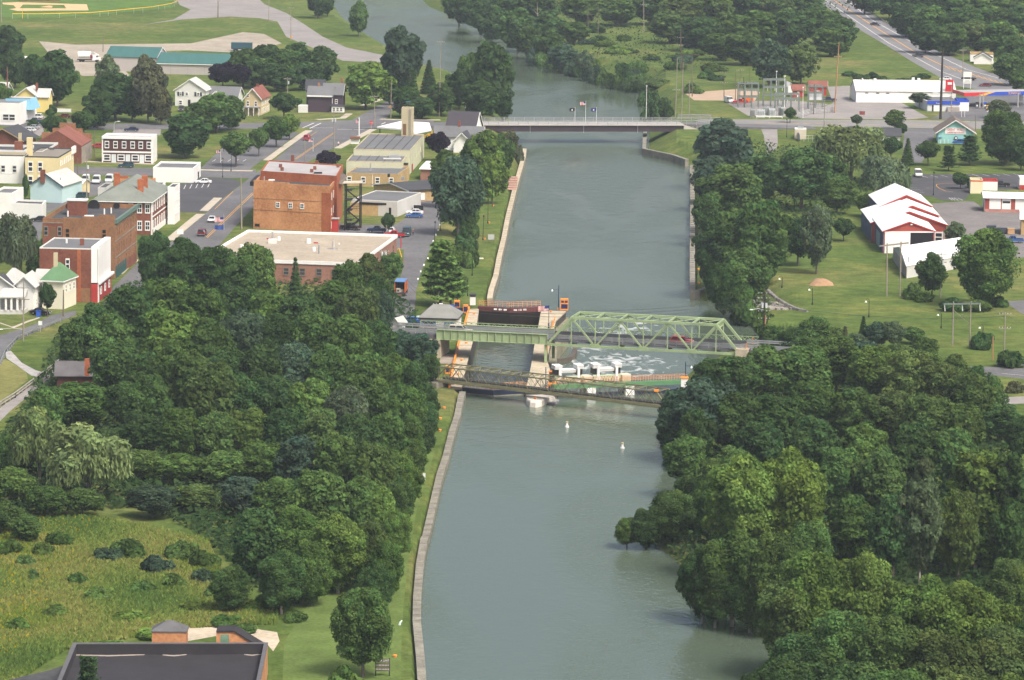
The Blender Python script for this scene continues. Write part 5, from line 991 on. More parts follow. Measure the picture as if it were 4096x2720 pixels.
# ---- white houses lower left
c = rect('h2', (0, 560), (340, 560), 11.2, 9, rot=-10); t = hip('white_house', 'large white house with pale hipped roofs and a columned porch at the left edge', c, 10.9, 13.8, offw, lshing, ridge=.2, trim=white); c0 = c
c_ = [c[1]+Vector((0, -1.5, 0)), c[1]+Vector((4.2, -1.9, 0)), c[1]+Vector((5, 6.5, 0)), c[1]+Vector((.5, 7, 0))]; gable('x', '', c_, 10.9, 12.8, wwall, lshing, root=t, axis='y', trim=white, over=.7); win(t, c_[1], c_[2], [.3, .7], 9.3, .9, 1.6); win(t, c_[1], c_[2], [.3, .7], 6.6, .9, 1.8); win(t, c_[0], c_[1], [.5], 9.3, .9, 1.5)
c_ = [c[0]+Vector((-3, -2.5, 0)), c[0]+Vector((3.6, -2.8, 0)), c[0]+Vector((3.8, 1, 0)), c[0]+Vector((-3, 1, 0))]; gable('x', '', c_, 10.4, 12.8, wwall, shing, root=t, axis='y', trim=wwall, over=.8); win(t, c_[0], c_[1], [.75], 9.4, .9, 1.4)
pc = [P('h2', -30, 1240, 5), P('h2', 490, 1240, 5)]; pc = [pc[0], pc[1], pc[1]+Vector((.5, 4, 0)), pc[0]+Vector((.5, 4, 0))]; MB().prism(pc, 4.9, 5.9).build('porch_floor', gwall, t); MB().add([(pc[0].x, pc[0].y-.4, 9.0), (pc[1].x+.4, pc[1].y-.4, 9.0), (pc[2].x, pc[2].y, 10.4), (pc[3].x, pc[3].y, 10.4), (pc[0].x, pc[0].y-.4, 8.7), (pc[1].x+.4, pc[1].y-.4, 8.7), (pc[2].x, pc[2].y, 8.7), (pc[3].x, pc[3].y, 8.7)], [(0, 1, 2, 3), (4, 5, 1, 0), (5, 6, 2, 1), (7, 6, 5, 4)]).build('porch_roof', lshing, t)
for u in (.02, .3, .52, .76, .98): q = pc[0].lerp(pc[1], u); MB().beam((q.x, q.y, 5.9), (q.x, q.y, 8.7), .45).build('porch_column', white, t)
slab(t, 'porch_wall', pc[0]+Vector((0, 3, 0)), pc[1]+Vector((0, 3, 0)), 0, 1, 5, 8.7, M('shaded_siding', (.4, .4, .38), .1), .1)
c = rect('h2', (690, 610), (1130, 600), 9.8, 9.5, rot=-8); t = gable('pale_house', 'white house with a plain pale grey roof beside the large porch house', c, 9.6, 12.4, offw, lshing, axis='x', trim=None, over=.5); MB().prism([c[1]+Vector((-.2, -.6, 0)), c[1]+Vector((2.4, -.8, 0)), c[1]+Vector((2.6, 4, 0)), c[1]+Vector((0, 4, 0))], 4.9, 9.0).build('bay', wwall, t); win(t, c[0], c[1], [.12], 6.4, 1.0, 1.6)
c = rect('h2', (930, 400), (1270, 540), 12.2, 8.5, rot=-14); t = hip('green_roof_house', 'cream house with a green hipped roof and a porch near the red brick building', c, 11.4, 15.2, M('cream_siding', (.68, .65, .52), .06), gsh, ridge=.1, trim=white); chim(t, c[0].lerp(c[2], .4), .9, 14, 17.4, beige); win(t, c[1], c[2], [.2, .5, .8], 9.6, .9, 1.9)
pc = [P('h2', 1190, 1040, 5), P('h2', 1560, 1000, 5)]; pc = [pc[0], pc[1], pc[1]+Vector((.5, 5, 0)), pc[0]+Vector((.5, 5, 0))]; MB().prism(pc, 8.4, 8.65, bottom=True).build('porch_roof', shing, t)
for u in (.03, .97): q = pc[0].lerp(pc[1], u); MB().beam((q.x, q.y, 5), (q.x, q.y, 8.4), .25).build('porch_column', white, t)
c = rect('e', (-80, 440), (110, 440), 12, 14, rot=-6); t = flat('white_building', 'white flat-roofed building half hidden by the willow at the left edge', c, 12, wwall, grey_roof, par=.6, trim=wwall); c_ = [c[1], c[1]+Vector((8.5, -2, 0)), c[1]+Vector((8.5, 6, 0)), c[1]+Vector((0, 8, 0))]; flat('x', '', c_, 9.4, wwall, tar, root=t)
# ---- house in the wood
c = rect('h', (520, 1122), (1045, 1104), 9.5, (1060, 1050), rot=4); t = gable('wood_house', 'dark roofed dull red house with an orange chimney buried among the left-bank trees', c, 8.6, 10.6, M('dark_red_siding', (.09, .03, .028), .2, .4), M('weathered_shingle', (.105, .1, .105), .2, .4), axis='x', over=.6); chim(t, P('h', 803, 1085, 10.6), .9, 9, 12.4, b_red2)
# ---- foreground brick mill
ZF = 9.6
c = rect('n', (440, 930), (2040, 930), ZF, (2100, 572), rot=0); c = [P('n', 415, 960, ZF), P('n', 2030, 960, ZF), P('n', 2108, 570, ZF), P('n', 575, 572, ZF)]
F_ = thing('brick_mill', 'foreground red brick building with a black parapeted flat roof', 'building', (c[0]+c[1])/2-Vector((0, 0, ZF-5)))
froof = M('black_membrane', (.028, .026, .03), .25, .3, .9, fine=.6); fpar = M('lead_coping', (.1, .1, .105), .2, .5, .7)
MB().prism(c, 4.5, ZF-1.7).build('wall', b_org, F_); ic = inset(c, .5); MB().prism(ic, ZF-1.8, ZF-1.6).build('roof', froof, F_)
for k in range(4):
    a, b, e, f = c[k], c[(k+1) % 4], ic[(k+1) % 4], ic[k]
    MB().prism([a, b, e, f], ZF-1.7, ZF-.12).build('parapet', b_org if k == 1 else froof, F_); ao, bo, eo, fo = [p+(p-(sum(c, Vector())/4)).normalized()*.08*(1 if i < 2 else -1) for i, p in enumerate((a, b, e, f))]; MB().prism([ao, bo, eo, fo], ZF-.12, ZF, bottom=True).build('coping', fpar, F_)
rz_ = ZF-1.6
q = rect('n', (1195, 648), (1465, 648), rz_, 3.2, rot=0); hip('x', '', q, rz_+2.9, rz_+4.3, b_org, fpar, z0=rz_-.1, root=F_, ridge=.15, over=.12); MB().prism(inset(q, -.08), rz_-.05, rz_+.35).build('upstand', froof, F_)
mb = MB(); 
for k in range(3): pass
q = [P('n', 1702, 645, rz_), P('n', 2070, 640, rz_)]; h0, h1 = 2.9, .3; th = 3.0
def up3(p, z, dy=0): return (p.x, p.y+dy, z)
mid = q[0].lerp(q[1], .38)
MB().add([up3(q[0], rz_), up3(q[1], rz_), up3(q[1], rz_+h1), up3(mid, rz_+h0), up3(q[0], rz_+h0), up3(q[0], rz_, th), up3(q[1], rz_, th), up3(q[1], rz_+h1, th), up3(mid, rz_+h0, th), up3(q[0], rz_+h0, th)], [(0, 1, 2, 3, 4), (9, 8, 7, 6, 5), (5, 0, 4, 9), (1, 6, 7, 2)]).build('stair_house_wall', b_org, F_)
MB().add([up3(q[0], rz_+h0+.02, -.2), up3(mid, rz_+h0+.02, -.2), up3(mid, rz_+h0+.02, th+.2), up3(q[0], rz_+h0+.02, th+.2), up3(q[0], rz_+h0+.2, -.2), up3(mid, rz_+h0+.2, -.2), up3(mid, rz_+h0+.2, th+.2), up3(q[0], rz_+h0+.2, th+.2), up3(q[1], rz_+h1+.02, -.2), up3(q[1], rz_+h1+.02, th+.2), up3(q[1], rz_+h1+.2, -.2), up3(q[1], rz_+h1+.2, th+.2)], [(4, 5, 6, 7), (0, 1, 5, 4), (2, 3, 7, 6), (3, 0, 4, 7), (5, 10, 11, 6), (1, 8, 10, 5), (9, 2, 6, 11)]).build('stair_house_roof', froof, F_)
slab(F_, 'door', q[0], q[1], .09, .27, rz_+.1, rz_+2.5, M('faded_green_door', (.13, .23, .16), .35, .9), .06); slab(F_, 'upstand', q[0], q[1], 0, 1, rz_-.05, rz_+.28, froof, .05)
def puddle(x0, x1, y, h): 
    mb = MB(); pts = [P('n', x, yy, rz_+.03) for x, yy in ((x0, y), ((x0+x1)/2, y+8), (x1, y-2), (x1+20, y-12), ((x0+x1)/2, y-2), (x0, y-8))]; mb.add(pts, [tuple(range(6))]); mb.build('roof_stain', M('silt', (.3, .26, .23), .3, 2), F_)
puddle(590, 1130, 672, 1); puddle(1280, 1460, 672, 1); puddle(1920, 2050, 668, 1)
c = [P('n', 60, 866, 7.0), P('n', 460, 866, 7.0), P('n', 500, 752, 7.6), P('n', 380, 790, 7.4)]; MB().add([(p.x, p.y, p.z) for p in c]+[(p.x, p.y, 4.5) for p in c], [(0, 1, 2, 3), (4, 5, 1, 0), (5, 6, 2, 1), (6, 7, 3, 2), (7, 4, 0, 3)]).build('lean_to', tar, F_)
# ---------------- right bank
# barns
c = rect('p', (480, 935), (1148, 935), 10.5, 22, rot=0)
redb = M('barn_red', (.3, .06, .045), .15, .3, .85); bluew = M('weathered_blue', (.08, .1, .17), .3, .3, .9)
RB = 24
def barn(label, fl, fr, bl, ze, zr):
    c = para('p', fl, fr, bl, ze, True); t = gable('barn', label, c, ze, zr, redb, wmetal, axis='y', over=.35, cat='barn', trim=rpaint); slab(t, 'west_face', c[3], c[0], 0, 1, 4.9, ze-.1, bluew, .06); return t, c
t, c = barn('front red and white barn with a half-open black doorway', (455, 935), (1150, 935), (320, 755), 10.6, 13.0)
slab(t, 'sliding_door', c[0], c[1], .03, .525, 4.95, 10.3, wwall, .12); slab(t, 'doorway', c[0], c[1], .525, .975, 4.95, 10.25, darkop, .05); slab(t, 'door_track', c[0], c[1], .02, .99, 10.3, 10.6, wwall, .18)
slab(t, 'barn_door', c[3], c[0], .35, .7, 5.2, 9, M('faded_teal_board', (.2, .27, .3), .3, .5), .12)
a = c[0].lerp(c[1], .54); MB().box((a.x, a.y-.2, 12.4), (.5, .3, .3)).build('lamp', white, t)
t2, c2 = barn('second red barn with a wider white roof behind the front barn', (295, 820), (1310, 850), (160, 640), 10.0, 13.2)
t3, c3 = barn('third red barn, its white roof stepping up behind', (480, 720), (1205, 725), (370, 580), 11.0, 13.6)
t4, c4 = barn('rear red barn with the highest white roof, by the trees', (415, 598), (1110, 596), (265, 440), 11.6, 14.6)
win(t2, c2[0], c2[1], [.9], 6.8, 2.2, 2.8); slab(t2, 'board_patch', c2[0], c2[1], .94, .99, 4.9, 8.4, M('grey_board', (.33, .3, .27), .2), .1)
c = rect('p', (770, 1412), (1500, 1250), 8.2, 17, rot=20); c = [P('p', 770, 1408, 8.0), P('p', 1560, 1260, 8.0), P('p', 1480, 1040, 8.0), P('p', 590, 1160, 8.0)]
t = gable('long_shed', 'low shed with a big white metal roof in front of the barns', c, 8.0, 10.4, gwall, wmetal, axis='x', cat='shed', over=.3, ridge_at=.5)
slab(t, 'west_face', c[3], c[0], -.0, 1, 4.9, 7.9, M('grey_board', (.33, .3, .27), .2), .08); vent(t, 'p', 792, 1355, 8.6, .25, 1.4, steelv, 'flue')
# red and white garage row
c = rect('p', (1845, 480), (2800, 478), 9.2, 9.5, rot=-3); t = gable('garage_row', 'long red garage with white doors and a white roof by the gravel yard', c, 9.0, 10.0, redb, wmetal, axis='x', cat='garage', over=.6, trim=white)
for u0, u1 in ((.06, .22), (.235, .36), (.42, .6), (.64, .8)): slab(t, 'garage_door', c[0], c[1], u0, u1, 5.9, 8.8, wwall, .08)
slab(t, 'door_window', c[0], c[1], .245, .35, 7.6, 8.2, glass, .1); slab(t, 'stone_base', c[0], c[1], 0, 1, 4.9, 5.9, M('patchy_brick', (.4, .2, .17), .3, .8), .05); win(t, c[3], c[0], [.3], 7, 4, 2.6, white, redb); slab(t, 'white_door', c[3], c[0], .03, .3, 4.95, 8.4, wwall, .1); slab(t, 'white_door', c[3], c[0], .75, .98, 4.95, 8.4, wwall, .1)
a = P('p', 1800, 610, 5.5); MB().box((a.x, a.y, 5.5), (2.6, 2.2, .2)).build('loading_step', M('grey_board', (.33, .3, .27), .2), t)
c = rect('p', (1640, 235), (1800, 232), 9.0, 6, rot=-3); t = flat('drive_in_restaurant', 'small cream drive-in restaurant with a red stripe beyond the parking island', c, 9.0, M('cream_panel', (.72, .65, .45), .05), lroof, par=.5, trim=cream); slab(t, 'red_stripe', c[0], c[1], 0, 1, 8.5, 8.8, plain('stripe_red', (.6, .06, .03)), .06)
c = rect('p', (1805, 245), (2000, 240), 8.0, 5, rot=-3); flat('drive_in_restaurant', 'low red-topped wing beside the cream drive-in restaurant', c, 8.0, wwall, rpaint, par=.4, trim=rpaint)
c = rect('p', (2305, 205), (2500, 205), 8.6, 6, rot=-3); t = flat('kiosk', 'red and white kiosk cut by the right edge of the parking lot', c, 8.6, wwall, wwall, par=.4); slab(t, 'red_base', c[0], c[1], 0, 1, 4.9, 6.4, rpaint, .06)
c = rect('p', (2330, 760), (2600, 760), 9.4, 9, rot=-6); gable('pink_roof_house', 'pale orange building with a white roof cut by the right edge below the garage', c, 9.2, 11, tan, wmetal, axis='x')
# turquoise restaurant
turq = M('turquoise_block', (.26, .52, .5), .08, .3)
c = rect('v', (795, 1240), (1440, 1248), 9.3, 14, rot=-3); T_ = gable('restaurant', 'turquoise gable restaurant with red lettering on a white sign', c, 8.9, 12.6, turq, brn_sh, trim=white, over=.9, ridge_at=.48)
sgn = slab(T_, 'sign_board', c[0], c[1], .19, .78, 8.15, 10.15, white, .12); d_ = (c[1]-c[0]).normalized(); n_ = Vector((d_.y, -d_.x, 0)); rl = plain('sign_red', (.5, .02, .03), .6)
a = c[0].lerp(c[1], .485)+n_*.15; ang = math.atan2(d_.y, d_.x); Lw = (c[1]-c[0]).length
text_obj('GREAT  WALL', T_, (a.x, a.y, 9.55), (math.radians(90), 0, ang), 1.15, rl, squeeze=Lw*.52/8.2); text_obj('CHINESE RESTAURANT', T_, (a.x, a.y, 8.6), (math.radians(90), 0, ang), .72, rl, squeeze=Lw*.55/8.6)
a = c[0].lerp(c[1], .5)+n_*.1; MB().tube([(a.x, a.y, 6.9), (a.x, a.y-.25, 6.9)], .55, n=14).build('wall_fan', blackm, T_); MB().tube([(a.x, a.y-.26, 6.9), (a.x, a.y-.33, 6.9)], .32, n=12).build('fan_hub', white, T_)
for u in (.06, .17, .28): a = c[0].lerp(c[1], u)+n_*.25; MB().tube([(a.x, a.y, 4.9), (a.x, a.y, 6.4)], .1).build('vent_pipe', white, T_)
slab(T_, 'shelf', c[0], c[1], -.02, .12, 7.0, 7.15, plain('shelf_blue', (.2, .35, .5)), .4)
c = rect('d', (905, 1248), (1215, 1245), 8.4, 8, rot=-3); gable('low_house', 'low building with a charcoal roof between the willow and the turquoise restaurant', c, 8.2, 10.2, offw, shing, axis='x', over=.5)
# long white shed
c = [P('d', 828, 862, 9.2), P('d', 1705, 838, 9.2), P('d', 1690, 752, 9.2), P('d', 745, 795, 9.2)]
c = rect('d', (828, 855), (1715, 835), 9.0, 17, rot=2); t = gable('white_store', 'long white store building with a white gable roof beside the highway', c, 9.0, 12.2, wwall, M('dusty_white_roof', (.55, .54, .5), .1, .2), axis='x', cat='building', over=.3)
for u in (.09, .2, .3): slab(t, 'louvre', c[0], c[1], u, u+.03, 8.2, 8.5, darkop, .06)
for x, y, w_ in ((985, 760, 1.0), (1338, 752, 1.0), (1390, 758, 1.0), (870, 758, .4)): a = P('d', x, y, 11.5); MB().box((a.x, a.y, 12.3), (w_, .8, 1.3)).build('roof_vent', white, t)
a = P('d', 1660, 840, 8.6); a = c[1]+Vector((-2.2, -.3, 0)); MB().prism([a+Vector((-1.6, 0, 0)), a+Vector((1.2, 0, 0)), a+Vector((1.2, .3, 0)), a+Vector((-1.6, .3, 0))], 9.2, 13.4, bottom=True).build('red_pylon_sign', plain('sign_red', (.5, .02, .03), .6), t); MB().box((a.x-.1, a.y-.08, 12.1), (1.5, .1, .9)).build('sign_panel', white, t)
# parts shop with blue fascia
blu = plain('fascia_blue', (.025, .07, .42), .5)
c = rect('v', (605, 712), (1165, 700), 8.6, 20, rot=3); n2 = (P('v', 30, 530, 8.6)-c[0]); c[3] = c[0]+Vector((-2.5, 19, 0)); c[2] = c[1]+Vector((-1.0, 19, 0)); t = flat('parts_shop', 'grey parts shop with a blue fascia band and white front', c, 8.6, M('shop_grey', (.55, .57, .58), .06), grey_roof, par=.3, trim=white)
slab(t, 'fascia', c[0], c[1], -.01, 1.02, 7.4, 8.65, blu, .3); slab(t, 'fascia', c[1], c[2], 0, .3, 7.4, 8.65, blu, .3); slab(t, 'door', c[0], c[1], .2, .4, 4.95, 7.2, wwall, .1); slab(t, 'door_post', c[0], c[1], .15, .19, 4.95, 7.2, blackm, .1); slab(t, 'fence_panel', c[0], c[1], .62, 1.0, 4.95, 6.6, M('grey_board', (.33, .3, .27), .2), 1.4)
a = c[0].lerp(c[1], .34)+Vector((0, -.36, 0)); text_obj('Auto', t, (a.x, a.y, 7.8), (math.radians(90), 0, math.radians(3)), .6, white, squeeze=1.4)
c_ = [c[1]+Vector((-.5, 1.2, 0)), c[1]+Vector((3.6, 1.4, 0)), c[1]+Vector((3.2, 9, 0)), c[1]+Vector((-.7, 9, 0))]; flat('x', '', c_, 9.0, wwall, grey_roof, root=t, trim=blu, par=.9)
for x, y in ((520, 600), (610, 545)): vent(t, 'v', x, y, 8.4, .9, .9, white)
a = P('v', 740, 590, 8.4); MB().box((a.x, a.y, 9.0), (2.4, 1.6, 1.1)).build('roof_unit', offw, t); a = P('v', 900, 555, 8.4); MB().box((a.x, a.y, 8.9), (1.5, 1.2, 1.0)).build('roof_unit', steelv, t)
# fuel canopy
ZC = 10.4
c = [P('v', 1265, 555, ZC), P('v', 2500, 522, ZC), P('v', 2460, 470, ZC), P('v', 1055, 490, ZC)]
fc = thing('fuel_canopy', 'long fuel station canopy with a red, yellow and blue fascia', 'canopy', P('v', 1800, 800, 5)); red_ = plain('canopy_red', (.5, .025, .03), .5); yel_ = plain('canopy_yellow', (.75, .42, .03), .5); org_ = plain('canopy_orange', (.65, .16, .03), .5)
ic = inset(c, .3); MB().prism(ic, ZC-1.1, ZC-.25, bottom=True).build('roof', lroof, fc); h_ = 1.25
d_ = (c[1]-c[0]).normalized(); n_ = Vector((d_.y, -d_.x, 0))
MB().prism([c[3]+n_*0, c[0], c[0]+Vector((.2, .25, 0)), c[3]+Vector((.25, 0, 0))], ZC-h_, ZC, bottom=True).build('side_fascia', red_, fc)
slab(fc, 'red_fascia', c[0], c[1], 0, .33, ZC-h_, ZC, red_, 0, .25); slab(fc, 'blue_fascia', c[0], c[1], .33, 1, ZC-h_, ZC, blu, 0, .25)
def stripe(u0, u1, u2, u3, mat, o):
    A, B = c[0], c[1]; q = lambda u, z: (A.lerp(B, u).x+n_.x*o, A.lerp(B, u).y+n_.y*o, z); m_ = ZC-h_*.5
    MB().add([q(u0, ZC-h_), q(u1, ZC-h_), q((u1+u2)/2+.04, m_), q(u3, ZC), q(u2, ZC), q((u0+u2)/2-.02, m_)], [(0, 1, 2, 3, 4, 5)]).build('colour_stripe', mat, fc)
stripe(.17, .24, .36, .42, org_, .01); stripe(.21, .29, .37, .46, yel_, .02)
a = c[0].lerp(c[1], .745)+n_*.03; ang = math.atan2(d_.y, d_.x); text_obj('SUNOCO', fc, (a.x, a.y, ZC-.62), (math.radians(90), 0, ang), 1.15, yel_, squeeze=1.0)
for x in (1550, 1615): q = P('v', x, 830, 5); MB().beam(q, q+Vector((0, 0, 5)), .5).build('column', M('grey_column', (.3, .3, .3), .1), fc)
for x in (2250, 2420): q = P('v', x, 820, 5); MB().beam(q, q+Vector((0, 0, 5)), .5).build('column', M('grey_column', (.3, .3, .3), .1), fc)
for i, (x, lb) in enumerate(((1500, 'fuel pump under the canopy, left of the grey columns'), (1645, 'fuel pump with a blue hood under the canopy, right of the grey columns'))):
    q = P('v', x, 850, 5); t = thing('fuel_pump', lb, 'fuel pump', q, 'fuel pumps'); MB().box((q.x, q.y, 5.9), (.8, .6, 1.8)).build('cabinet', plain('pump_grey', (.1, .1, .12)), t); MB().box((q.x, q.y, 7.1), (1.1, .7, .6)).build('hood', blu if i else blackm, t); MB().box((q.x, q.y-.32, 6.2), (.5, .05, .5)).build('screen', white, t)
for x, y, h_, lb in ((1690, 900, 2.4, 'yellow and white price sign by the fuel pumps'),):
    q = P('v', x, y, 5); t = thing('price_sign', lb, 'sign', q); 
    for k, mt in enumerate((white, yel_, white, yel_)): MB().box((q.x, q.y, 5.4+k*.55), (.9, .15, .5)).build('panel', mt, t)
    MB().beam(q, q+Vector((0, 0, .3)), .3).build('base', white, t)
# white double sign board behind the shop
q = P('v', 1318, 480, 5); t = thing('sign_board', 'tall white double sign board on twin posts by the highway', 'sign', q)
for s_ in (-1.3, 1.3): MB().beam(q+Vector((s_, 0, 0)), q+Vector((s_, 0, 6.3)), .18).build('post', white, t)
MB().box((q.x, q.y-.1, 10.3), (3.1, .3, 2.0)).build('upper_panel', white, t); MB().box((q.x, q.y-.1, 7.8), (3.1, .3, 1.7)).build('lower_panel', wwall, t)
for k in range(3): MB().box((q.x, q.y-.27, 8.2-k*.4), (1.6+.3*k, .03, .12)).build('print_line', plain('print_grey', (.35, .37, .4)), t)
q = P('v', 1245, 1000, 5); t = thing('sign_board', 'white sign board on two legs beside the parts shop', 'sign', q)
for s_ in (-.55, .55): MB().beam(q+Vector((s_, 0, 0)), q+Vector((s_, 0, 4.2)), .15).build('post', white, t)
MB().box((q.x, q.y, 8.0), (1.5, .3, 1.7)).build('panel', white, t)
# red sheds
for x0, x1, y, h, lb, dp in ((230, 330, 830, 2.6, 'long red shed behind the substation, left part', 6), (380, 540, 795, 3.6, 'taller red shed with a rust roof behind the substation', 6)):
    c = rect('d', (x0, y), (x1, y), 5+h, dp, rot=-2); t = gable('red_shed', lb, c, 5+h, 6.6+h, rpaint, brick_roof, axis='x', cat='shed', trim=white); slab(t, 'white_band', c[0], c[1], 0, 1, 4.6+h, 4.9+h, white, .08); slab(t, 'door', c[0], c[1], .4, .6, 4.95, 7, wwall, .1)
c = rect('d', (185, 790), (225, 790), 8.2, 5); gable('white_shed', 'narrow white shed left of the red sheds', c, 8.2, 9.2, wwall, wmetal, cat='shed')
# small utility shed
c = rect('c2', (1712, 400), (1845, 398), 8.4, 4, rot=-3); t = flat('utility_shed', 'small beige utility shed with a white cap roof by the driveway', c, 8.4, M('block_tan', (.5, .45, .35), .08), white, par=.25, trim=white); MB().prism(inset(c, 1.0), 8.3, 9.0).build('roof_hood', steelv, t); slab(t, 'west_face', c[3], c[0], .1, .5, 5, 7.2, wwall, .06)
# house among trees by the highway
c = rect('d', (1900, 520), (2060, 525), 8.0, 7, rot=-8); gable('white_cottage', 'small white cottage with a dark gable among trees beyond the highway', c, 7.4, 9.4, wwall, shing, trim=white)
c = rect('d', (1865, 485), (2080, 490), 8.6, 6, rot=-4); flat('tan_workshop', 'tan-topped white workshop behind the small white cottage', c, 8.6, wwall, tan, par=.8, trim=tan)
# lock house
c = rect('i', (552, 424), (982, 432), 9.6, 9, rot=-6); t = hip('lock_house', 'white lock house with a grey hipped roof and blue-framed windows', c, 9.5, 12.0, wwall, M('lockhouse_shingle', (.19, .195, .18), .18, .4), ridge=.45, trim=blackm, over=.5); win(t, c[0], c[1], [.22], 8.0, 3.2, 1.7, plain('trim_blue', (.03, .09, .3)), glass); win(t, c[0], c[1], [.8], 7.6, 2.2, 2.2, plain('trim_blue', (.03, .09, .3)), glass); slab(t, 'wall_lamp', c[0], c[1], .57, .6, 7, 7.5, blackm, .1)
a = P('i', 795, 318, 10.8); chim(t, a, .8, 9, 12, offw); vent(t, 'i', 740, 400, 9.2, .2, 1.6, offw)
s_ = P('i', 900, 430, 8.6); MB().add([P('i', 840, 440, 8.4), P('i', 975, 440, 8.4), P('i', 980, 400, 9.4), P('i', 945, 355, 10.6), P('i', 880, 375, 10.2), P('i', 843, 405, 9.2)], [(0, 1, 2, 3, 4, 5)]).build('porch_hood', wwall, t)
for q in range(1): 
    a = P('i', 900, 402, 9.6)+Vector((0, -.6, 0)); MB().tube([a, a+Vector((0, -.1, 0))], .55, n=14).build('emblem', plain('emblem_teal', (.05, .15, .2)), t); MB().tube([a+Vector((0, -.11, 0)), a+Vector((0, -.14, 0))], .38, n=12).build('emblem_core', white, t)
for x0, x1, y in ((502, 550, 415), (985, 1033, 425)): a, b = P('i', x0, y, 8), P('i', x1, y, 8); MB().box(((a.x+b.x)/2, a.y, 8.1), ((b-a).length, .3, .7 if x0 > 600 else .3), .2).build('awning', M('pale_blue_awning', (.6, .68, .78), .1), t)
c = rect('i', (212, 452), (285, 470), 8.0, 3.2, rot=-25); gable('lock_shed', 'tiny white gable shed with a pale roof left of the lock house', c, 7.6, 8.5, wwall, lshing, cat='shed')
# baseball dugout fence, house sliver etc
c = rect('a', (180, -52), (545, -49), 8.0, 5); flat('dugout', 'dark red dugout at the top edge behind the infield', c, 8.0, b_red, tar, par=.2)
# ------------------------------------------------------------------ trees
def leaf_mat():
    m = bpy.data.materials.new('leaves'); m.use_nodes = True; N = m.node_tree.nodes; L = m.node_tree.links; N.remove(N['Principled BSDF'])
    oi = N.new('ShaderNodeObjectInfo'); at = N.new('ShaderNodeAttribute'); at.attribute_name = 'tone'
    mm = N.new('ShaderNodeMix'); mm.data_type = 'RGBA'; mm.blend_type = 'MULTIPLY'; mm.inputs['Factor'].default_value = 1
    L.new(oi.outputs['Color'], mm.inputs['A']); L.new(at.outputs['Color'], mm.inputs['B'])
    d = N.new('ShaderNodeBsdfDiffuse'); t = N.new('ShaderNodeBsdfTranslucent'); s = N.new('ShaderNodeMixShader'); s.inputs[0].default_value = .44
    L.new(mm.outputs['Result'], d.inputs['Color']); L.new(mm.outputs['Result'], t.inputs['Color']); L.new(d.outputs[0], s.inputs[1]); L.new(t.outputs[0], s.inputs[2])
    L.new(s.outputs[0], N['Material Output'].inputs['Surface']); return m
LEAF = leaf_mat(); BARK = M('bark', (.12, .1, .085), .3, .8, .95); PALEBARK = M('pale_bark', (.3, .27, .23), .3, .8, .95)
def quads_from(pos, nor, size, aspect, rs, up=None):
    n = len(pos); nor = nor/np.maximum(np.linalg.norm(nor, axis=1, keepdims=True), 1e-6)
    a = rs.normal(size=(n, 3)) if up is None else np.repeat(np.array([up], float), n, 0)+rs.normal(size=(n, 3))*.18
    u = np.cross(nor, a); u /= np.maximum(np.linalg.norm(u, axis=1, keepdims=True), 1e-6); v = np.cross(nor, u)
    s = size[:, None]*.5
    if up is not None: u, v = v, u
    du, dv = u*s*aspect, v*s
    c0, c1, c2, c3 = pos-du*.9, pos-dv+nor*s*.25, pos+du*1.1, pos+dv+nor*s*.25
    return np.stack([c0, c1, c2, c3], 1).reshape(-1, 3)
def leafmesh(name, verts, tone):
    n = len(verts)//4; me = bpy.data.meshes.new(name)
    me.vertices.add(n*4); me.vertices.foreach_set('co', verts.astype(np.float32).ravel()); me.loops.add(n*4); me.loops.foreach_set('vertex_index', np.arange(n*4, dtype=np.int32))
    me.polygons.add(n); me.polygons.foreach_set('loop_start', np.arange(0, n*4, 4, dtype=np.int32)); me.polygons.foreach_set('loop_total', np.full(n, 4, np.int32))
    a = me.attributes.new('tone', 'FLOAT_COLOR', 'POINT'); t = np.ones((n*4, 4), np.float32); t[:, :3] = np.repeat(tone, 4, 0); a.data.foreach_set('color', t.ravel()); me.materials.append(LEAF); me.update(); me.validate(); return me
def lobes_leaves(rs, cen, rad, crown_c, nleaf, size, out=.9, upw=.35, rn=.55, aspect=1.5, sq=.85):
    w = rad**2/np.sum(rad**2); idx = rs.choice(len(cen), nleaf, p=w); d = rs.normal(size=(nleaf, 3)); d[:, 2] = d[:, 2]*.9+.25; d /= np.linalg.norm(d, axis=1, keepdims=True)
    pos = cen[idx]+d*rad[idx][:, None]*(rs.uniform(.72, 1.06, (nleaf, 1)))*np.array([1, 1, sq])
    nor = d*out+np.array([0, 0, upw])+rs.normal(size=(nleaf, 3))*rn; sz = size*rs.uniform(.6, 1.4, nleaf)
    lt = rs.uniform(.66, 1.36, (len(cen), 1)); hue = rs.normal(size=(len(cen), 1))*.03
    tone = lt[idx]*rs.uniform(.75, 1.28, (nleaf, 1))*np.concatenate([1+hue[idx]*1.6, np.ones((nleaf, 1)), 1-hue[idx]], 1)
    return quads_from(pos, nor, sz, aspect, rs), tone
def limb_mesh(name, rs, tips, th, r0, hz, mat):
    mb = MB(); mb.tube([(0, 0, -1.2), (.05, 0, th*.5), (.1*rs.normal(), .1*rs.normal(), th)], r0, r0*.62, 7)
    top = np.array([0, 0, th])
    mb.tube([tuple(top), (rs.normal()*.4, rs.normal()*.4, th+(hz-th)*.5), (rs.normal()*.5, rs.normal()*.5, hz*.9)], r0*.6, .05, 5)
    for t in tips:
        k = rs.uniform(.55, 1.0) if t[2] > th else .6
        s = np.array([0, 0, th*rs.uniform(.7, 1.0)]); m_ = s*.5+np.array(t)*.5+np.array([0, 0, -.5*rs.uniform(0, 1)]); mb.tube([tuple(s), tuple(m_), tuple(t)], r0*.38, .05, 5)
    me = bpy.data.meshes.new(name); me.from_pydata(mb.v, [], mb.f); me.materials.append(mat); me.update(); return me
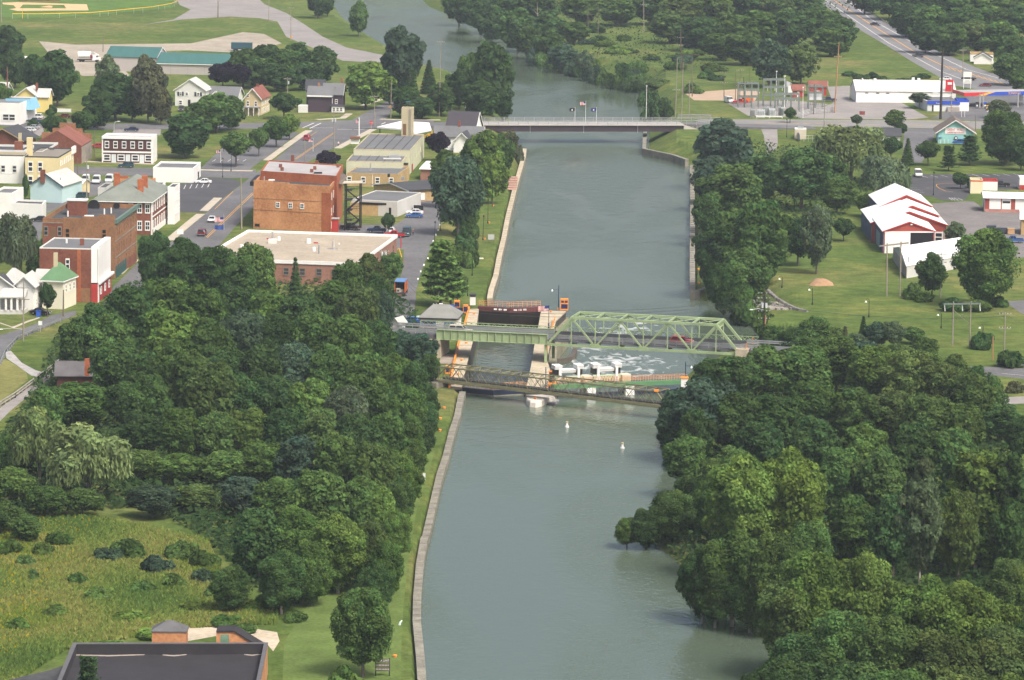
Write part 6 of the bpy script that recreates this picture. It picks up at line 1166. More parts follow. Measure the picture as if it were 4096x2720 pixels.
def broad(seed, W=11., H=15., z0=3.0, nl=46, nleaf=9000, size=.5, shape=1.0, bark=None, gap=0.0):
    rs = np.random.RandomState(seed); c = np.array([0, 0, (z0+H)/2]); hz = (H-z0)/2
    d = rs.normal(size=(nl, 3)); d[:, 2] += .25; d /= np.linalg.norm(d, axis=1, keepdims=True); f = rs.uniform(.45, .95, (nl, 1))**.6
    rad = rs.uniform(.075, .14, nl)*W; ext = np.array([W/2, W/2, hz])-rad.mean()*np.array([1, 1, .9])
    pr = 1-.28*shape*np.clip(d[:, 2:3], 0, 1)*0; cen = c+d*f*ext*pr
    az = np.arctan2(d[:, 1], d[:, 0]); wob = 1+.16*np.sin(az*3+seed)+.1*np.sin(az*5+seed*2); cen[:, :2] *= wob[:, None]
    q, tone = lobes_leaves(rs, cen, rad, c, nleaf, size)
    nf = nleaf//4; d2 = rs.normal(size=(nf, 3)); d2 /= np.linalg.norm(d2, axis=1, keepdims=True); d2 = d2*rs.uniform(.45, .88, (nf, 1)); a2 = np.arctan2(d2[:, 1], d2[:, 0]); w2 = 1+.16*np.sin(a2*3+seed)+.1*np.sin(a2*5+seed*2)
    pf = c+d2*np.array([W/2, W/2, hz])*.92; pf[:, :2] *= w2[:, None]; qf = quads_from(pf, d2+np.array([0, 0, .35])+rs.normal(size=(nf, 3))*.6, size*rs.uniform(.7, 1.5, nf), 1.4, rs)
    q = np.concatenate([q, qf]); tone = np.concatenate([tone, np.repeat(rs.uniform(.75, 1.15, (nf, 1)), 3, 1)])
    return leafmesh('crown', q, tone), limb_mesh('trunk', rs, c+(cen[rs.choice(nl, 9, False)]-c)*(1.16 if size < .35 else 1.0), z0+hz*.35, W*.03, H, bark or BARK)
def willow(seed, W=14., H=14., nleaf=11000):
    rs = np.random.RandomState(seed); nl = 34; d = rs.normal(size=(nl, 3)); d[:, 2] = abs(d[:, 2])*.8+.1; d /= np.linalg.norm(d, axis=1, keepdims=True)
    cen = np.array([0, 0, H*.42])+d*rs.uniform(.6, .92, (nl, 1))*np.array([W*.42, W*.42, H*.5]); rad = rs.uniform(.09, .15, nl)*W
    n1 = nleaf//3; q, t = lobes_leaves(rs, cen, rad, None, n1, .55); n2 = nleaf-n1; idx = rs.randint(0, nl, n2); a = rs.uniform(0, 2*np.pi, n2); st = np.floor(a*9)/9
    ln = rs.uniform(0, 1, n2)**.8; drop = H*.34*rs.uniform(.5, 1, nl)[idx]; r = rad[idx]*(.55+.5*((np.sin(st*37.+idx)+1)/2)+.12*ln)
    pos = cen[idx]+np.stack([np.cos(st)*r, np.sin(st)*r, rad[idx]*.3-ln*drop], 1)+rs.normal(size=(n2, 3))*.1; pos[:, 2] = np.maximum(pos[:, 2], .5)
    nor = np.stack([np.cos(a), np.sin(a), .25+0*a], 1)+rs.normal(size=(n2, 3))*.3
    q2 = quads_from(pos, nor, .3+0*a, 3.2, rs, (0, 0, 1)); lt = rs.uniform(.8, 1.2, (nl, 1))[idx]*rs.uniform(.8, 1.25, (n2, 1)); t2 = np.repeat(lt, 3, 1)
    return leafmesh('crown', np.concatenate([q, q2]), np.concatenate([t, t2])), limb_mesh('trunk', rs, cen[:8], H*.3, W*.035, H*.8, BARK)
def spruce(seed, W=5., H=12., nleaf=4500):
    rs = np.random.RandomState(seed); t = rs.uniform(.04, 1, nleaf)**.75; zz = H*(1-t*.94); lay = np.round(zz/ .9)*.9; zz = lay+rs.normal(size=nleaf)*.14
    R = W/2*np.clip((H-lay)/H, .03, 1)*1.05; a = rs.uniform(0, 2*np.pi, nleaf); a = np.round(a*3.2+lay)/3.2+rs.normal(size=nleaf)*.12; f = rs.uniform(.15, 1, nleaf)**.6
    pos = np.stack([np.cos(a)*R*f, np.sin(a)*R*f, zz-R*f*.3], 1); nor = np.stack([np.cos(a)*.5, np.sin(a)*.5, np.ones(nleaf)], 1)+rs.normal(size=(nleaf, 3))*.35
    return leafmesh('crown', quads_from(pos, nor, rs.uniform(.3, .6, nleaf), 1.6, rs), np.repeat(rs.uniform(.7, 1.3, (nleaf, 1)), 3, 1)), limb_mesh('trunk', rs, [], H*.5, .2, H, BARK)
def pine(seed, W=8., H=12., nleaf=5200):
    rs = np.random.RandomState(seed); nb = 46; zb = H*np.linspace(.14, .97, nb); a = np.arange(nb)*2.4+rs.normal(size=nb)*.3; ln = W/2*(1-.72*((zb/H)-.14))*rs.uniform(.6, 1.1, nb)
    idx = rs.randint(0, nb, nleaf); f = rs.uniform(.25, 1, nleaf); sp = rs.normal(size=(nleaf, 2))*np.array([.5, .45])
    ca, sa = np.cos(a[idx]), np.sin(a[idx]); r = ln[idx]*f
    pos = np.stack([ca*r-sa*sp[:, 0], sa*r+ca*sp[:, 0], zb[idx]+f*.7+abs(sp[:, 1])*.35-.2], 1); nor = np.array([0, 0, 1.])+rs.normal(size=(nleaf, 3))*.45
    lt = rs.uniform(.75, 1.3, (nb, 1))[idx]*rs.uniform(.75, 1.3, (nleaf, 1))
    return leafmesh('crown', quads_from(pos, nor, rs.uniform(.35, .65, nleaf), 1.5, rs), np.repeat(lt, 3, 1)), limb_mesh('trunk', rs, [(math.cos(a[i])*ln[i], math.sin(a[i])*ln[i], zb[i]+.5) for i in range(0, nb, 5)], H*.5, .26, H, BARK)
def shrub(seed, W=5., H=3.4, nleaf=2600, size=.42):
    rs = np.random.RandomState(seed); nl = 18; d = rs.normal(size=(nl, 3)); d[:, 2] = abs(d[:, 2])*.8; d /= np.linalg.norm(d, axis=1, keepdims=True)
    cen = d*rs.uniform(.35, .85, (nl, 1))*np.array([W*.42, W*.42, H*.72])+np.array([0, 0, .25]); rad = rs.uniform(.12, .22, nl)*W
    q, t = lobes_leaves(rs, cen, rad, None, nleaf, size); return leafmesh('foliage', q, t), limb_mesh('stem', rs, cen[:5], .5, .08, H*.7, BARK)
KIND = {'B': [broad(11+i, nleaf=11000, size=.46, nl=78+5*i, W=11+.5*(i % 3), z0=1.0+.4*(i % 3)) for i in range(6)],
        'N': [broad(41+i, nleaf=30000, size=.30, nl=105+8*i, W=12, z0=.2+.3*i, bark=PALEBARK if i == 1 else BARK) for i in range(3)],
        'F': [broad(31+i, nleaf=4600, size=.74, nl=60, W=11.5, z0=.3) for i in range(4)],
        'A': [broad(61+i, nleaf=6500, size=.42, nl=44, W=9, H=20, z0=5.5, bark=PALEBARK) for i in range(2)],
        'C': [broad(71+i, nleaf=5500, size=.42, nl=40, W=8.5, H=9, z0=2.0) for i in range(2)],
        'W': [willow(81), willow(82)], 'S': [spruce(91), spruce(92)], 'P': [pine(95), pine(96)], 'U': [shrub(101+i) for i in range(4)]}
NOM = {'B': (11.8, 15.), 'N': (12.6, 15.), 'F': (12, 15.), 'A': (9.6, 20.), 'C': (9., 9.), 'W': (14., 13.), 'S': (5.2, 12.), 'P': (8., 12.), 'U': (5.6, 3.2)}
NAMES = {'B': 'broadleaf_tree', 'N': 'broadleaf_tree', 'F': 'broadleaf_tree', 'A': 'tall_tree', 'C': 'round_tree', 'W': 'willow_tree', 'S': 'spruce_tree', 'P': 'pine_tree', 'U': 'shrub'}
TONE = {'dk': ((.058, .112, .036), 'dark green'), 'md': ((.085, .152, .042), 'mid green'), 'yg': ((.122, .198, .046), 'yellow-green'), 'ol': ((.092, .142, .042), 'olive'), 'bl': ((.062, .108, .066), 'blue-green'),
        'gy': ((.115, .16, .085), 'grey-green'), 'pu': ((.024, .016, .032), 'dark purple'), 'wl': ((.15, .21, .085), 'pale green'), 'bn': ((.115, .13, .065), 'browning'), 'yl': ((.27, .22, .025), 'yellowing')}
FORMW = {'B': 'spreading tree', 'N': 'large full-crowned tree', 'F': 'bushy tree', 'A': 'tall bare-stemmed tree', 'C': 'small round-crowned tree', 'W': 'weeping willow', 'S': 'pointed spruce', 'P': 'layered pine', 'U': 'low shrub'}
LM = [('the teal warehouses', 450, 160), ('the yellow house', 73, 250), ('the white gable house', 445, 235), ('the tan house', 590, 270), ('the dark plum house', 745, 262), ('the brown storefront', 300, 375), ('the cream building', 115, 405), ('the tan gravel roof', 680, 620), ('the hose tower', 940, 300),
      ('the orange brick wall', 680, 535), ('the dark red brick building', 165, 670), ('the large porch house', 40, 720), ('the canal-side parking', 955, 560), ('the lock house', 1015, 745), ('the wooded red house', 200, 855), ('the white signboard', 970, 1100), ('the foreground brick roof', 390, 1500),
      ('the meadow', 200, 1330), ('the lattice footbridge', 1010, 880), ('the green bridge', 1760, 800), ('the grey road bridge', 1120, 290), ('the far quay wall', 1605, 640), ('the barns', 2080, 560), ('the long white shed', 2130, 610), ('the turquoise restaurant', 2205, 330), ('the substation', 1700, 230), ('the highway', 2080, 120), ('the grey bridge abutment', 1600, 320),
      ('the drive-in parking lot', 2230, 410), ('the sand pile', 1890, 655), ('the near white buoy', 1435, 1030), ('the timber pole frame', 2220, 790), ('the footpath bend', 2310, 920), ('the bottom right corner', 2300, 1540), ('the shaded cove', 1700, 1470), ('the river bend', 1090, 40), ('the gravel ballpark road', 760, 100), ('the utility shed', 1860, 320), ('the mown strip', 740, 1480), ('the weeping willow pair', 150, 1050), ('the cottonwood by the river', 1770, 1150)]
LABELS = set()
def place_words(x, y, skip=0):
    r = sorted(LM, key=lambda q: math.hypot(q[1]-x, (q[2]-y)*1.5))[skip]; dx, dy = x-r[1], y-r[2]
    return ('left of ' if dx < 0 else 'right of ')+r[0] if abs(dx) > abs(dy)*1.1 else (('in front of ' if dy > 0 else 'behind ')+r[0])
CNT = {}
def basey(yt, H): return (yt*1.7348+1128*H/134)/(1-H/134)/1.7348
def tree(x, yt, wpx, H, tone='dk', kind='B', label=None, group=None, zfix=None):
    yb = basey(yt, H); p = P('z', x-H*.1, yb, 5.0); z = zfix if zfix is not None else max(gz(p.x, p.y), .2 if p.y > 815 else 3.75); p.z = z
    s = S(p)*.57642; nm = NAMES[kind]; i = CNT.get(kind, 0); CNT[kind] = i+1
    if kind == 'B' and p.y > 1120: kind = 'F'
    wpx *= 1.14 if group and 'wood' in group else 1.0
    cm, tm = KIND[kind][(i*7+int(x)) % len(KIND[kind])]; wn, hn = NOM[kind]; sx = wpx/s/wn; sz = (H+5-z)/hn
    col, word = TONE[tone]
    if label is None:
        f = FORMW[kind]
        if kind in 'BN' and H >= 15: f = 'tall broad tree'
        if kind in 'BF' and H <= 8: f = 'low bushy tree'
        for sk in range(4):
            label = f'{word} {f} {place_words(x, yb, sk)}'
            if label not in LABELS: break
        else:
            label = f'{word} {f} {place_words(x, yb)}'; done = False
            for s1 in range(4):
                for s2 in range(s1+1, 6):
                    l2 = f'{word} tree {place_words(x, yb, s1)} and {place_words(x, yb, s2)}'
                    if not done and l2 not in LABELS and len(l2.replace('-', ' ').split()) <= 16: label = l2; done = True
    LABELS.add(label)
    t = tag(link(nm, None, None, p), label, 'shrub' if kind == 'U' else 'tree', group or ('trees and bushes along the river and in the town'))
    t.rotation_euler = (0, 0, rnd.uniform(0, 6.28)); t.scale = (sx*rnd.uniform(.95, 1.05), sx*rnd.uniform(.95, 1.05), sz)
    col = tuple(v*1.35 for v in col) if kind == 'P' else col; c = link('foliage' if kind == 'U' else 'crown', cm, t); k = rnd.uniform(.84, 1.3); c.color = (col[0]*k*rnd.uniform(.93, 1.07), col[1]*k, col[2]*k*rnd.uniform(.9, 1.1), 1)
    link('stem' if kind == 'U' else 'trunk', tm, t); return t
T_ = []
def rows(group, items):
    for it in items:
        it = list(it)
        if 'left-bank wood' in group and len(it) == 5 and it[3] >= 10: it[3] *= 1.22; it[2] *= .96
        if ('wood' in group or 'lawn' in group) and it[4] == 'dk' and rnd.random() < .38: it[4] = rnd.choice(['md', 'md', 'ol', 'yg' if 'left' in group else 'md'])
        tree(*it[:5], *(it[5:6] or ('B',)), group=group)
rows('trees round the town houses and streets', [(16, 52, 92, 18, 'dk'), (36, 108, 70, 15, 'dk'), (84, 118, 72, 16, 'dk'), (135, 105, 108, 21, 'dk'), (172, 152, 36, 6, 'md', 'U'), (248, 118, 66, 18, 'gy'), (268, 160, 140, 17, 'dk'), (228, 200, 84, 14, 'dk'), (306, 176, 84, 15, 'dk'), (343, 117, 96, 24, 'bn', 'B'), (225, 255, 56, 5, 'dk', 'U'), (372, 190, 60, 14, 'bn'),
  (612, 94, 110, 16, 'dk'), (562, 106, 96, 15, 'dk'), (688, 90, 96, 16, 'dk'), (742, 100, 90, 15, 'dk'), (655, 108, 95, 14, 'md'), (600, 128, 84, 12, 'dk'), (640, 140, 90, 11, 'dk'), (710, 138, 80, 11, 'dk'), (515, 140, 80, 10.5, 'pu', 'C'), (555, 146, 66, 10, 'pu', 'C'), (655, 210, 88, 9.4, 'dk', 'C'), (845, 134, 120, 17.5, 'yg', 'B'), (428, 254, 122, 14.6, 'dk'), (500, 206, 112, 14, 'md'), (470, 222, 80, 12, 'md'), (535, 215, 70, 12, 'md'),
  (545, 299, 84, 11, 'md', 'C'), (598, 290, 56, 9.4, 'md', 'C'), (638, 266, 70, 10, 'md', 'C'), (668, 259, 56, 8.8, 'yg', 'C'), (195, 250, 70, 9.4, 'dk', 'C'), (124, 262, 64, 8.4, 'dk', 'C'), (755, 344, 62, 7.2, 'pu', 'C'), (1012, 300, 64, 9.4, 'pu', 'C'), (895, 488, 36, 6, 'dk', 'C'), (60, 398, 18, 9.5, 'dk', 'C'), (42, 480, 112, 18, 'gy', 'W'), (88, 550, 62, 11, 'dk'), (110, 648, 46, 8, 'dk', 'C'), (30, 228, 40, 5, 'dk', 'U'), (76, 270, 30, 3.4, 'dk', 'U'), (118, 240, 34, 3.5, 'dk', 'U'), (6, 185, 56, 13, 'md'), (445, 245, 60, 5, 'dk', 'U'), (95, 400, 40, 4, 'dk', 'U'), (120, 530, 70, 4, 'dk', 'U'), (140, 330, 46, 5, 'dk', 'U')])
rows('trees between the town and the canal', [(926, 49, 112, 26, 'bl'), (950, 150, 60, 15, 'dk', 'S'), (990, 132, 46, 13, 'dk', 'S'), (1130, 80, 122, 27, 'dk'), (1085, 110, 70, 20, 'md'), (1060, 150, 80, 15, 'dk'), (1108, 180, 110, 14, 'dk'), (1160, 175, 56, 13, 'dk'), (1018, 185, 76, 12, 'md'), (935, 195, 84, 11, 'dk'), (975, 220, 70, 8, 'dk'), (829, -4, 54, 16, 'md'), (735, -40, 66, 16, 'dk'), (756, -34, 44, 14, 'dk'), (900, 175, 46, 10, 'dk'),
  (1030, 336, 92, 17, 'md'), (1058, 338, 128, 23, 'bl'), (1114, 287, 105, 18, 'yg'), (1136, 345, 74, 12.5, 'yg'), (1155, 300, 66, 12, 'md'), (1176, 296, 48, 9, 'bn'), (1197, 312, 30, 5, 'bn', 'U'), (1085, 320, 60, 13, 'md'), (1017, 555, 104, 15, 'yg', 'P'), (1040, 590, 84, 11, 'md', 'P'), (1050, 545, 60, 5, 'md', 'U'), (1085, 560, 50, 3.5, 'md', 'U'), (1062, 500, 50, 4, 'md', 'U'), (1082, 465, 60, 6, 'md'), (1095, 425, 50, 6, 'dk'), (1075, 520, 60, 4, 'dk', 'U'), (1055, 625, 60, 6, 'md'), (1090, 500, 40, 3, 'md', 'U')])
rows('trees of the left-bank wood', [(355, 522, 86, 14, 'dk'), (425, 538, 125, 14, 'dk'), (500, 552, 120, 13, 'dk'), (590, 545, 105, 14, 'md'), (550, 582, 90, 12, 'dk'), (682, 583, 40, 13, 'dk', 'S'), (800, 590, 80, 11, 'md'), (852, 575, 80, 11, 'dk'), (900, 577, 52, 8, 'md'), (868, 622, 86, 12, 'dk'),
  (222, 690, 110, 13, 'dk'), (300, 640, 130, 14, 'dk'), (380, 622, 130, 14, 'md'), (460, 638, 130, 14, 'md'), (540, 640, 115, 13, 'dk'), (620, 650, 110, 13, 'dk'), (700, 660, 120, 13, 'dk'), (770, 635, 110, 12, 'md'), (830, 640, 100, 13, 'dk'), (880, 652, 60, 12, 'bl'),
  (180, 722, 100, 12, 'dk'), (262, 712, 130, 13, 'dk'), (400, 692, 150, 15, 'yg'), (482, 722, 130, 13, 'md'), (560, 702, 120, 13, 'bl'), (642, 712, 110, 12, 'dk'), (730, 700, 120, 13, 'md'), (802, 712, 120, 13, 'md'), (866, 722, 90, 11, 'dk'), (925, 752, 76, 9, 'bl'), (970, 762, 76, 8.5, 'bl'),
  (190, 772, 88, 8, 'yl'), (268, 772, 120, 11, 'dk'), (380, 762, 120, 12, 'md'), (330, 802, 110, 11, 'dk'), (440, 792, 130, 13, 'dk'), (522, 790, 120, 12, 'dk'), (600, 782, 120, 13, 'dk'), (682, 772, 110, 12, 'bl'), (760, 782, 120, 12, 'md'), (840, 802, 120, 12, 'md'), (908, 802, 100, 11, 'dk'), (955, 822, 84, 10, 'dk'), (992, 812, 50, 7, 'dk'),
  (180, 872, 150, 9.5, 'md'), (108, 885, 90, 10, 'md'), (285, 872, 90, 9.5, 'dk'), (350, 852, 120, 12, 'md'), (480, 812, 140, 14, 'ol'), (560, 852, 110, 11, 'dk'), (640, 852, 120, 11, 'dk'), (720, 862, 120, 12, 'dk'), (800, 868, 112, 13, 'gy'), (870, 872, 100, 11, 'dk'), (938, 872, 96, 11, 'md'), (985, 884, 54, 9, 'dk'),
  (92, 930, 125, 14, 'wl', 'W'), (205, 968, 185, 14, 'wl', 'W'), (330, 942, 110, 9, 'dk'), (420, 932, 110, 10, 'md'), (500, 932, 110, 10, 'dk'), (580, 932, 120, 10, 'dk'), (660, 922, 120, 11, 'dk'), (740, 932, 110, 11, 'dk'), (820, 932, 110, 12, 'dk'), (890, 934, 100, 11, 'md'), (945, 944, 84, 10, 'md'),
  (40, 1000, 90, 8, 'dk'), (330, 1030, 100, 6, 'dk'), (420, 1040, 110, 6, 'md'), (520, 1030, 110, 7, 'md'), (600, 1012, 110, 8, 'md'), (690, 992, 130, 10, 'bl'), (780, 982, 120, 11, 'md'), (860, 1002, 110, 11, 'ol'), (922, 1028, 66, 9, 'yg'), (896, 1048, 80, 9, 'dk'),
  (30, 1072, 100, 7, 'md'), (110, 1112, 100, 6, 'md'), (190, 1122, 90, 5, 'md'), (350, 1112, 110, 6, 'bl'), (450, 1112, 110, 5, 'dk'), (560, 1092, 110, 7, 'bl'), (640, 1092, 120, 9, 'md'), (740, 1062, 150, 12, 'md'), (830, 1082, 120, 11, 'md'), (876, 1102, 84, 10, 'yg'),
  (2, 1150, 90, 6, 'md'), (62, 1182, 80, 5, 'md'), (600, 1162, 130, 10, 'dk'), (690, 1152, 140, 13, 'md', 'N'), (780, 1172, 140, 13, 'dk', 'N'), (852, 1182, 104, 12, 'dk', 'N'), (890, 1152, 60, 9, 'yg'), (925, 1095, 72, 9, 'md', 'N'), (915, 1165, 66, 9, 'yg', 'N'), (892, 1235, 84, 10, 'dk', 'N'), (868, 1290, 84, 9, 'dk', 'N'), (972, 955, 62, 9, 'dk'), (958, 1005, 62, 8, 'ol'), (945, 1062, 62, 8, 'yg'), (985, 920, 52, 8, 'dk'), (530, 1292, 95, 8, 'dk', 'N'), (650, 1262, 118, 10, 'dk', 'N'), (720, 1230, 100, 11, 'dk', 'N')])
rows('bushes of the near meadow', [(300, 1228, 110, 4, 'md', 'U'), (420, 1232, 100, 4, 'md', 'U'), (360, 1262, 90, 4, 'bl', 'U'), (250, 1250, 80, 3, 'bl', 'U'), (470, 1250, 90, 4, 'md', 'U'), (180, 1310, 60, 2.6, 'md', 'U'), (75, 1310, 40, 2, 'md', 'U'), (600, 1370, 110, 2.4, 'yg', 'U'), (440, 1380, 80, 2, 'yg', 'U'), (520, 1410, 90, 2, 'md', 'U'), (680, 1400, 70, 2, 'md', 'U'), (800, 1525, 110, 4.5, 'md', 'U'), (100, 1240, 70, 3, 'yg', 'U'), (20, 1230, 80, 3.5, 'md', 'U'), (140, 1210, 80, 3.5, 'md', 'U'), (230, 1345, 90, 2.4, 'yg', 'U'), (330, 1330, 80, 2.4, 'md', 'U'), (130, 1390, 90, 2, 'yg', 'U'), (300, 1400, 110, 2, 'yg', 'U'), (40, 1420, 90, 2, 'yg', 'U'), (400, 1310, 80, 3, 'md', 'U'), (500, 1340, 80, 2.6, 'ol', 'U'), (360, 1440, 120, 1.8, 'yg', 'U'), (250, 1470, 90, 1.6, 'yg', 'U'), (560, 1430, 80, 1.8, 'md', 'U'), (60, 1270, 60, 2.4, 'ol', 'U'), (470, 1300, 70, 3, 'bl', 'U')])
tree(838, 1330, 168, 14, 'md', 'N', 'full rounded mid green tree alone on the mown strip by the near canal wall'); tree(204, 1512, 84, 9, 'dk', 'P', 'dark pine top rising in front of the foreground black roof')
rows('trees of the right-bank wood', [(1620, 862, 150, 15, 'bl'), (1560, 885, 100, 13, 'bl'), (1548, 950, 70, 8, 'dk'), (1580, 990, 100, 11, 'dk'), (1640, 820, 90, 9, 'dk'), (1700, 812, 130, 11, 'dk'), (1770, 790, 130, 12, 'md'), (1850, 780, 130, 13, 'md'), (1930, 765, 120, 13, 'md'), (2010, 780, 120, 13, 'yg'), (2090, 795, 120, 13, 'ol'), (2170, 815, 120, 14, 'ol'), (2235, 840, 110, 14, 'ol'), (2285, 855, 70, 12, 'md'),
  (1700, 892, 130, 13, 'dk'), (1790, 892, 130, 13, 'dk'), (1880, 868, 130, 13, 'md'), (1970, 880, 120, 13, 'md'), (2060, 880, 120, 13, 'ol'), (2140, 890, 120, 14, 'ol'), (2215, 910, 110, 13, 'ol'), (1600, 930, 90, 11, 'dk'), (1750, 955, 130, 13, 'dk'), (1880, 950, 120, 13, 'dk'), (1990, 960, 130, 14, 'md'), (2100, 960, 120, 14, 'dk'), (2200, 975, 110, 13, 'md'),
  (1690, 1020, 120, 11, 'dk'), (1940, 1020, 120, 13, 'dk'), (2030, 1020, 120, 14, 'dk'), (2120, 1035, 112, 26, 'gy', 'A'), (2250, 1002, 150, 22, 'yg', 'A'), (2325, 1005, 110, 22, 'dk', 'A'), (2210, 1110, 100, 16, 'dk'), (2060, 1110, 110, 16, 'dk'), (2330, 1130, 110, 14, 'dk'), (1960, 1130, 110, 12, 'dk'), (2170, 1170, 90, 10, 'dk'), (2270, 1180, 100, 10, 'dk'),
  (1820, 1018, 190, 21, 'yg', 'N'), (1720, 1032, 190, 20, 'yg', 'N'), (1650, 1085, 100, 13, 'md', 'N'), (1600, 1080, 100, 11, 'dk', 'N'), (1545, 1120, 110, 9, 'dk', 'N'), (1490, 1165, 80, 6, 'dk', 'N'), (1446, 1186, 62, 4.4, 'dk', 'N'), (1690, 1210, 160, 14, 'md', 'N'), (1620, 1250, 110, 11, 'dk', 'N'), (1780, 1200, 140, 16, 'md', 'N'), (1860, 1180, 120, 14, 'dk', 'N'), (1650, 1290, 110, 9, 'dk', 'N'), (1730, 1300, 120, 9, 'dk', 'N'),
  (1880, 1240, 210, 19, 'yg', 'N'), (2000, 1250, 170, 19, 'yg', 'N'), (1820, 1310, 160, 15, 'ol', 'N'), (2140, 1312, 200, 17, 'yg', 'N'), (2240, 1318, 200, 17, 'yg', 'N'), (1950, 1380, 200, 16, 'md', 'N'), (2050, 1400, 190, 16, 'ol', 'N'), (2180, 1430, 210, 16, 'ol', 'N'), (2310, 1420, 190, 16, 'ol', 'N'), (1850, 1440, 180, 13, 'dk', 'N'), (1790, 1500, 160, 11, 'dk', 'N'), (1960, 1500, 190, 14, 'dk', 'N'), (2090, 1520, 200, 14, 'md', 'N'), (2240, 1530, 220, 14, 'ol', 'N'), (2350, 1530, 160, 14, 'yg', 'N'), (2330, 1270, 110, 12, 'dk', 'N')])
rows('trees and hedges round the lawn across from the town', [(1667, 262, 172, 18, 'bl'), (1640, 350, 110, 12, 'bl'), (1690, 368, 160, 17, 'md'), (1760, 345, 130, 14, 'dk'), (1850, 333, 160, 18, 'dk'), (1910, 345, 110, 14, 'dk'), (1630, 440, 80, 10, 'dk'), (1752, 447, 155, 21, 'md'), (1660, 500, 120, 15, 'dk'), (1690, 470, 150, 18, 'md'), (1884, 460, 96, 18, 'gy'), (1840, 490, 90, 13, 'dk'), (1720, 560, 130, 13, 'dk'), (1670, 590, 90, 11, 'dk'), (1640, 560, 60, 9, 'dk'), (1720, 650, 90, 5, 'dk', 'U'), (1760, 690, 60, 4, 'md', 'U'), (1945, 498, 60, 6.5, 'dk', 'C'),
  (1962, 276, 190, 18, 'wl', 'W'), (2038, 348, 140, 15, 'gy', 'W'), (1930, 400, 100, 11, 'dk'), (2055, 312, 60, 7.5, 'dk', 'C'), (2093, 312, 38, 9, 'dk', 'S'), (2140, 320, 66, 8, 'dk', 'C'), (2188, 336, 54, 7.5, 'dk', 'P'), (2236, 312, 66, 9, 'dk', 'P'), (2318, 242, 130, 18, 'dk', 'N'), (2300, 225, 66, 7, 'gy', 'F'), (2355, 300, 70, 12, 'dk'), (2064, 248, 58, 7, 'ol', 'F'), (2078, 280, 30, 5, 'dk', 'C'), (1822, 245, 34, 5.5, 'dk', 'C'), (2120, 210, 60, 6, 'gy', 'A'), (1975, 262, 34, 4.5, 'gy', 'C'),
  (2269, 506, 174, 20, 'dk', 'N'), (2150, 575, 76, 11, 'dk'), (2105, 640, 56, 5, 'md', 'U'), (2130, 665, 60, 3, 'md', 'U'), (2200, 682, 80, 3.4, 'dk', 'U'), (2250, 680, 90, 3.6, 'dk', 'U'), (2300, 672, 60, 3.4, 'dk', 'U'), (2205, 505, 50, 7, 'gy', 'F'), (1830, 748, 90, 9, 'dk'), (1870, 765, 100, 9, 'md'), (1930, 772, 100, 9, 'dk'), (1990, 778, 110, 10, 'bl'), (2060, 785, 100, 10, 'ol'), (2130, 792, 110, 11, 'ol'), (2200, 805, 100, 11, 'ol'), (2250, 832, 80, 12, 'dk'), (1880, 722, 104, 8, 'md'), (1920, 745, 70, 6, 'dk'), (1780, 740, 80, 8, 'dk'), (2130, 770, 70, 6, 'md'), (1975, 765, 70, 5, 'gy'), (1835, 760, 80, 6, 'bl'), (1800, 775, 60, 5, 'dk'), (1990, 722, 36, 7, 'dk', 'S'), (2020, 738, 60, 6, 'bl'), (2060, 735, 60, 6.5, 'gy'), (2105, 750, 70, 4, 'dk'), (1948, 745, 40, 7, 'bn', 'S'), (2265, 750, 70, 5, 'dk', 'U'), (2330, 790, 80, 5, 'dk', 'U'), (2310, 925, 110, 8, 'dk'), (2350, 950, 80, 9, 'dk'), (2340, 870, 60, 3, 'bn', 'U'), (2250, 405, 60, 3.5, 'dk', 'U'), (2215, 395, 50, 5, 'dk', 'C'), (2270, 418, 40, 2, 'dk', 'U'), (2095, 445, 40, 2, 'dk', 'U'), (2000, 440, 60, 7, 'md')])
rows('trees of the wood along the highway', [(a_[0], a_[1], a_[2], a_[3]*1.3, *a_[4:]) for a_ in [(1340, -20, 100, 11, 'dk'), (1420, -15, 100, 11, 'dk'), (1500, -25, 100, 12, 'dk'), (1570, -20, 110, 13, 'dk'), (1640, -25, 110, 13, 'dk'), (1710, -30, 110, 13, 'dk'), (1780, -30, 110, 13, 'dk'), (1850, -25, 100, 12, 'dk'), (1545, 20, 100, 11, 'dk'), (1610, 30, 110, 12, 'dk'), (1680, 20, 110, 13, 'md'), (1750, 15, 110, 13, 'dk'), (1820, 15, 110, 13, 'dk'), (1890, 8, 105, 13, 'dk'), (1935, 30, 86, 12, 'dk'), (1720, 65, 100, 11, 'dk'), (1775, 78, 92, 15, 'bl'), (1848, 88, 84, 13, 'dk'), (1915, 55, 90, 10, 'dk'), (1660, 70, 90, 9, 'md'),
  (1995, -40, 80, 11, 'dk'), (2060, -35, 100, 12, 'dk'), (2130, -35, 110, 12, 'dk'), (2200, -35, 110, 12, 'dk'), (2270, -35, 110, 12, 'dk'), (2340, -35, 110, 12, 'dk'), (2090, 0, 90, 12, 'dk'), (2150, 5, 100, 12, 'dk'), (2215, 10, 100, 12, 'dk'), (2285, 5, 100, 12, 'md'), (2345, 5, 90, 12, 'dk'), (2135, 40, 80, 11, 'dk'), (2190, 45, 90, 11, 'md'), (2250, 40, 90, 11, 'dk'), (2310, 40, 90, 12, 'md'), (2185, 72, 60, 7, 'dk'), (2345, 75, 80, 12, 'dk'), (2330, 115, 80, 10, 'dk'), (2360, 150, 60, 8, 'dk')]])
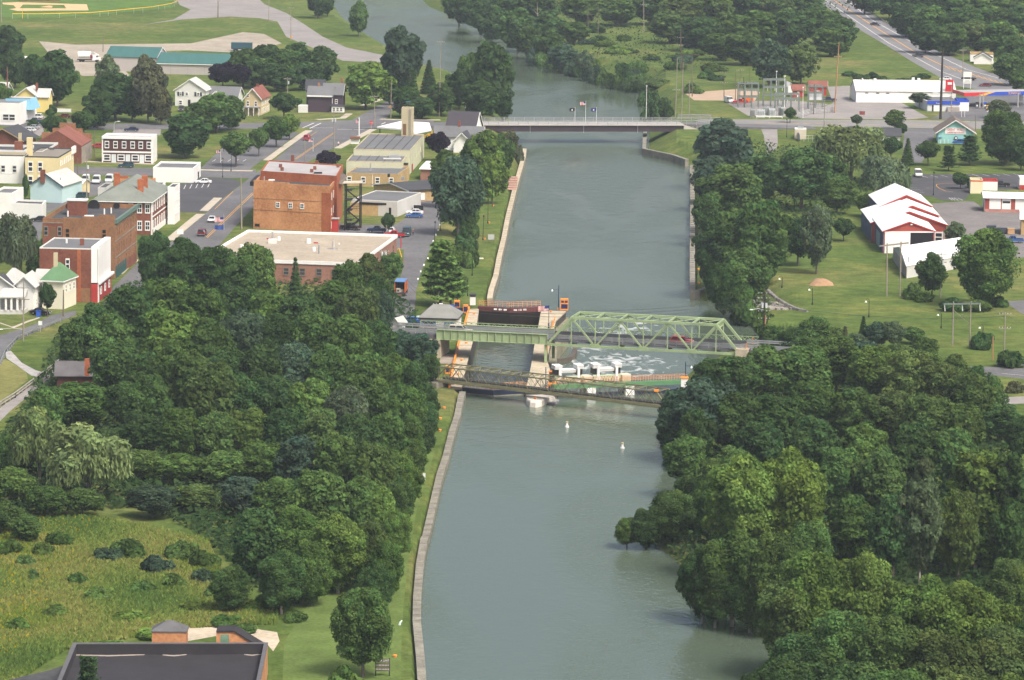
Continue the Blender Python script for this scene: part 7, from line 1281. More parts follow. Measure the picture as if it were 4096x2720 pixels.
rows('trees along the river bend', [(a_[0], a_[1], a_[2], a_[3]*1.25, *a_[4:]) for a_ in [(1060, -35, 90, 11, 'dk'), (1110, -25, 100, 12, 'dk'), (1175, -28, 100, 12, 'dk'), (1250, -25, 100, 12, 'dk'), (1135, 5, 90, 10, 'dk'), (1195, 10, 100, 12, 'dk'), (1260, 20, 100, 11, 'dk'), (1215, 45, 80, 9, 'md'), (1270, 62, 80, 8, 'md'), (1325, 45, 80, 8, 'md'), (1300, 95, 80, 6, 'bl'), (1348, 112, 52, 6, 'gy', 'C'), (1375, 120, 30, 3.4, 'yg', 'U')]])
items = []
for k in range(52):
    x = rnd.uniform(1290, 1700); y = rnd.uniform(40, 215)
    if y > 95+(x-1290)*.32+15 or (x > 1600 and y > 170): continue
    items.append((x, y, rnd.uniform(45, 85), rnd.uniform(2.2, 5), rnd.choice(['md', 'ol', 'dk', 'yg', 'bl', 'md']), 'U'))
for x, y in ((1490, 190), (1510, 205), (1530, 215), (1500, 225), (1540, 235)): items.append((x, y, 50, 3.5, 'dk', 'U'))
rows('shrubs of the scrubland beyond the river', items)
rows('bushes in the grass by the highway', [(1960+k*24, 172+rnd.uniform(-8, 10)-abs(k-4)*2, 46, 2.6, 'dk', 'U') for k in range(8)])
items = [(1230+18*k, 108+4.5*k+rnd.uniform(-6, 3), 40, 3, rnd.choice(['md', 'dk', 'bl']), 'U') for k in range(14)]
rows('bushes on the far river bank', items)
# undergrowth on the floor of the woods and along the banks
def scatter(polys, n, rs, cam_bias=True):
    out = []
    for c_, poly, cnt in polys:
        pts = np.array(poly, float); lo, hi = pts.min(0), pts.max(0); k = 0
        while k < cnt:
            q = rs.uniform(lo, hi, (cnt*2, 2)); d = sdist(q[:, 0], q[:, 1], [Vector((a, b, 0)) for a, b in poly]) < 0; q = q[d][:cnt-k]; k += len(q)
            for x, y in q: out.append(P(c_, x, y, 5.0))
    return np.array([(p.x, p.y) for p in out])
rs = np.random.RandomState(5)
wood = [('z', [(140, 760), (330, 640), (900, 640), (1010, 800), (1000, 960), (940, 1060), (880, 1330), (640, 1410), (470, 1240), (330, 1170), (-20, 1200), (-20, 1030), (60, 930)], 42000), ('z', [(1590, 860), (1750, 815), (2290, 870), (2400, 1250), (2400, 1640), (1800, 1600), (1790, 1440), (1620, 1400), (1600, 1300), (1470, 1230), (1600, 1100)], 42000), ('z', [(1610, 440), (1660, 320), (1900, 350), (1990, 440), (1930, 520), (1760, 640), (1780, 700), (1730, 720), (1640, 640)], 7000), ('z', [(1000, 0), (1400, -40), (1960, -40), (1960, 90), (1600, 160), (1480, 180), (1300, 140)], 9000), ('z', [(2000, -40), (2420, -40), (2420, 170), (2250, 130), (2100, 60)], 6000)]
xy = scatter(wood, 0, rs); zz = height(xy[:, 0], xy[:, 1]); ok = zz > np.where(xy[:, 1] > 815, .2, 3.9); xy, zz = xy[ok], zz[ok]; n = len(xy)
pos = np.stack([xy[:, 0], xy[:, 1], zz+rs.uniform(.1, 1.5, n)**1.3], 1); nor = np.array([0, -.25, 1.])+rs.normal(size=(n, 3))*.5
cl = (np.sin(xy[:, 0]*.31)+np.sin(xy[:, 1]*.17)+rs.normal(size=n)*.5)*.16; tone = np.stack([.045*(1+cl), .085*(1+cl*.6), .03*(1+cl)], 1)*rs.uniform(.7, 1.3, (n, 1))
o = link('undergrowth', leafmesh('undergrowth', quads_from(pos, nor, rs.uniform(.35, .95, n), 1.4, rs), tone)); o.color = (1, 1, 1, 1); tag(o, kind='stuff')
# meadow grass in the foreground left
xy = scatter([('z', [(-20, 1200), (200, 1195), (330, 1215), (480, 1250), (530, 1370), (640, 1415), (640, 1440), (420, 1450), (150, 1500), (60, 1560), (-20, 1640)], 46000)], 0, rs); n = len(xy); zz = 5+0*xy[:, 0]
tn = np.sin(xy[:, 0]*.22+2*np.sin(xy[:, 1]*.05))+np.sin(xy[:, 1]*.13+xy[:, 0]*.07)+rs.normal(size=n)*.5
pal = np.array([(.085, .145, .034), (.145, .2, .045), (.205, .22, .062), (.14, .2, .036), (.33, .27, .02)]); idx = np.clip(((tn+2.6)/5.2*4).astype(int), 0, 3); idx = np.where((rs.uniform(size=n) < .05) & (xy[:, 0] < -70), 4, idx)
pos = np.stack([xy[:, 0], xy[:, 1], zz+rs.uniform(.15, .6, n)], 1); nor = np.stack([rs.normal(size=n)*.6, -1+rs.normal(size=n)*.5, .55+0*zz], 1)
o = link('meadow_grass', leafmesh('meadow_grass', quads_from(pos, nor, rs.uniform(.25, .5, n), 2.4, rs, (0, 0, 1)), pal[idx]*rs.uniform(.7, 1.3, (n, 1)))); o.color = (1, 1, 1, 1); tag(o, kind='stuff')
# ------------------------------------------------------------------ poles and lamps
timber = M('pole_timber', (.14, .115, .085), .2, .4, .9); palet = M('pale_pole', (.25, .225, .18), .15, .4, .9); redt = M('new_timber', (.36, .2, .1), .15, .4, .9); creo = M('creosote_pole', (.03, .025, .025), .2, .4, .8); lampb = plain('lamp_black', (.02, .022, .025), .4); alum = plain('aluminium', (.5, .51, .52), .4, .5); can = plain('transformer_grey', (.5, .53, .55), .4); lens = plain('lamp_lens', (.8, .8, .78), .3)
def top_of(c, b, t, z=5.0):
    p = P(c, b[0], b[1], z); return p, atD(c, t[0], t[1], p)
POLELAB = {}
def pole(c, b, t, label, mat=timber, r=.17, arms=(), cans=0, lamp=None, z=5.0, g='utility poles and lamp posts', name='utility_pole', armw=2.6):
    p, q = top_of(c, b, t, z); o = thing(name, label, 'pole', p, g); MB().tube([p-Vector((0, 0, .3)), q], r, r*.62, 7).build('shaft', mat, o); H = (q-p).length
    for a in arms:
        k = p.lerp(q, 1-a/H); arm = MB().beam(k+Vector((-armw/2, -.1, 0)), k+Vector((armw/2, -.1, 0)), .13, .16).build('crossarm', mat, o)
        for s_ in (-.46, -.2, .2, .46): MB().tube([k+Vector((armw*s_, -.1, .06)), k+Vector((armw*s_, -.1, .32))], .07, .05, 5).build('insulator', can, arm)
    for i in range(cans):
        k = p.lerp(q, .72)+Vector((-.42+.84*i if cans > 1 else .35, -.2, 0)); MB().tube([k, k+Vector((0, 0, 1.0))], .26, n=8).build('transformer', can, o)
    if lamp:
        k = p.lerp(q, lamp[2] if len(lamp) > 2 else .9); e = k+Vector((lamp[0], -.2, lamp[1])); MB().tube([k, k.lerp(e, .5)+Vector((0, 0, .25)), e], .06, n=5).build('lamp_arm', alum, o); MB().box(e+Vector((.15*(1 if lamp[0] > 0 else -1), 0, -.03)), (.75, .3, .18)).build('lamp_head', lens, o)
    return o
def hframe(c, b1, t1, b2, t2, yb, over, label, mat=timber, brace=True, beam=None, insul=False):
    p1, q1 = top_of(c, b1, t1); p2, q2 = top_of(c, b2, t2); o = thing('timber_pole_frame', label, 'pole frame', (p1+p2)/2, 'utility poles and lamp posts')
    for p, q in ((p1, q1), (p2, q2)): MB().tube([p-Vector((0, 0, .3)), q], .2, .15, 7).build('shaft', mat, o)
    a, b = q1-Vector((0, 0, .5)), q2-Vector((0, 0, .5)); d = (b-a); a, b = a-d*over, b+d*over; MB().beam(a, b, .2, .32).build('beam', beam or mat, o)
    if brace:
        for u, v in ((q1, q2), (q2, q1)): MB().beam(u-Vector((0, 0, 1.8)), v.lerp(p2 if v is q2 else p1, .5), .1).build('brace', mat, o)
    if insul:
        for t_ in (0.02, .5, .98): k = a.lerp(b, t_); MB().tube([k, k+Vector((.15, 0, -1.6))], .1, n=5).build('insulator', lens, o)
hframe('c', (702, 340), (700, 62), (795, 388), (793, 62), 0, .42, 'grey timber pole frame with a crossbeam in the scrub beyond the river')
hframe('c', (1580, 880), (1574, 490), (1662, 890), (1660, 490), 0, .75, 'tall timber pole frame with a crossbeam behind the three bridge poles')
hframe('g', (1494, 795), (1497, 462), (1577, 795), (1585, 452), 0, .55, 'tall timber pole frame standing on the lawn below the barns', palet, False)
hframe('l', (1700, 650), (1710, 246), (1858, 668), (1871, 244), 0, .55, 'timber pole frame with a white crossbeam and hanging insulators above the right-bank wood', palet, True, alum, True)
for a in [('c', (1217, 308), (1213, -30), 'single tall grey pole in the scrub beyond the river', palet, .2, (3.5,)), ('c', (1557, 652), (1556, 228), 'tall timber pole with two high crossarms behind the grey road bridge', timber, .19, (5, 8)), ('c', (1508, 1070), (1524, 535), 'leftmost of three poles at the end of the grey road bridge', palet, .2, (11, 22)), ('c', (1563, 1072), (1578, 575), 'middle of three poles at the end of the grey road bridge', palet, .2, (19,)), ('c', (1632, 1074), (1636, 740), 'shortest of three poles at the end of the grey road bridge', palet, .2, ()),
          ('c', (1955, 935), (1957, 662), 'timber pole with a crossarm beside the sand yard', timber, .17, (.3, 4)), ('c', (2060, 930), (2065, 670), 'timber pole left of the substation gantries', timber, .16, ()), ('c', (2100, 920), (2105, 640), 'timber pole carrying wires at the substation edge', timber, .16, (.5, 6)), ('c', (2192, 815), (2192, 595), 'thin pole behind the sand yard by the trees', timber, .13, ()), ('c', (2142, 990), (2137, 710), 'dark short pole in front of the substation gantries', creo, .15, (2,)),
          ('d', (613, 1042), (655, 390), 'tall leaning reddish timber pole by the white store', redt, .26, (5,)), ('d', (1590, 1100), (1612, 435), 'very tall thick black pole in front of the parts shop', creo, .48, ()), ('d', (1690, 1105), (1693, 790), 'pale pole just right of the thick black pole', palet, .18, ()), ('d', (1800, 730), (1798, 440), 'grey pole by the highway behind the sign board', palet, .2, (1,)), ('d', (1915, 1255), (1915, 1062), 'dark pole right of the turquoise restaurant', timber, .15, ()), ('d', (517, 1205), (525, 875), 'grey pole beside the utility shed fence', palet, .17, ()), ('d', (420, 1055), (428, 770), 'dark pole in front of the taller red shed', timber, .16, (2,)),
          ('b', (1690, 1075), (1704, 378), 'tallest timber pole above the dark-roofed house by the river', palet, .2, (.4, 21, 26)), ('b', (1243, 1090), (1248, 750), 'pole with an orange sign by the north road', palet, .18, ()), ('b', (1097, 1172), (1090, 875), 'timber pole with a crossarm beside the stop sign', palet, .18, (.6,)), ('b', (720, 1390), (718, 1020), 'pole with transformers on the main street pavement', palet, .18, (.6,), 2), ('b', (292, 935), (290, 712), 'pole with a transformer beside the dark plum house', palet, .18, (.6,), 1), ('b', (322, 372), (322, 65), 'pole with two crossarms beside the gravel ballpark road', palet, .17, (.5, 5)), ('b', (118, 195), (120, -10), 'pole on the gravel ballpark road at the top edge', palet, .17, ()), ('b', (453, 1485), (450, 1290), 'thin grey pole on main street near the red car', palet, .14, ()),
          ('a', (2010, 168), (2012, -15), 'dark pole on the ballpark grass at the top edge', timber, .24, ()), ('a', (950, 480), (952, 310), 'thin dark pole at the end of the teal warehouse', timber, .15, ()), ('a', (68, 978), (68, 620), 'reddish pole beside the white house at the left edge', M('red_pole', (.2, .09, .07), .1), .3, ()), ('a', (14, 205), (10, -10), 'pale pole at the top left corner by the ball field', palet, .24, ()), ('a', (870, 1445), (868, 1205), 'dark pole at the corner of the brick hall', timber, .2, ()), ('e', (2228, 778), (2222, 292), 'tall bare timber pole on main street beside the orange brick wall', palet, .23, ()), ('e', (800, 505), (800, 108), 'pole with a grey transformer above the white vans', palet, .2, (), 1), ('e', (556, 522), (556, 300), 'dark pole in front of the light blue cottage', timber, .16, ()), ('e', (718, 335), (716, 120), 'dark red pole at the corner of the cream building', timber, .22, ()),
          ('f', (1465, 1160), (1465, 968), 'pole with crossarms and transformers above the trees by the tan gravel roof', palet, .2, (.4, 2.6), 2), ('f', (1494, 970), (1487, 738), 'thin pale pole in the canal-side parking', palet, .16, ()), ('h', (214, 842), (219, 285), 'tall pole with a street lamp beside the hill road guardrail', palet, .19, (1.5, 4), 0, (-4.6, .0, .2)), ('h', (584, 612), (586, 368), 'dark pole in front of the porch of the green-roofed house', timber, .2, ()), ('h', (770, 392), (771, 182), 'pale pole against the dark red brick building', palet, .16, ()), ('i', (776, 518), (768, 240), 'dark pole rising in front of the lock house', creo, .16, (.5,)),
          ('k', (1675, 805), (1680, 108), 'dark pole with crossarms, two transformers and a lamp at the end of the green bridge', creo, .2, (.5, 1.6, 4.4, 6), 2, (-2.6, .1, .68)), ('k', (1674, 815), (1697, 398), 'short pale leaning pole at the end of the green bridge', redt, .2, ()), ('g', (1833, 805), (1838, 518), 'pole with crossarms and transformers in front of the long shed', palet, .18, (.5, 2.4), 2), ('l', (2176, 818), (2188, 345), 'pole with crossarms beside the side road guardrail', palet, .19, (.4, 3.4)), ('l', (2070, 785), (2075, 565), 'short reddish pole stub near the side road guardrail', redt, .18, ())]:
    pole(*a[:4], a[4], a[5], a[6], *(a[7:] if len(a) > 7 else ()))
# cobra street lamps
for c_, b, t, dx, lb in (('a', (1052, 1225), (1062, 1150), 1.2, 'curved white street lamp above the brown storefront roof'), ('a', (1802, 1180), (1860, 1010), 3.2, 'curved white street lamp above the trees behind the brown storefront'), ('a', (2131, 1185), (2110, 1120), -3.0, 'curved white street lamp at the end of the town parking lot')):
    p, q = top_of(c_, b, t); q = Vector((p.x, q.y, q.z)); o = thing('street_lamp', lb, 'street lamp', p, 'curved street lamps'); MB().tube([p, q, q+Vector((dx*.3, 0, .9)), q+Vector((dx, 0, 1.1))], .13, .08, 6).build('post', alum, o); MB().box(q+Vector((dx+.3*np.sign(dx), 0, 1.1)), (.9, .35, .2)).build('lamp_head', lens, o)
for c_, b, t, z, lb in (('c', (1237, 1092), (1242, 795), 5.0, 'white lamp post at the right end of the grey road bridge'), ('b', (1932, 1005), (1926, 785), 5.0, 'white lamp post left of the grey road bridge'), ('d', (322, 1088), (323, 808), 5, 'white lamp post in front of the substation'), ('d', (153, 1000), (155, 705), 5, 'thin white mast left of the substation'), ('d', (76, 850), (79, 660), 5, 'thin pale mast behind the substation')):
    p, q = top_of(c_, b, t, z); o = thing('lamp_post', lb, 'lamp post', p, 'white lamp posts'); MB().tube([p, q], .12, .08, 6).build('post', plain('pole_white', (.72, .72, .72), .4), o); MB().tube([q, q+Vector((0, 0, .25))], .28, .2, 8).build('lamp_head', lens, o)
# black walkway lamps
lp = [('w', (283, 1122), (286, 920), 5, 'black lamp post at the upper end of the parking kerb'), ('w', (222, 1282), (229, 1045), 5, 'black lamp post beside the white parking kerb stones'), ('w', (808, 876), (808, 655), 2.2, 'farthest black lamp post on the lawn beside the stone landing'), ('w', (762, 1046), (766, 818), 2.2, 'second black lamp post on the lawn below the stone landing'), ('w', (712, 1217), (721, 985), 2.2, 'black lamp post left of the grey sign panel on the lawn'), ('w', (638, 1402), (641, 1170), 2.2, 'black lamp post below the grey sign panel by a pale slab'), ('w', (604, 1575), (608, 1345), 2.2, 'black lamp post near the bright end of the canal wall'), ('i', (1117, 165), (1118, -20), 3.5, 'black lamp post nearest the control booth by the lock'),
      ('l', (128, 120), (134, 20), 5, 'black lamp post on the lawn near the far quay trees'), ('l', (408, 274), (411, 120), 5, 'black hooked lamp post below the sand pile'), ('l', (930, 390), (933, 230), 5, 'black lamp post in the middle of the lawn bottom'), ('l', (1597, 492), (1599, 352), 5, 'black lamp post left of the timber pole frame'), ('l', (1980, 585), (1984, 470), 5, 'black lamp post right of the timber pole frame'), ('f', (912, 795), (912, 548), 5, 'tall black lamp at the corner of the orange brick wall'), ('f', (775, 795), (774, 668), 5, 'short black lamp before the orange brick wall'), ('p', (1132, 445), (1140, 150), 5, 'dark lamp post in the drive-in parking lot'), ('e', (2053, 300), (2056, 135), 5, 'black ornamental lamp by the white corner block'), ('e', (2131, 243), (2133, 95), 5, 'black ornamental lamp under the round street tree'), ('c2', (1613, 500), (1617, 300), 5, 'black lamp post among the small trees by the driveway')]
for c_, b, t, z, lb in lp:
    p, q = top_of(c_, b, t, z); o = thing('lamp_post', lb, 'lamp post', p, 'black lamp posts'); MB().tube([p, q], .1, .07, 6).build('post', lampb, o); MB().tube([p, p+Vector((0, 0, .6))], .2, .13, 8).build('base', lampb, o)
    if c_ == 'l': MB().tube([q, q+Vector((-.3, 0, .3)), q+Vector((-.7, 0, .1)), q+Vector((-.75, 0, -.25))], .05, n=5).build('hook', lampb, o); MB().tube([q+Vector((-.75, 0, -.55)), q+Vector((-.75, 0, -.2))], .28, .12, 8).build('lamp_head', lens, o)
    else: MB().tube([q, q+Vector((0, 0, .45))], .13, .2, 8).build('lamp_head', lampb, o); MB().tube([q+Vector((0, 0, .45)), q+Vector((0, 0, .6))], .22, .05, 8).build('lamp_cap', lampb, o)
navy = plain('pole_navy', (.02, .03, .08), .5)
for c_, b, t, dx, lb in (('j', (855, 330), (860, 30), -1.5, 'navy lamp post with an orange foot on the island wall by the far gate'), ('k', (730, 1235), (731, 955), 1.2, 'navy lamp post at the far end of the dam'), ('j', (702, 1310), (704, 1020), 0, 'navy pole with an orange foot at the near end of the island wall')):
    p, q = top_of(c_, b, t, 5.0); o = thing('lamp_post', lb, 'lamp post', p, 'navy lock lamps'); MB().tube([p, q], .12, .09, 6).build('post', navy, o); MB().box(p+Vector((0, 0, .25)), (.45, .45, .6)).build('foot', orange, o)
    if dx: k = p.lerp(q, .82); MB().tube([k, k+Vector((dx, 0, 0))], .05, n=5).build('arm', navy, o); MB().tube([k+Vector((dx, 0, -.4)), k+Vector((dx, 0, 0))], .25, .1, 8).build('lamp_head', lens, o)
# flags
p, q = top_of('j', (737, 555), (742, 268), 5.0); o = thing('flagpole', 'dark flagpole with the big striped flag on the island wall', 'flagpole', p); MB().tube([p, q], .08, .06, 6).build('pole', navy, o); MB().tube([p, p+Vector((0, 0, 1.2))], .2, .17, 8).build('base', navy, o); us_flag(o, q+Vector((-.05, 0, -.2)), 2.3, 1.25)
p, q = top_of('e', (2066, 782), (2064, 640), 5.0); o = thing('flagpole', 'flagpole with a striped flag over a blue flag beside the tan gravel roof', 'flagpole', p); MB().tube([p, q], .07, .05, 6).build('pole', alum, o); us_flag(o, q+Vector((-.05, 0, -.7)), 2.3, 1.2); flag_mesh('flag', 2.4, 1.2, plain('flag_blue2', (.03, .07, .26), .7), o, q+Vector((-.05, 0, -2.8)))
p, q = top_of('b', (951, 1310), (951, 1085), 5.0); o = thing('flagpole', 'thick white flagpole with a small faded flag by the firehouse', 'flagpole', p); MB().tube([p, q], .2, .17, 8).build('pole', plain('pole_white', (.72, .72, .72), .4), o); us_flag(o, q+Vector((-.1, 0, -.5)), .9, 1.2)
for c_, x, y, lb in (('f', 812, 60, 'small striped flag on a pole by the purple street tree'), ('e', 2035, 165, 'small faded striped flag by the ornamental lamp'), ('d', 1915, 460, 'small striped flag by the cottage beyond the highway')):
    p = P(c_, x, y, 5); flagpole(lb, p, 4.0, .05, 'us', 1.3, .8)
# ------------------------------------------------------------------ wires
wire = plain('wire', (.06, .06, .065), .6)
def wires(label, a, b, n=1, sag=1.2, dy=.5):
    o = thing('overhead_wire', label, 'wire', a, 'overhead wires')
    for k in range(n):
        pts = [a.lerp(b, t)+Vector((0, 0, -sag*4*t*(1-t)-k*dy)) for t in np.linspace(0, 1, 12)]; MB().tube(pts, .035, n=4, cap=False).build('strand', wire, o)
_, q1 = top_of('i', (776, 518), (768, 250)); _, q2 = top_of('k', (1675, 805), (1680, 190)); wires('pair of wires crossing above the lock and rushing water', q1, q2, 3, 2.2, .7)
_, q3 = top_of('f', (1465, 1160), (1465, 990)); wires('wires from the parking pole to the lock house pole', q3, q1, 2, 1.5, 1)
_, q4 = top_of('b', (1690, 1075), (1704, 830)); _, q5 = top_of('b', (720, 1390), (718, 1050)); wires('wire from the tall river pole across to main street', q4, q5, 2, 1.5, .8); _, q6 = top_of('c', (1508, 1070), (1524, 660)); wires('wires from the tall river pole across the canal', q4, q6, 2, 3, 1.2)
_, q7 = top_of('c', (1632, 1074), (1636, 760)); _, q8 = top_of('c', (1955, 935), (1957, 690)); wires('wires from the bridge poles to the substation', q7, q8, 3, 1.2, .6); _, q9 = top_of('l', (2176, 818), (2188, 380)); _, qa = top_of('k', (1675, 805), (1680, 260)); wires('wire over the right-bank wood', qa, q9, 1, 1.5)
# ------------------------------------------------------------------ fences, rails
def rail_fence(name, label, pts, z, h, rails, mat, step=2.5, th=.09, posts=None, cat='fence', post_mat=None):
    o = thing(name, label, cat, pts[0]); pm = post_mat or mat
    for a, b in zip(pts[:-1], pts[1:]):
        L_ = (b-a).length; k = max(1, int(L_/step))
        for i in range(k+1):
            q = a.lerp(b, i/k); MB().beam((q.x, q.y, z), (q.x, q.y, z+h), th*1.3).build('post', pm, o)
        for r in rails: MB().beam((a.x, a.y, z+r[0]), (b.x, b.y, z+r[0]), th, r[1]).build('rail', mat, o)
    return o
yt = plain('fence_yellow', (.7, .42, .03), .6)
rail_fence('outfield_fence', 'curving outfield fence with a yellow top edge round the ball field', gp('a', [(115, 172), (400, 172), (845, 160), (1150, 132), (1400, 107), (1580, 76), (1635, 52), (1605, 5)]), 5, 2.2, [(2.2, .3)], yt, 6, .09, post_mat=alum)
p = P('a', 207, 172); o = thing('foul_pole', 'yellow foul pole at the ball field fence', 'pole', p); MB().beam(p, p+Vector((0, 0, 4.6)), .2).build('post', yt, o)
rail_fence('white_fence', 'white picket fence right of the yellow house', gp('a', [(345, 1030), (500, 1036), (655, 1040)]), 5, 1.4, [(.75, 1.2)], white, 3, .08)
rail_fence('guardrail', 'steel guardrail curving along the hill road', gp('h', [(0, 1065), (50, 950), (160, 828), (300, 768), (560, 665)]), 5, .8, [(.65, .35)], steel, 3, .1, cat='guardrail')
rail_fence('trestle_railing', 'long double wooden railing along the lower trestle path', gp('h', [(-40, 1475), (140, 1365), (400, 1170), (640, 985)]), 5, 1.1, [(.55, .2), (1.1, .2)], M('grey_board', (.33, .3, .27), .2), 3, .16, cat='railing')
rail_fence('guardrail', 'steel guardrail on the side road at the right edge', gp('l', [(2105, 830), (2361, 862), (2600, 895)]), 5, .85, [(.65, .4)], steel, 3, .1, cat='guardrail')
rail_fence('guardrail', 'long guardrail along the far side of the highway', gp('d', [(760, -20), (900, 75), (1030, 180), (1200, 290), (1330, 360)]), 5, .9, [(.7, .45)], plain('dull_steel', (.2, .21, .21), .6), 4, .12, cat='guardrail')
rail_fence('guardrail', 'white guardrail in front of the substation', gp('c2', [(1255, 272), (1560, 277)]), 5, .9, [(.65, .45)], white, 4, .12, cat='guardrail')
rail_fence('pipe_railing', 'dark pipe railing from the grey bridge along the grass', gp('c2', [(330, 292), (720, 290)]), 5.2, 1.5, [(.5, .2), (1.0, .2), (1.5, .3)], plain('dull_steel', (.2, .21, .21), .6), 3, .12, cat='railing')
rail_fence('pipe_railing', 'grey pipe railing round the substation yard', gp('c2', [(1755, 275), (1900, 225), (2160, 205), (2190, 150)]), 5, 1.9, [(.4, .12), (.9, .12), (1.4, .12), (1.9, .15)], alum, 2, .1, cat='railing')
rail_fence('chain_fence', 'pale fence panels around the utility shed', [P('c2', 1715, 480), P('c2', 1765, 550), P('c2', 1970, 545), P('c2', 2025, 470)], 5, 2.0, [(1.0, .08), (1.95, .12)], alum, 1.5, .08)
_chain = [o for o in C.objects if o.name.startswith('chain_fence')][0]
for a, b in ((P('c2', 1970, 545), P('c2', 2025, 470)), (P('c2', 1715, 480), P('c2', 1765, 550))): MB().prism([a, b, b+Vector((.06, .06, 0)), a+Vector((.06, .06, 0))], 5.1, 7.4).build('fence_panel', M('pale_fence_panel', (.5, .52, .52), .1), _chain)
rail_fence('fence', 'brown board fence beside the cottage beyond the highway', gp('d', [(1790, 490), (1860, 500), (2000, 560), (2060, 590)]), 5, 1.8, [(.9, 1.7)], M('grey_board', (.33, .3, .27), .2), 3, .12)
stone = M('field_stone', (.2, .19, .175), .3, .6, 1)
o = thing('stone_kerb', 'curving row of rough kerb stones along the lawn edge above the river bend', 'stone edging', P('g', 745, 765))
sp = gp('g', [(745, 765), (800, 815), (860, 850), (925, 880), (1000, 900)])
for a, b in zip(sp[:-1], sp[1:]):
    k = max(2, int((b-a).length/1.0))
    for i in range(k): q = a.lerp(b, i/k); MB().box((q.x, q.y, 5.1), (.8, .7, .5+rnd.uniform(0, .2)), rnd.uniform(0, 3)).build('stone', stone, o)
bm_ = MB(); rs = np.random.RandomState(3)
for k in range(700):
    t = rs.uniform(); a = P('g', 490+220*t, 880+125*t, 0); q = a+Vector((rs.uniform(-1, 7), rs.uniform(-2, 6), 0)); z = gz(q.x, q.y)
    if z < 5.2: bm_.box((q.x, q.y, max(z, -.1)+.15), (rs.uniform(.4, 1.1), rs.uniform(.4, 1.0), rs.uniform(.3, .7)), rs.uniform(0, 3))
tag(bm_.build('shore_stones', M('pale_riprap', (.27, .25, .22), .35, .6, 1)), kind='stuff')
p = P('g', 1075, 722); mb = MB(); n = 16; vs = []
for r_, z_ in ((2.6, -.1), (2.2, .5), (1.6, 1.0), (.9, 1.35), (.3, 1.5)):
    for k in range(n): t = 2*math.pi*k/n; w_ = r_*(1+.18*math.sin(3*t+r_)); vs.append((p.x+w_*math.cos(t)*1.15, p.y+w_*math.sin(t)*1.3, 5+z_))
mb.add(vs, [(i*n+k, i*n+(k+1) % n, (i+1)*n+(k+1) % n, (i+1)*n+k) for i in range(4) for k in range(n)]); tag(mb.build('sand_pile', M('tan_earth', (.3, .19, .11), .2, .8, 1), None, p, True), 'tan heap of earth on the lawn', 'earth pile')
# ------------------------------------------------------------------ substation
gal = plain('galvanised', (.2, .24, .22), .5, .5)
def gantry(c, x0, x1, y, h, label, bays=3, levels=2):
    a, b = P(c, x0, y), P(c, x1, y); o = thing('steel_gantry', label, 'gantry', a, 'substation gantries')
    for r in (0, 4.5):
        for k in range(bays+1): q = a.lerp(b, k/bays)+Vector((0, r, 0)); MB().beam(q, q+Vector((0, 0, h)), .28).build('post', gal, o)
        for l in range(levels): z_ = h*(1-l*.28); bm2 = MB().beam(a+Vector((0, r, z_)), b+Vector((0, r, z_)), .25, .4).build('beam', gal, o)
    for k in range(bays*2+1):
        q = a.lerp(b, k/(bays*2))+Vector((0, 0, h*.72)); MB().tube([q, q+Vector((0, 0, -1.2))], .12, n=6).build('insulator', can, o)
        MB().beam(a.lerp(b, k/(bays*2))+Vector((0, 0, h)), a.lerp(b, k/(bays*2))+Vector((0, 4.5, h)), .12).build('cross_tie', gal, o)
gantry('c2', 1340, 1600, 140, 9.5, 'grey steel gantry at the middle of the substation', 3, 3); gantry('c2', 1040, 1280, 150, 8.5, 'grey steel gantry at the left end of the substation, behind the tree', 3, 3); gantry('c2', 1870, 2040, 170, 8.0, 'grey steel gantry at the right end of the substation', 2, 2); gantry('c2', 1480, 1760, 195, 6.0, 'lower grey gantry in front of the substation', 3, 2)
for i, (x, y, wd_, h) in enumerate([(1210, 262, 1.6, 3.4), (1310, 268, 2.6, 3.4), (1375, 255, 1.8, 4.2), (1440, 262, 2.2, 3.6), (1535, 252, 1.2, 4.2), (1562, 256, 1.0, 4.0)]):
    p = P('c2', x, y); o = thing('transformer', ['grey transformer at the left of the substation row', 'widest grey transformer of the substation row', 'tall grey transformer in the middle of the substation row', 'dark-finned transformer right of the tall one', 'slim grey cabinet near the small trees', 'slimmest pale cabinet near the small trees'][i], 'transformer', p, 'substation transformers')
    MB().box((p.x, p.y+.8, 5+h*.4), (wd_, 1.6, h*.8)).build('tank', can if i % 2 else alum, o)
    for s_ in (-.3, 0, .3): MB().tube([(p.x+s_*wd_, p.y+.8, 5+h*.8), (p.x+s_*wd_, p.y+.8, 5+h)], .14, .08, 6).build('bushing', gal, o)
    for k in range(4): MB().box((p.x-wd_*.35+k*wd_*.23, p.y-.1, 5+h*.4), (.08, .3, h*.6)).build('fin', gal, o)
p = P('c2', 1870, 85); o = thing('breaker_rack', 'long pale rack of circuit breakers at the right of the substation', 'switchgear', p); a, b = P('c2', 1875, 120), P('c2', 2030, 120); MB().beam(a+Vector((0, 0, 2.4)), b+Vector((0, 0, 2.4)), 1.4, 1.0).build('frame', can, o)
for k in range(8): q = a.lerp(b, k/7); MB().box(q+Vector((0, -.3, 3.6)), (.7, .7, 1.5)).build('breaker', alum, o); MB().beam(q, q+Vector((0, 0, 2)), .15).build('leg', gal, o)
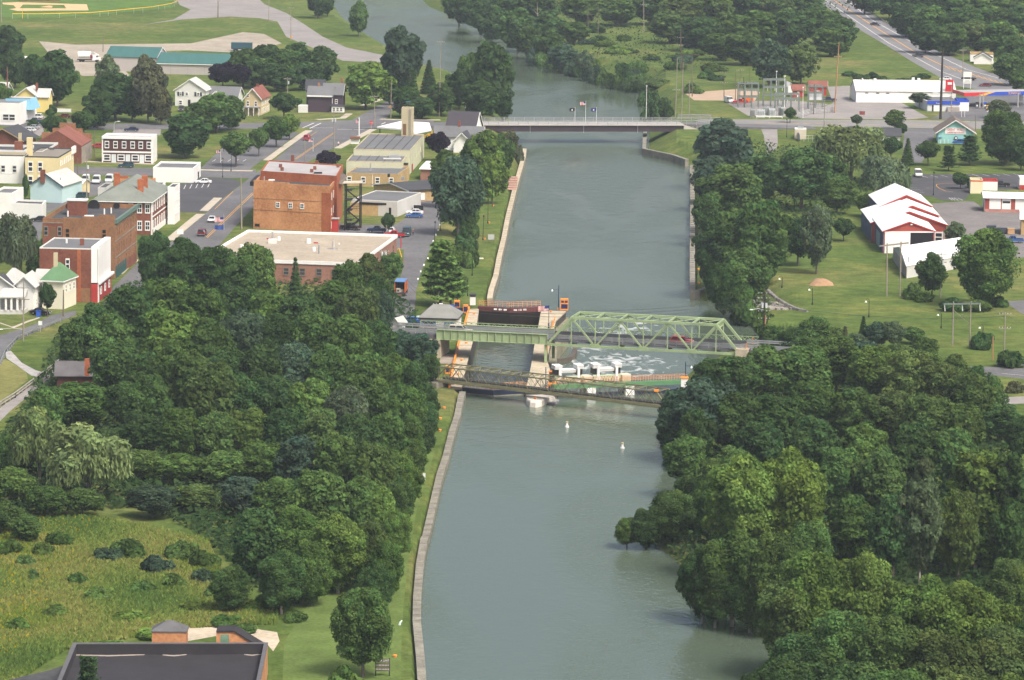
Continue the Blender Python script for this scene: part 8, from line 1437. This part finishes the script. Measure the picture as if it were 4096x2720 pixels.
# ------------------------------------------------------------------ signs, buoys, odds
def board(name, label, c, x, y, wd_, h, z0, mat, z=5.0, legs=2, pm=None):
    p = P(c, x, y, z); o = thing(name, label, 'sign', p)
    for s_ in ((-.4, .4) if legs == 2 else (0,)): MB().beam(p+Vector((s_*wd_, .06, 0)), p+Vector((s_*wd_, .06, z0+h)), .1).build('post', pm or timber, o)
    MB().box(p+Vector((0, 0, z0+h/2)), (wd_, .08, h)).build('panel', mat, o); return o, p
board('sign_board', 'plain white square board by the near canal wall', 'o', 1578, 975, 1.5, 1.3, .1, wwall); board('sign_board', 'grey sign panel on the lawn by the far canal wall', 'w', 795, 1240, 1.7, 1.35, .8, plain('panel_grey', (.42, .44, .43)), 2.2)
o, p = board('sign_board', 'small white notice board by the upper canal lawn', 'w', 910, 470, .9, 1.5, .6, wwall, 2.2); MB().box(p+Vector((0, -.06, 1.5)), (.6, .04, .5)).build('notice', plain('notice_orange', (.6, .3, .15)), o)
p = P('t', 555, 935); o = thing('lock_limit_sign', 'dark three-board sign with white lettering by the near canal wall', 'sign', p)
for s_ in (-.95, 1.0): MB().beam(p+Vector((s_, .08, -.2)), p+Vector((s_, .08, 2.6)), .16).build('post', creo, o)
for k, z_ in enumerate((2.25, 1.6, 1.0)): MB().box(p+Vector((0, 0, z_)), (2.05, .1, .5)).build('board', M('weathered_board', (.1, .085, .075), .3, 1), o)
text_obj('LOCK LIMIT', o, p+Vector((0, -.07, 2.25)), (math.radians(90), 0, 0), .42, white, squeeze=.85)
mb = MB()
for z_ in (1.6, 1.0):
    for k in range(9): mb.box(p+Vector((-.85+k*.21, -.07, z_)), (.12, .02, .2))
tag(mb.build('worn_lettering', M('worn_white', (.5, .48, .45), .3, 2), o), kind='stuff')
p, q = top_of('b', (1062, 1195), (1063, 1132)); o = thing('stop_sign', 'red octagonal stop sign at the street corner', 'sign', p); MB().beam(p, q, .08).build('post', alum, o); r_ = .62
f = [(q.x+r_*math.cos(math.pi/8+k*math.pi/4), q.z+r_*math.sin(math.pi/8+k*math.pi/4)) for k in range(8)]; mb = MB(); mb.add([(a, q.y-.1, b) for a, b in f]+[(a, q.y-.05, b) for a, b in f], [tuple(range(8)), tuple(range(15, 7, -1))]+[(k, k+8, (k+1) % 8+8, (k+1) % 8) for k in range(8)]); mb.build('panel', plain('sign_red', (.5, .02, .03), .6), o); text_obj('STOP', o, (q.x, q.y-.12, q.z), (math.radians(90), 0, 0), .42, white)
for c_, x, y, z0, lb in (('b', 325, 372, 1.4, 'orange diamond sign by the gravel ballpark road'), ('b', 1240, 1085, 3.8, 'orange diamond sign on the north road pole')):
    p = P(c_, x, y); o = thing('warning_sign', lb, 'sign', p); MB().beam(p, p+Vector((0, 0, z0)), .1).build('post', timber, o); c0 = p+Vector((0, -.12, z0)); MB().add([c0+Vector((-.6, 0, 0)), c0+Vector((0, 0, -.6)), c0+Vector((.6, 0, 0)), c0+Vector((0, 0, .6)), c0+Vector((-.6, .06, 0)), c0+Vector((0, .06, -.6)), c0+Vector((.6, .06, 0)), c0+Vector((0, .06, .6))], [(0, 1, 2, 3), (7, 6, 5, 4), (0, 4, 5, 1), (1, 5, 6, 2), (2, 6, 7, 3), (3, 7, 4, 0)]).build('panel', plain('warning_orange', (.75, .33, .02), .6), o)
for c_, x, y, wd_, h, z0, mt, lb in (('d', 1530, 432, .9, 1.2, 1.5, white, 'white road sign beyond the highway'), ('d', 2068, 640, .9, 1.2, 2.2, white, 'white and green route sign beyond the highway'), ('d', 2325, 820, 1.2, 1.4, 1.4, white, 'white sign at the right edge of the highway'), ('d', 868, 1085, 1.9, 1.2, 1.0, plain('sign_maroon', (.2, .05, .04)), 'dark red sign by the small tree on the east road'), ('h', 372, 760, .8, .9, 1.6, white, 'small white sign beside the hill road'), ('e', 1663, 830, 1.6, 1.2, .2, white, 'white sandwich board on the main street pavement'), ('v', 2290, 760, 1.8, 3.2, .6, plain('price_panel', (.55, .58, .62)), 'pale price sign behind the dark round tree'), ('b', 1985, 1075, .6, .8, 1.6, white, 'small white sign at the near end of the grey road bridge')): board('road_sign', lb, c_, x, y, wd_, h, z0, mt, legs=1, pm=alum)
o, p = board('firehouse_sign', 'brown-roofed sign board on the pavement by the firehouse', 'y', 365, 790, 2.6, 1.6, 1.2, wwall); MB().box(p+Vector((0, 0, 3.2)), (3.2, 1.2, .8)).build('sign_roof', M('sign_brown', (.2, .1, .07), .1), o)
for i, (x, y, lb) in enumerate(((1307, 985, 'white conical buoy nearer the lattice footbridge'), (1435, 1034, 'white conical buoy nearer the shaded bank'))):
    p = P('z', x, y, 3.8); o = thing('buoy', lb, 'buoy', p, 'white buoys'); MB().tube([p+Vector((0, 0, -.3)), p+Vector((0, 0, .25))], .42, .42, 12).build('float', wwall, o); MB().tube([p+Vector((0, 0, .25)), p+Vector((0, 0, 1.0)), p+Vector((0, 0, 1.1))], .26, .14, 10).build('cone', wwall, o); MB().tube([p+Vector((0, 0, .85)), p+Vector((0, 0, 1.15))], .3, .26, 10).build('top_mark', plain('buoy_tan', (.4, .32, .2)), o)
p = P('t', 672, 590); o = thing('water_bird_decoy', 'small white pump head standing on the strip near the round tree', 'pump', p); MB().tube([p, p+Vector((.1, 0, .4)), p+Vector((.35, 0, .7))], .2, .1, 6).build('body', plain('pale_teal', (.6, .72, .7)), o)
o.name = 'pump_head'
p = P('h2', 805, 1285); o = thing('waste_bin', 'blue waste bin behind the black old car', 'bin', p); MB().prism([p+Vector((-.5, -.4, 0)), p+Vector((.5, -.4, 0)), p+Vector((.5, .4, 0)), p+Vector((-.5, .4, 0))], 5, 6.3).build('body', plain('bin_blue', (.03, .1, .45)), o); MB().box(p+Vector((0, 0, 1.38)), (1.15, .95, .14)).build('lid', plain('bin_blue', (.03, .1, .45)), o)
for c_, x, y, wd_, lb, mt in (('f', 1830, 440, 2.4, 'black skip with a white label at the top of the canal-side parking', blackm), ('f', 1785, 612, 2.6, 'black skip behind the white parked car', blackm), ('p', 2040, 965, 3.4, 'dark skip on the gravel yard by the barns', plain('skip_slate', (.05, .06, .08))), ('p', 1915, 935, 2.4, 'smaller dark skip half behind the tree by the barns', plain('skip_slate', (.05, .06, .08))), ('p', 2182, 975, 1.8, 'tan wooden crate on the gravel yard', M('crate_tan', (.4, .25, .13), .1))):
    p = P(c_, x, y); o = thing('skip', lb, 'skip', p); MB().prism([p+Vector((-wd_/2, -.7, 0)), p+Vector((wd_/2, -.7, 0)), p+Vector((wd_/2, .8, 0)), p+Vector((-wd_/2, .8, 0))], 5.1, 6.5).build('body', mt, o); MB().box(p+Vector((0, .05, 1.56)), (wd_+.1, 1.6, .12)).build('lid', mt, o)
    if x == 1830: MB().box(p+Vector((0, -.72, .8)), (.6, .04, .6)).build('label_plate', white, o)
o = thing('dead_tree', 'pale dead bare trunk leaning by the far river bank', 'tree', P('c', 270, 245)); p, q = top_of('c', (270, 245), (232, 20)); m_ = p.lerp(q, .5)+Vector((-.8, 0, 0)); MB().tube([p, m_, q], .3, .06, 6).build('trunk', PALEBARK, o); 
for s_ in (-1, 1): MB().tube([m_, m_+Vector((s_*2.2, 0, 2.4))], .1, .03, 5).build('branch', PALEBARK, o)
p = P('w', 680, 1402, 2.2); tag(MB().box((p.x, p.y, 2.25), (1.9, 1.6, .14)).build('mooring_slab', plain('pale_slab', (.6, .57, .45)), None, p), 'pale mooring slab on the lawn below the grey sign panel', 'slab')
p = P('f', 1440, 950); q = P('f', 1622, 948)
for a, lb in ((p, 'left red gate post at the alley beside the tan gravel roof'), (q, 'right red gate post at the alley beside the tan gravel roof')): tag(MB().beam(a, a+Vector((0, 0, 2.6)), .3).build('gate_post', plain('post_red', (.35, .03, .04)), None, a), lb, 'post', 'red gate posts')
# ------------------------------------------------------------------ vehicles
tyre = plain('tyre_black', (.012, .012, .013), .8); hub_ = plain('hubcap', (.45, .46, .47), .3, .7); cglass = plain('car_glass', (.015, .02, .025), .08); headl = plain('headlamp', (.7, .72, .72), .15); taill = plain('tail_lamp', (.4, .01, .01), .3)
PROF = {'sedan': (4.7, 1.78, [(-2.35, .35), (2.35, .35), (2.35, .62), (2.2, .82), (1.0, .93), (-1.45, .98), (-2.3, .92)], [(.95, .93), (.3, 1.42), (-.95, 1.44), (-1.6, .97)]),
        'suv': (4.7, 1.85, [(-2.35, .4), (2.35, .4), (2.35, .8), (2.2, 1.02), (1.15, 1.1), (-2.3, 1.12)], [(1.1, 1.1), (.5, 1.68), (-1.9, 1.72), (-2.25, 1.12)]),
        'van': (5.0, 2.0, [(-2.5, .4), (2.5, .4), (2.5, .9), (2.3, 1.15), (1.6, 1.25), (-2.48, 1.25)], [(1.65, 1.25), (1.1, 2.15), (-2.4, 2.2), (-2.47, 1.25)]),
        'pickup': (5.4, 1.95, [(-2.7, .5), (2.7, .5), (2.7, .92), (2.55, 1.1), (1.2, 1.16), (-2.7, 1.1)], [(1.15, 1.15), (.55, 1.78), (-.45, 1.8), (-.75, 1.12)])}
CARM = {}
def car_parts(kind):
    if kind in CARM: return CARM[kind]
    L_, W_, body, cab = PROF[kind]; out = []
    def ext(prof, w0, name, w1=None, ztop=None):
        n = len(prof); vs = []
        for s_ in (-1, 1):
            for (x, z) in prof:
                ww = w0 if w1 is None or z < ztop else w1; vs.append((x, s_*ww/2, z))
        fs = [tuple(range(n-1, -1, -1)), tuple(range(n, 2*n))]+[(i, (i+1) % n, (i+1) % n+n, i+n) for i in range(n)]
        me = bpy.data.meshes.new(name); me.from_pydata(vs, [], fs); me.update(); return me
    def simple(name, mb): me = bpy.data.meshes.new(name); me.from_pydata(mb.v, [], mb.f); me.update(); return me
    out.append(('body', ext(body, W_, 'body'), 'paint')); zt = max(z for x, z in cab)
    out.append(('windows', ext(cab, W_*.93, 'windows', W_*.76, zt-.1), 'glass'))
    tx = [x for x, z in cab if z > zt-.1]; out.append(('roof', simple('roof', MB().box(((max(tx)+min(tx))/2, 0, zt+.01), (max(tx)-min(tx)+.12, W_*.77, .07))), 'paint'))
    if kind in ('van',): out.append(('side_panel', simple('side_panel', MB().box((-1.0, 0, 1.7), (2.8, W_*.94, .85))), 'paint'))
    if kind in ('suv', 'sedan', 'pickup'):
        mb = MB(); xm = (max(tx)+min(tx))/2
        for s_ in (-1, 1): mb.beam((xm, s_*W_*.47, cab[0][1]), (xm, s_*W_*.39, zt), .09)
        for s_ in (-1, 1):
            for a, b in ((0, 1), (3, 2)): mb.beam((cab[a][0], s_*W_*.465, cab[a][1]), (cab[b][0], s_*W_*.385, cab[b][1]), .1)
        out.append(('pillar', simple('pillar', mb), 'paint'))
    if kind == 'pickup': out.append(('bed', simple('bed', MB().box((-1.72, 0, 1.13), (1.75, W_*.8, .04))), 'tyre'))
    for sx in (-1, 1):
        for sy in (-1, 1):
            x, y = sx*L_*.31, sy*(W_/2-.09); out.append(('wheel', simple('wheel', MB().tube([(x, y-.12, .33), (x, y+.12, .33)], .33, n=12)), 'tyre')); out.append(('>hubcap', simple('hubcap', MB().tube([(x, y+sy*.121, .33), (x, y+sy*.135, .33)], .19, n=10)), 'hub'))
    for sy in (-1, 1): out.append(('headlight', simple('headlight', MB().box((L_/2, sy*W_*.36, body[2][1]+.02), (.08, .36, .17))), 'head')); out.append(('tail_light', simple('tail_light', MB().box((-L_/2, sy*W_*.42, .85), (.08, .22, .2))), 'tail'))
    out.append(('bumper', simple('bumper', MB().box((L_/2+.02, 0, .48), (.14, W_*.96, .2)).box((-L_/2-.02, 0, .5), (.14, W_*.96, .2))), 'bump'))
    CARM[kind] = out; return out
CARMAT = {'glass': cglass, 'tyre': tyre, 'hub': hub_, 'head': headl, 'tail': taill, 'bump': plain('bumper_grey', (.16, .16, .17), .5)}
def car(c, x, y, head, kind, colr, label, z=5.0, sc=1.0, p=None, group='cars and trucks around the town', name=None):
    p = p or P(c, x, y, z); p = p.copy(); p.z += .03; o = thing(name or {'sedan': 'parked_car', 'suv': 'estate_car', 'van': 'delivery_van', 'pickup': 'pickup_truck'}[kind], label, {'van': 'van', 'pickup': 'truck'}.get(kind, 'car'), p, group); o.rotation_euler = (0, 0, math.radians(head)); o.scale = (sc,)*3
    paint = M('car_paint_%s' % colr[0], colr[1], .04, .5, .3, spec=.5); last = None
    for nm, me, mt in car_parts(kind):
        sub = nm.startswith('>'); q = link(nm.lstrip('>'), me, last if sub else o)
        if not me.materials: me.materials.append(None)
        q.material_slots[0].link = 'OBJECT'; q.material_slots[0].material = paint if mt == 'paint' else CARMAT[mt]
        if not sub: last = q
    return o
K = {k: (k, v) for k, v in dict(red=(.4, .015, .02), white=(.72, .73, .74), black=(.012, .012, .015), navy=(.015, .025, .07), teal=(.02, .06, .075), blue=(.03, .1, .3), maroon=(.12, .015, .02), silver=(.4, .42, .44), grey=(.1, .1, .12), beige=(.5, .45, .36), green=(.02, .07, .06), purple=(.05, .035, .07), orange=(.6, .15, .03)).items()}
for a in [('b', 470, 1292, 86, 'suv', 'red', 'red car waiting on main street near the junction'), ('e', 1955, 708, -93, 'sedan', 'white', 'white car on main street left of the flags'), ('e', 1865, 835, 86, 'suv', 'maroon', 'dark red car on main street below the flags'), ('e', 1165, 208, 180, 'suv', 'teal', 'dark teal estate car parked before the brown storefront'), ('e', 1878, 356, 180, 'sedan', 'white', 'white saloon parked beside the white corner block'),
          ('e', 790, 348, -90, 'van', 'white', 'leftmost of three white delivery vans behind the blue cottage'), ('e', 890, 354, -90, 'van', 'white', 'middle of three white delivery vans behind the blue cottage'), ('e', 1008, 345, -90, 'van', 'white', 'rightmost white delivery van, half hidden by a parapet'), ('e', 742, 492, 180, 'suv', 'teal', 'dark estate car parked beside the blue cottage'), ('e', 365, 705, 175, 'sedan', 'black', 'black car beside the brown brick building'),
          ('f', 1160, 782, 150, 'pickup', 'black', 'black pickup parked under the fire escape'), ('f', 1405, 808, 175, 'pickup', 'navy', 'navy pickup with a pale tailgate near the tan gravel roof'), ('f', 1530, 812, -95, 'sedan', 'white', 'white car facing out behind the red truck'), ('f', 1562, 852, 180, 'pickup', 'red', 'red pickup parked broadside in the canal-side parking'), ('f', 1672, 838, -95, 'van', 'teal', 'teal van beside the two people'), ('f', 1745, 672, 178, 'sedan', 'blue', 'blue car parked side by side with the white one'), ('f', 1750, 640, 178, 'sedan', 'white', 'white car parked behind the blue one'),
          ('i', 418, 492, 175, 'sedan', 'blue', 'small blue car beside the lock house lane'), ('d', 990, 236, -33, 'sedan', 'purple', 'dark grey car higher up the highway'), ('d', 1385, 528, 150, 'suv', 'grey', 'dark estate car coming down the highway'), ('d', 1850, 742, 150, 'pickup', 'black', 'black pickup behind the white sign board'), ('d', 2003, 800, 175, 'sedan', 'maroon', 'maroon car turning near the hatched lane'), ('d', 2095, 1026, 170, 'sedan', 'red', 'red car near the fuel pumps'), ('d', 1640, 742, 170, 'sedan', 'white', 'white car behind the red pylon sign'),
          ('a', 1212, 1212, 180, 'sedan', 'navy', 'dark blue car in the lot above the brown storefront'), ('a', 1672, 1025, -90, 'suv', 'black', 'black car by the hedge of the white gable house'), ('a', 1495, 1118, 180, 'sedan', 'grey', 'dark car on bridge street behind the trees'), ('a', 590, 1088, 172, 'sedan', 'maroon', 'maroon car between two dark trees on bridge street'), ('u', 660, 810, 170, 'suv', 'white', 'white car behind the blue mansard corner'), ('u', 640, 890, 170, 'pickup', 'teal', 'dark pickup at the car showroom'), ('u', 610, 1000, 160, 'sedan', 'silver', 'silver car at the car showroom'), ('u', 535, 1050, 160, 'sedan', 'white', 'white car nearest the brick garage'), ('u', 1800, 1345, 180, 'sedan', 'red', 'red car between the brick hall and the brown storefront'),
          ('c', 2000, 948, -70, 'van', 'white', 'white van by the substation sand yard'), ('c', 2105, 958, 180, 'pickup', 'red', 'red pickup at the substation'), ('c', 2160, 945, 180, 'van', 'orange', 'orange and white van at the substation'), ('d', 560, 938, 180, 'pickup', 'navy', 'navy pickup right of the substation racks'), ('p', 2215, 1088, 175, 'pickup', 'blue', 'blue pickup on the gravel yard below the garage'), ('p', 925, 192, -90, 'van', 'white', 'white van half behind the willow by the parking lot'), ('v', 1180, 1500, 175, 'suv', 'blue', 'blue car under the turquoise restaurant wall'), ('h2', 850, 1245, -12, 'sedan', 'black', 'black old saloon with pale wheels by the blue bin'), ('p', 2040, 330, 180, 'pickup', 'black', 'black truck beside the drive-in restaurant')]:
    car(*a[:5], K[a[5]], a[6])
hd = math.degrees(math.atan2(ug.y, ug.x)); q = atD('i', 850, 576, gA+gn*2.6); pp = gA.lerp(gB, .19)+gn*2.3; pp.z = ZD; car('i', 0, 0, hd, 'suv', K['beige'], 'beige estate car driving onto the green bridge', p=pp, sc=1.08)
pp = gB.lerp(tB, (655/3.015+2500-2189)/(2959-2189))+un*2.8; pp.z = ZD; car('k', 0, 0, math.degrees(math.atan2(ud.y, ud.x)), 'suv', K['red'], 'red car crossing inside the green truss', p=pp)
# box truck, tank truck, trailer, digger
p = P('f', 1608, 1400); o = thing('box_truck', 'open-backed orange box truck with a blue roof in the lane by the wood', 'truck', p); o.rotation_euler = (0, 0, math.radians(-4))
def lpart(nm, mb, mt, par):
    me = bpy.data.meshes.new(nm); me.from_pydata(mb.v, [], mb.f); me.materials.append(mt); me.update(); return link(nm, me, par)
lpart('side_wall', MB().box((-1.15, 3.5, 2.1), (.1, 6, 2.6)).box((1.15, 3.5, 2.1), (.1, 6, 2.6)), plain('truck_orange', (.5, .12, .04), .5), o); lpart('roof', MB().box((0, 3.5, 3.45), (2.5, 6.1, .12)), plain('truck_blue', (.1, .2, .4), .5), o); lpart('floor', MB().box((0, 3.2, .85), (2.3, 6.6, .2)), plain('truck_dark', (.05, .04, .04)), o); lpart('front_wall', MB().box((0, 6.4, 2.1), (2.2, .1, 2.6)), plain('truck_dark', (.05, .04, .04)), o); lpart('cargo', MB().box((-.4, 1.0, 1.4), (1.0, .9, .9), .3).box((.5, 1.6, 1.2), (.7, .8, .6), -.2), M('cargo_tan', (.4, .35, .3), .3, 1.5), o); lpart('tailgate', MB().box((0, .05, .55), (2.3, .12, .6)), M('rusty_gate', (.2, .12, .09), .3, 1.5), o); lpart('cab', MB().box((0, 7.5, 1.5), (2.2, 1.9, 2.0)), plain('truck_orange', (.5, .12, .04), .5), o)
for sx in (-1, 1):
    for yy in (1.6, 7.2): lpart('wheel', MB().tube([(sx*1.05-.15, yy, .45), (sx*1.05+.15, yy, .45)], .45, n=12), tyre, o)
p = P('a', 825, 570); o = thing('tank_truck', 'white utility truck with a rounded tank and boom near the teal warehouse', 'truck', p); lpart('cab', MB().box((2.2, 0, 1.7), (2.0, 2.3, 2.0)).box((3.7, 0, 1.2), (1.2, 2.2, 1.0)), white, o); lpart('window', MB().box((3.0, 0, 2.2), (.5, 2.32, .7)), cglass, o); lpart('tank', MB().tube([(-4.2, 0, 2.6), (-3.6, 0, 2.7), (0, 0, 2.7), (.4, 0, 2.6)], 1.35, n=14), wwall, o); lpart('chassis', MB().box((-.4, 0, .85), (8.6, 2.2, .3)), blackm, o); lpart('boom', MB().tube([(-2.6, 0, 4.1), (1.8, -.3, 3.6), (3.6, -.4, 2.6)], .2, n=6), alum, o); lpart('pump_box', MB().box((.9, -.9, 2.0), (.9, .6, 1.4)), plain('pump_maroon', (.15, .02, .04)), o)
for x in (-3.4, -2.4, 2.8):
    for sy in (-1, 1): lpart('wheel', MB().tube([(x, sy*1.05-.15, .5), (x, sy*1.05+.15, .5)], .5, n=12), tyre, o)
p = P('a', 2230, 470); o = thing('box_trailer', 'dark teal box trailer on the dirt track above the trees', 'trailer', p); lpart('box', MB().box((0, 0, 2.2), (8.5, 2.4, 2.4)), plain('trailer_teal', (.02, .07, .09)), o); lpart('chassis', MB().box((0, 0, .85), (8.2, 1.4, .25)), blackm, o)
for x in (-3, -2): lpart('wheel', MB().tube([(x, -1.15, .45), (x, -.85, .45)], .45, n=12), tyre, o); lpart('wheel', MB().tube([(x, .85, .45), (x, 1.15, .45)], .45, n=12), tyre, o)
p = P('b', 1620, 1275); o = thing('mini_loader', 'small yellow loader parked beyond the firehouse', 'loader', p); yl_ = plain('machine_yellow', (.65, .34, .02), .5); lpart('body', MB().box((0, 0, 1.0), (2.6, 1.4, .9)), yl_, o); lpart('cab', MB().box((.4, 0, 1.9), (1.0, 1.2, 1.0)), yl_, o); lpart('arm', MB().beam((-1.2, 0, 1.4), (-2.2, 0, .7), .25), yl_, o); lpart('bucket', MB().box((-2.3, 0, .5), (.7, 1.5, .7)), yl_, o)
for x in (-.8, .8):
    for sy in (-1, 1): lpart('wheel', MB().tube([(x, sy*.75-.15, .45), (x, sy*.75+.15, .45)], .45, n=10), tyre, o)
# ------------------------------------------------------------------ people
def person(c, x, y, label, top, legs_, rot=0):
    p = P(c, x, y); t = thing('person', label, 'person', p); t.rotation_euler = (0, 0, math.radians(rot))
    v = [(0, 0, .95), (0, 0, 1.2), (0, 0, 1.45), (0, 0, 1.55), (0, -.02, 1.68), (0, -.02, 1.78), (.2, 0, 1.42), (.27, .02, 1.14), (.25, -.12, .9), (-.2, 0, 1.42), (-.28, .02, 1.14), (-.24, -.1, .9), (.1, 0, .9), (.12, -.03, .5), (.13, .02, .08), (.13, -.16, .05), (-.1, 0, .9), (-.12, .05, .5), (-.13, .08, .08), (-.13, -.1, .05)]
    e = [(0, 1), (1, 2), (2, 3), (3, 4), (4, 5), (2, 6), (6, 7), (7, 8), (2, 9), (9, 10), (10, 11), (0, 12), (12, 13), (13, 14), (14, 15), (0, 16), (16, 17), (17, 18), (18, 19)]
    r = [.15, .15, .15, .06, .1, .09, .075, .05, .04, .075, .05, .04, .1, .07, .05, .04, .1, .07, .05, .04]
    me = bpy.data.meshes.new('figure'); me.from_pydata(v, e, []); me.update(); o = link('figure', me, t); mod = o.modifiers.new('skin', 'SKIN')
    for i, sv in enumerate(me.skin_vertices[0].data): sv.radius = (r[i], r[i]); sv.use_root = i == 0
    o.modifiers.new('sub', 'SUBSURF').levels = 1; dg = bpy.context.evaluated_depsgraph_get(); m2 = bpy.data.meshes.new_from_object(o.evaluated_get(dg)); o.modifiers.clear(); o.data = m2; m2.materials.clear()
    for mt in (top, legs_, M('skin', (.45, .28, .2), .05)): m2.materials.append(mt)
    for f in m2.polygons: z = f.center.z; f.material_index = 2 if z > 1.52 or (abs(f.center.x) > .2 and z < 1.1 and z > .8) else (0 if z > .95 else 1); f.use_smooth = True
    m3 = MB().tube([(0, .01, 1.74), (0, .01, 1.84), (0, .01, 1.87)], .1, .05, 8); h_ = lpart('hair', m3, plain('hair_brown', (.05, .03, .02)), t)
person('f', 1735, 832, 'person in a brown top standing right of the teal van', M('top_brown', (.2, .1, .07), .1), M('trousers_dark', (.03, .03, .04), .1), 60); person('f', 1703, 838, 'person in dark clothes leaning by the teal van', M('top_dark', (.03, .03, .035), .1), M('jeans', (.06, .09, .18), .1), -80); person('b', 760, 1352, 'person in a pale top walking on the main street pavement', M('top_pale', (.6, .5, .45), .1), M('trousers_dark', (.03, .03, .04), .1), 20)
# ------------------------------------------------------------------ haze
HZ = MB().box((0, 0, 71.5), (14000, 14000, 150)); hm = bpy.data.materials.new('haze'); hm.use_nodes = True; hn_ = hm.node_tree; hn_.nodes.clear(); ho = hn_.nodes.new('ShaderNodeOutputMaterial'); hv = hn_.nodes.new('ShaderNodeVolumePrincipled')
hv.inputs['Color'].default_value = (.76, .88, 1.0, 1); hv.inputs['Density'].default_value = .00006; hv.inputs['Anisotropy'].default_value = 0.0; hn_.links.new(hv.outputs[0], ho.inputs['Volume'])
tag(HZ.build('haze', hm), kind='stuff')
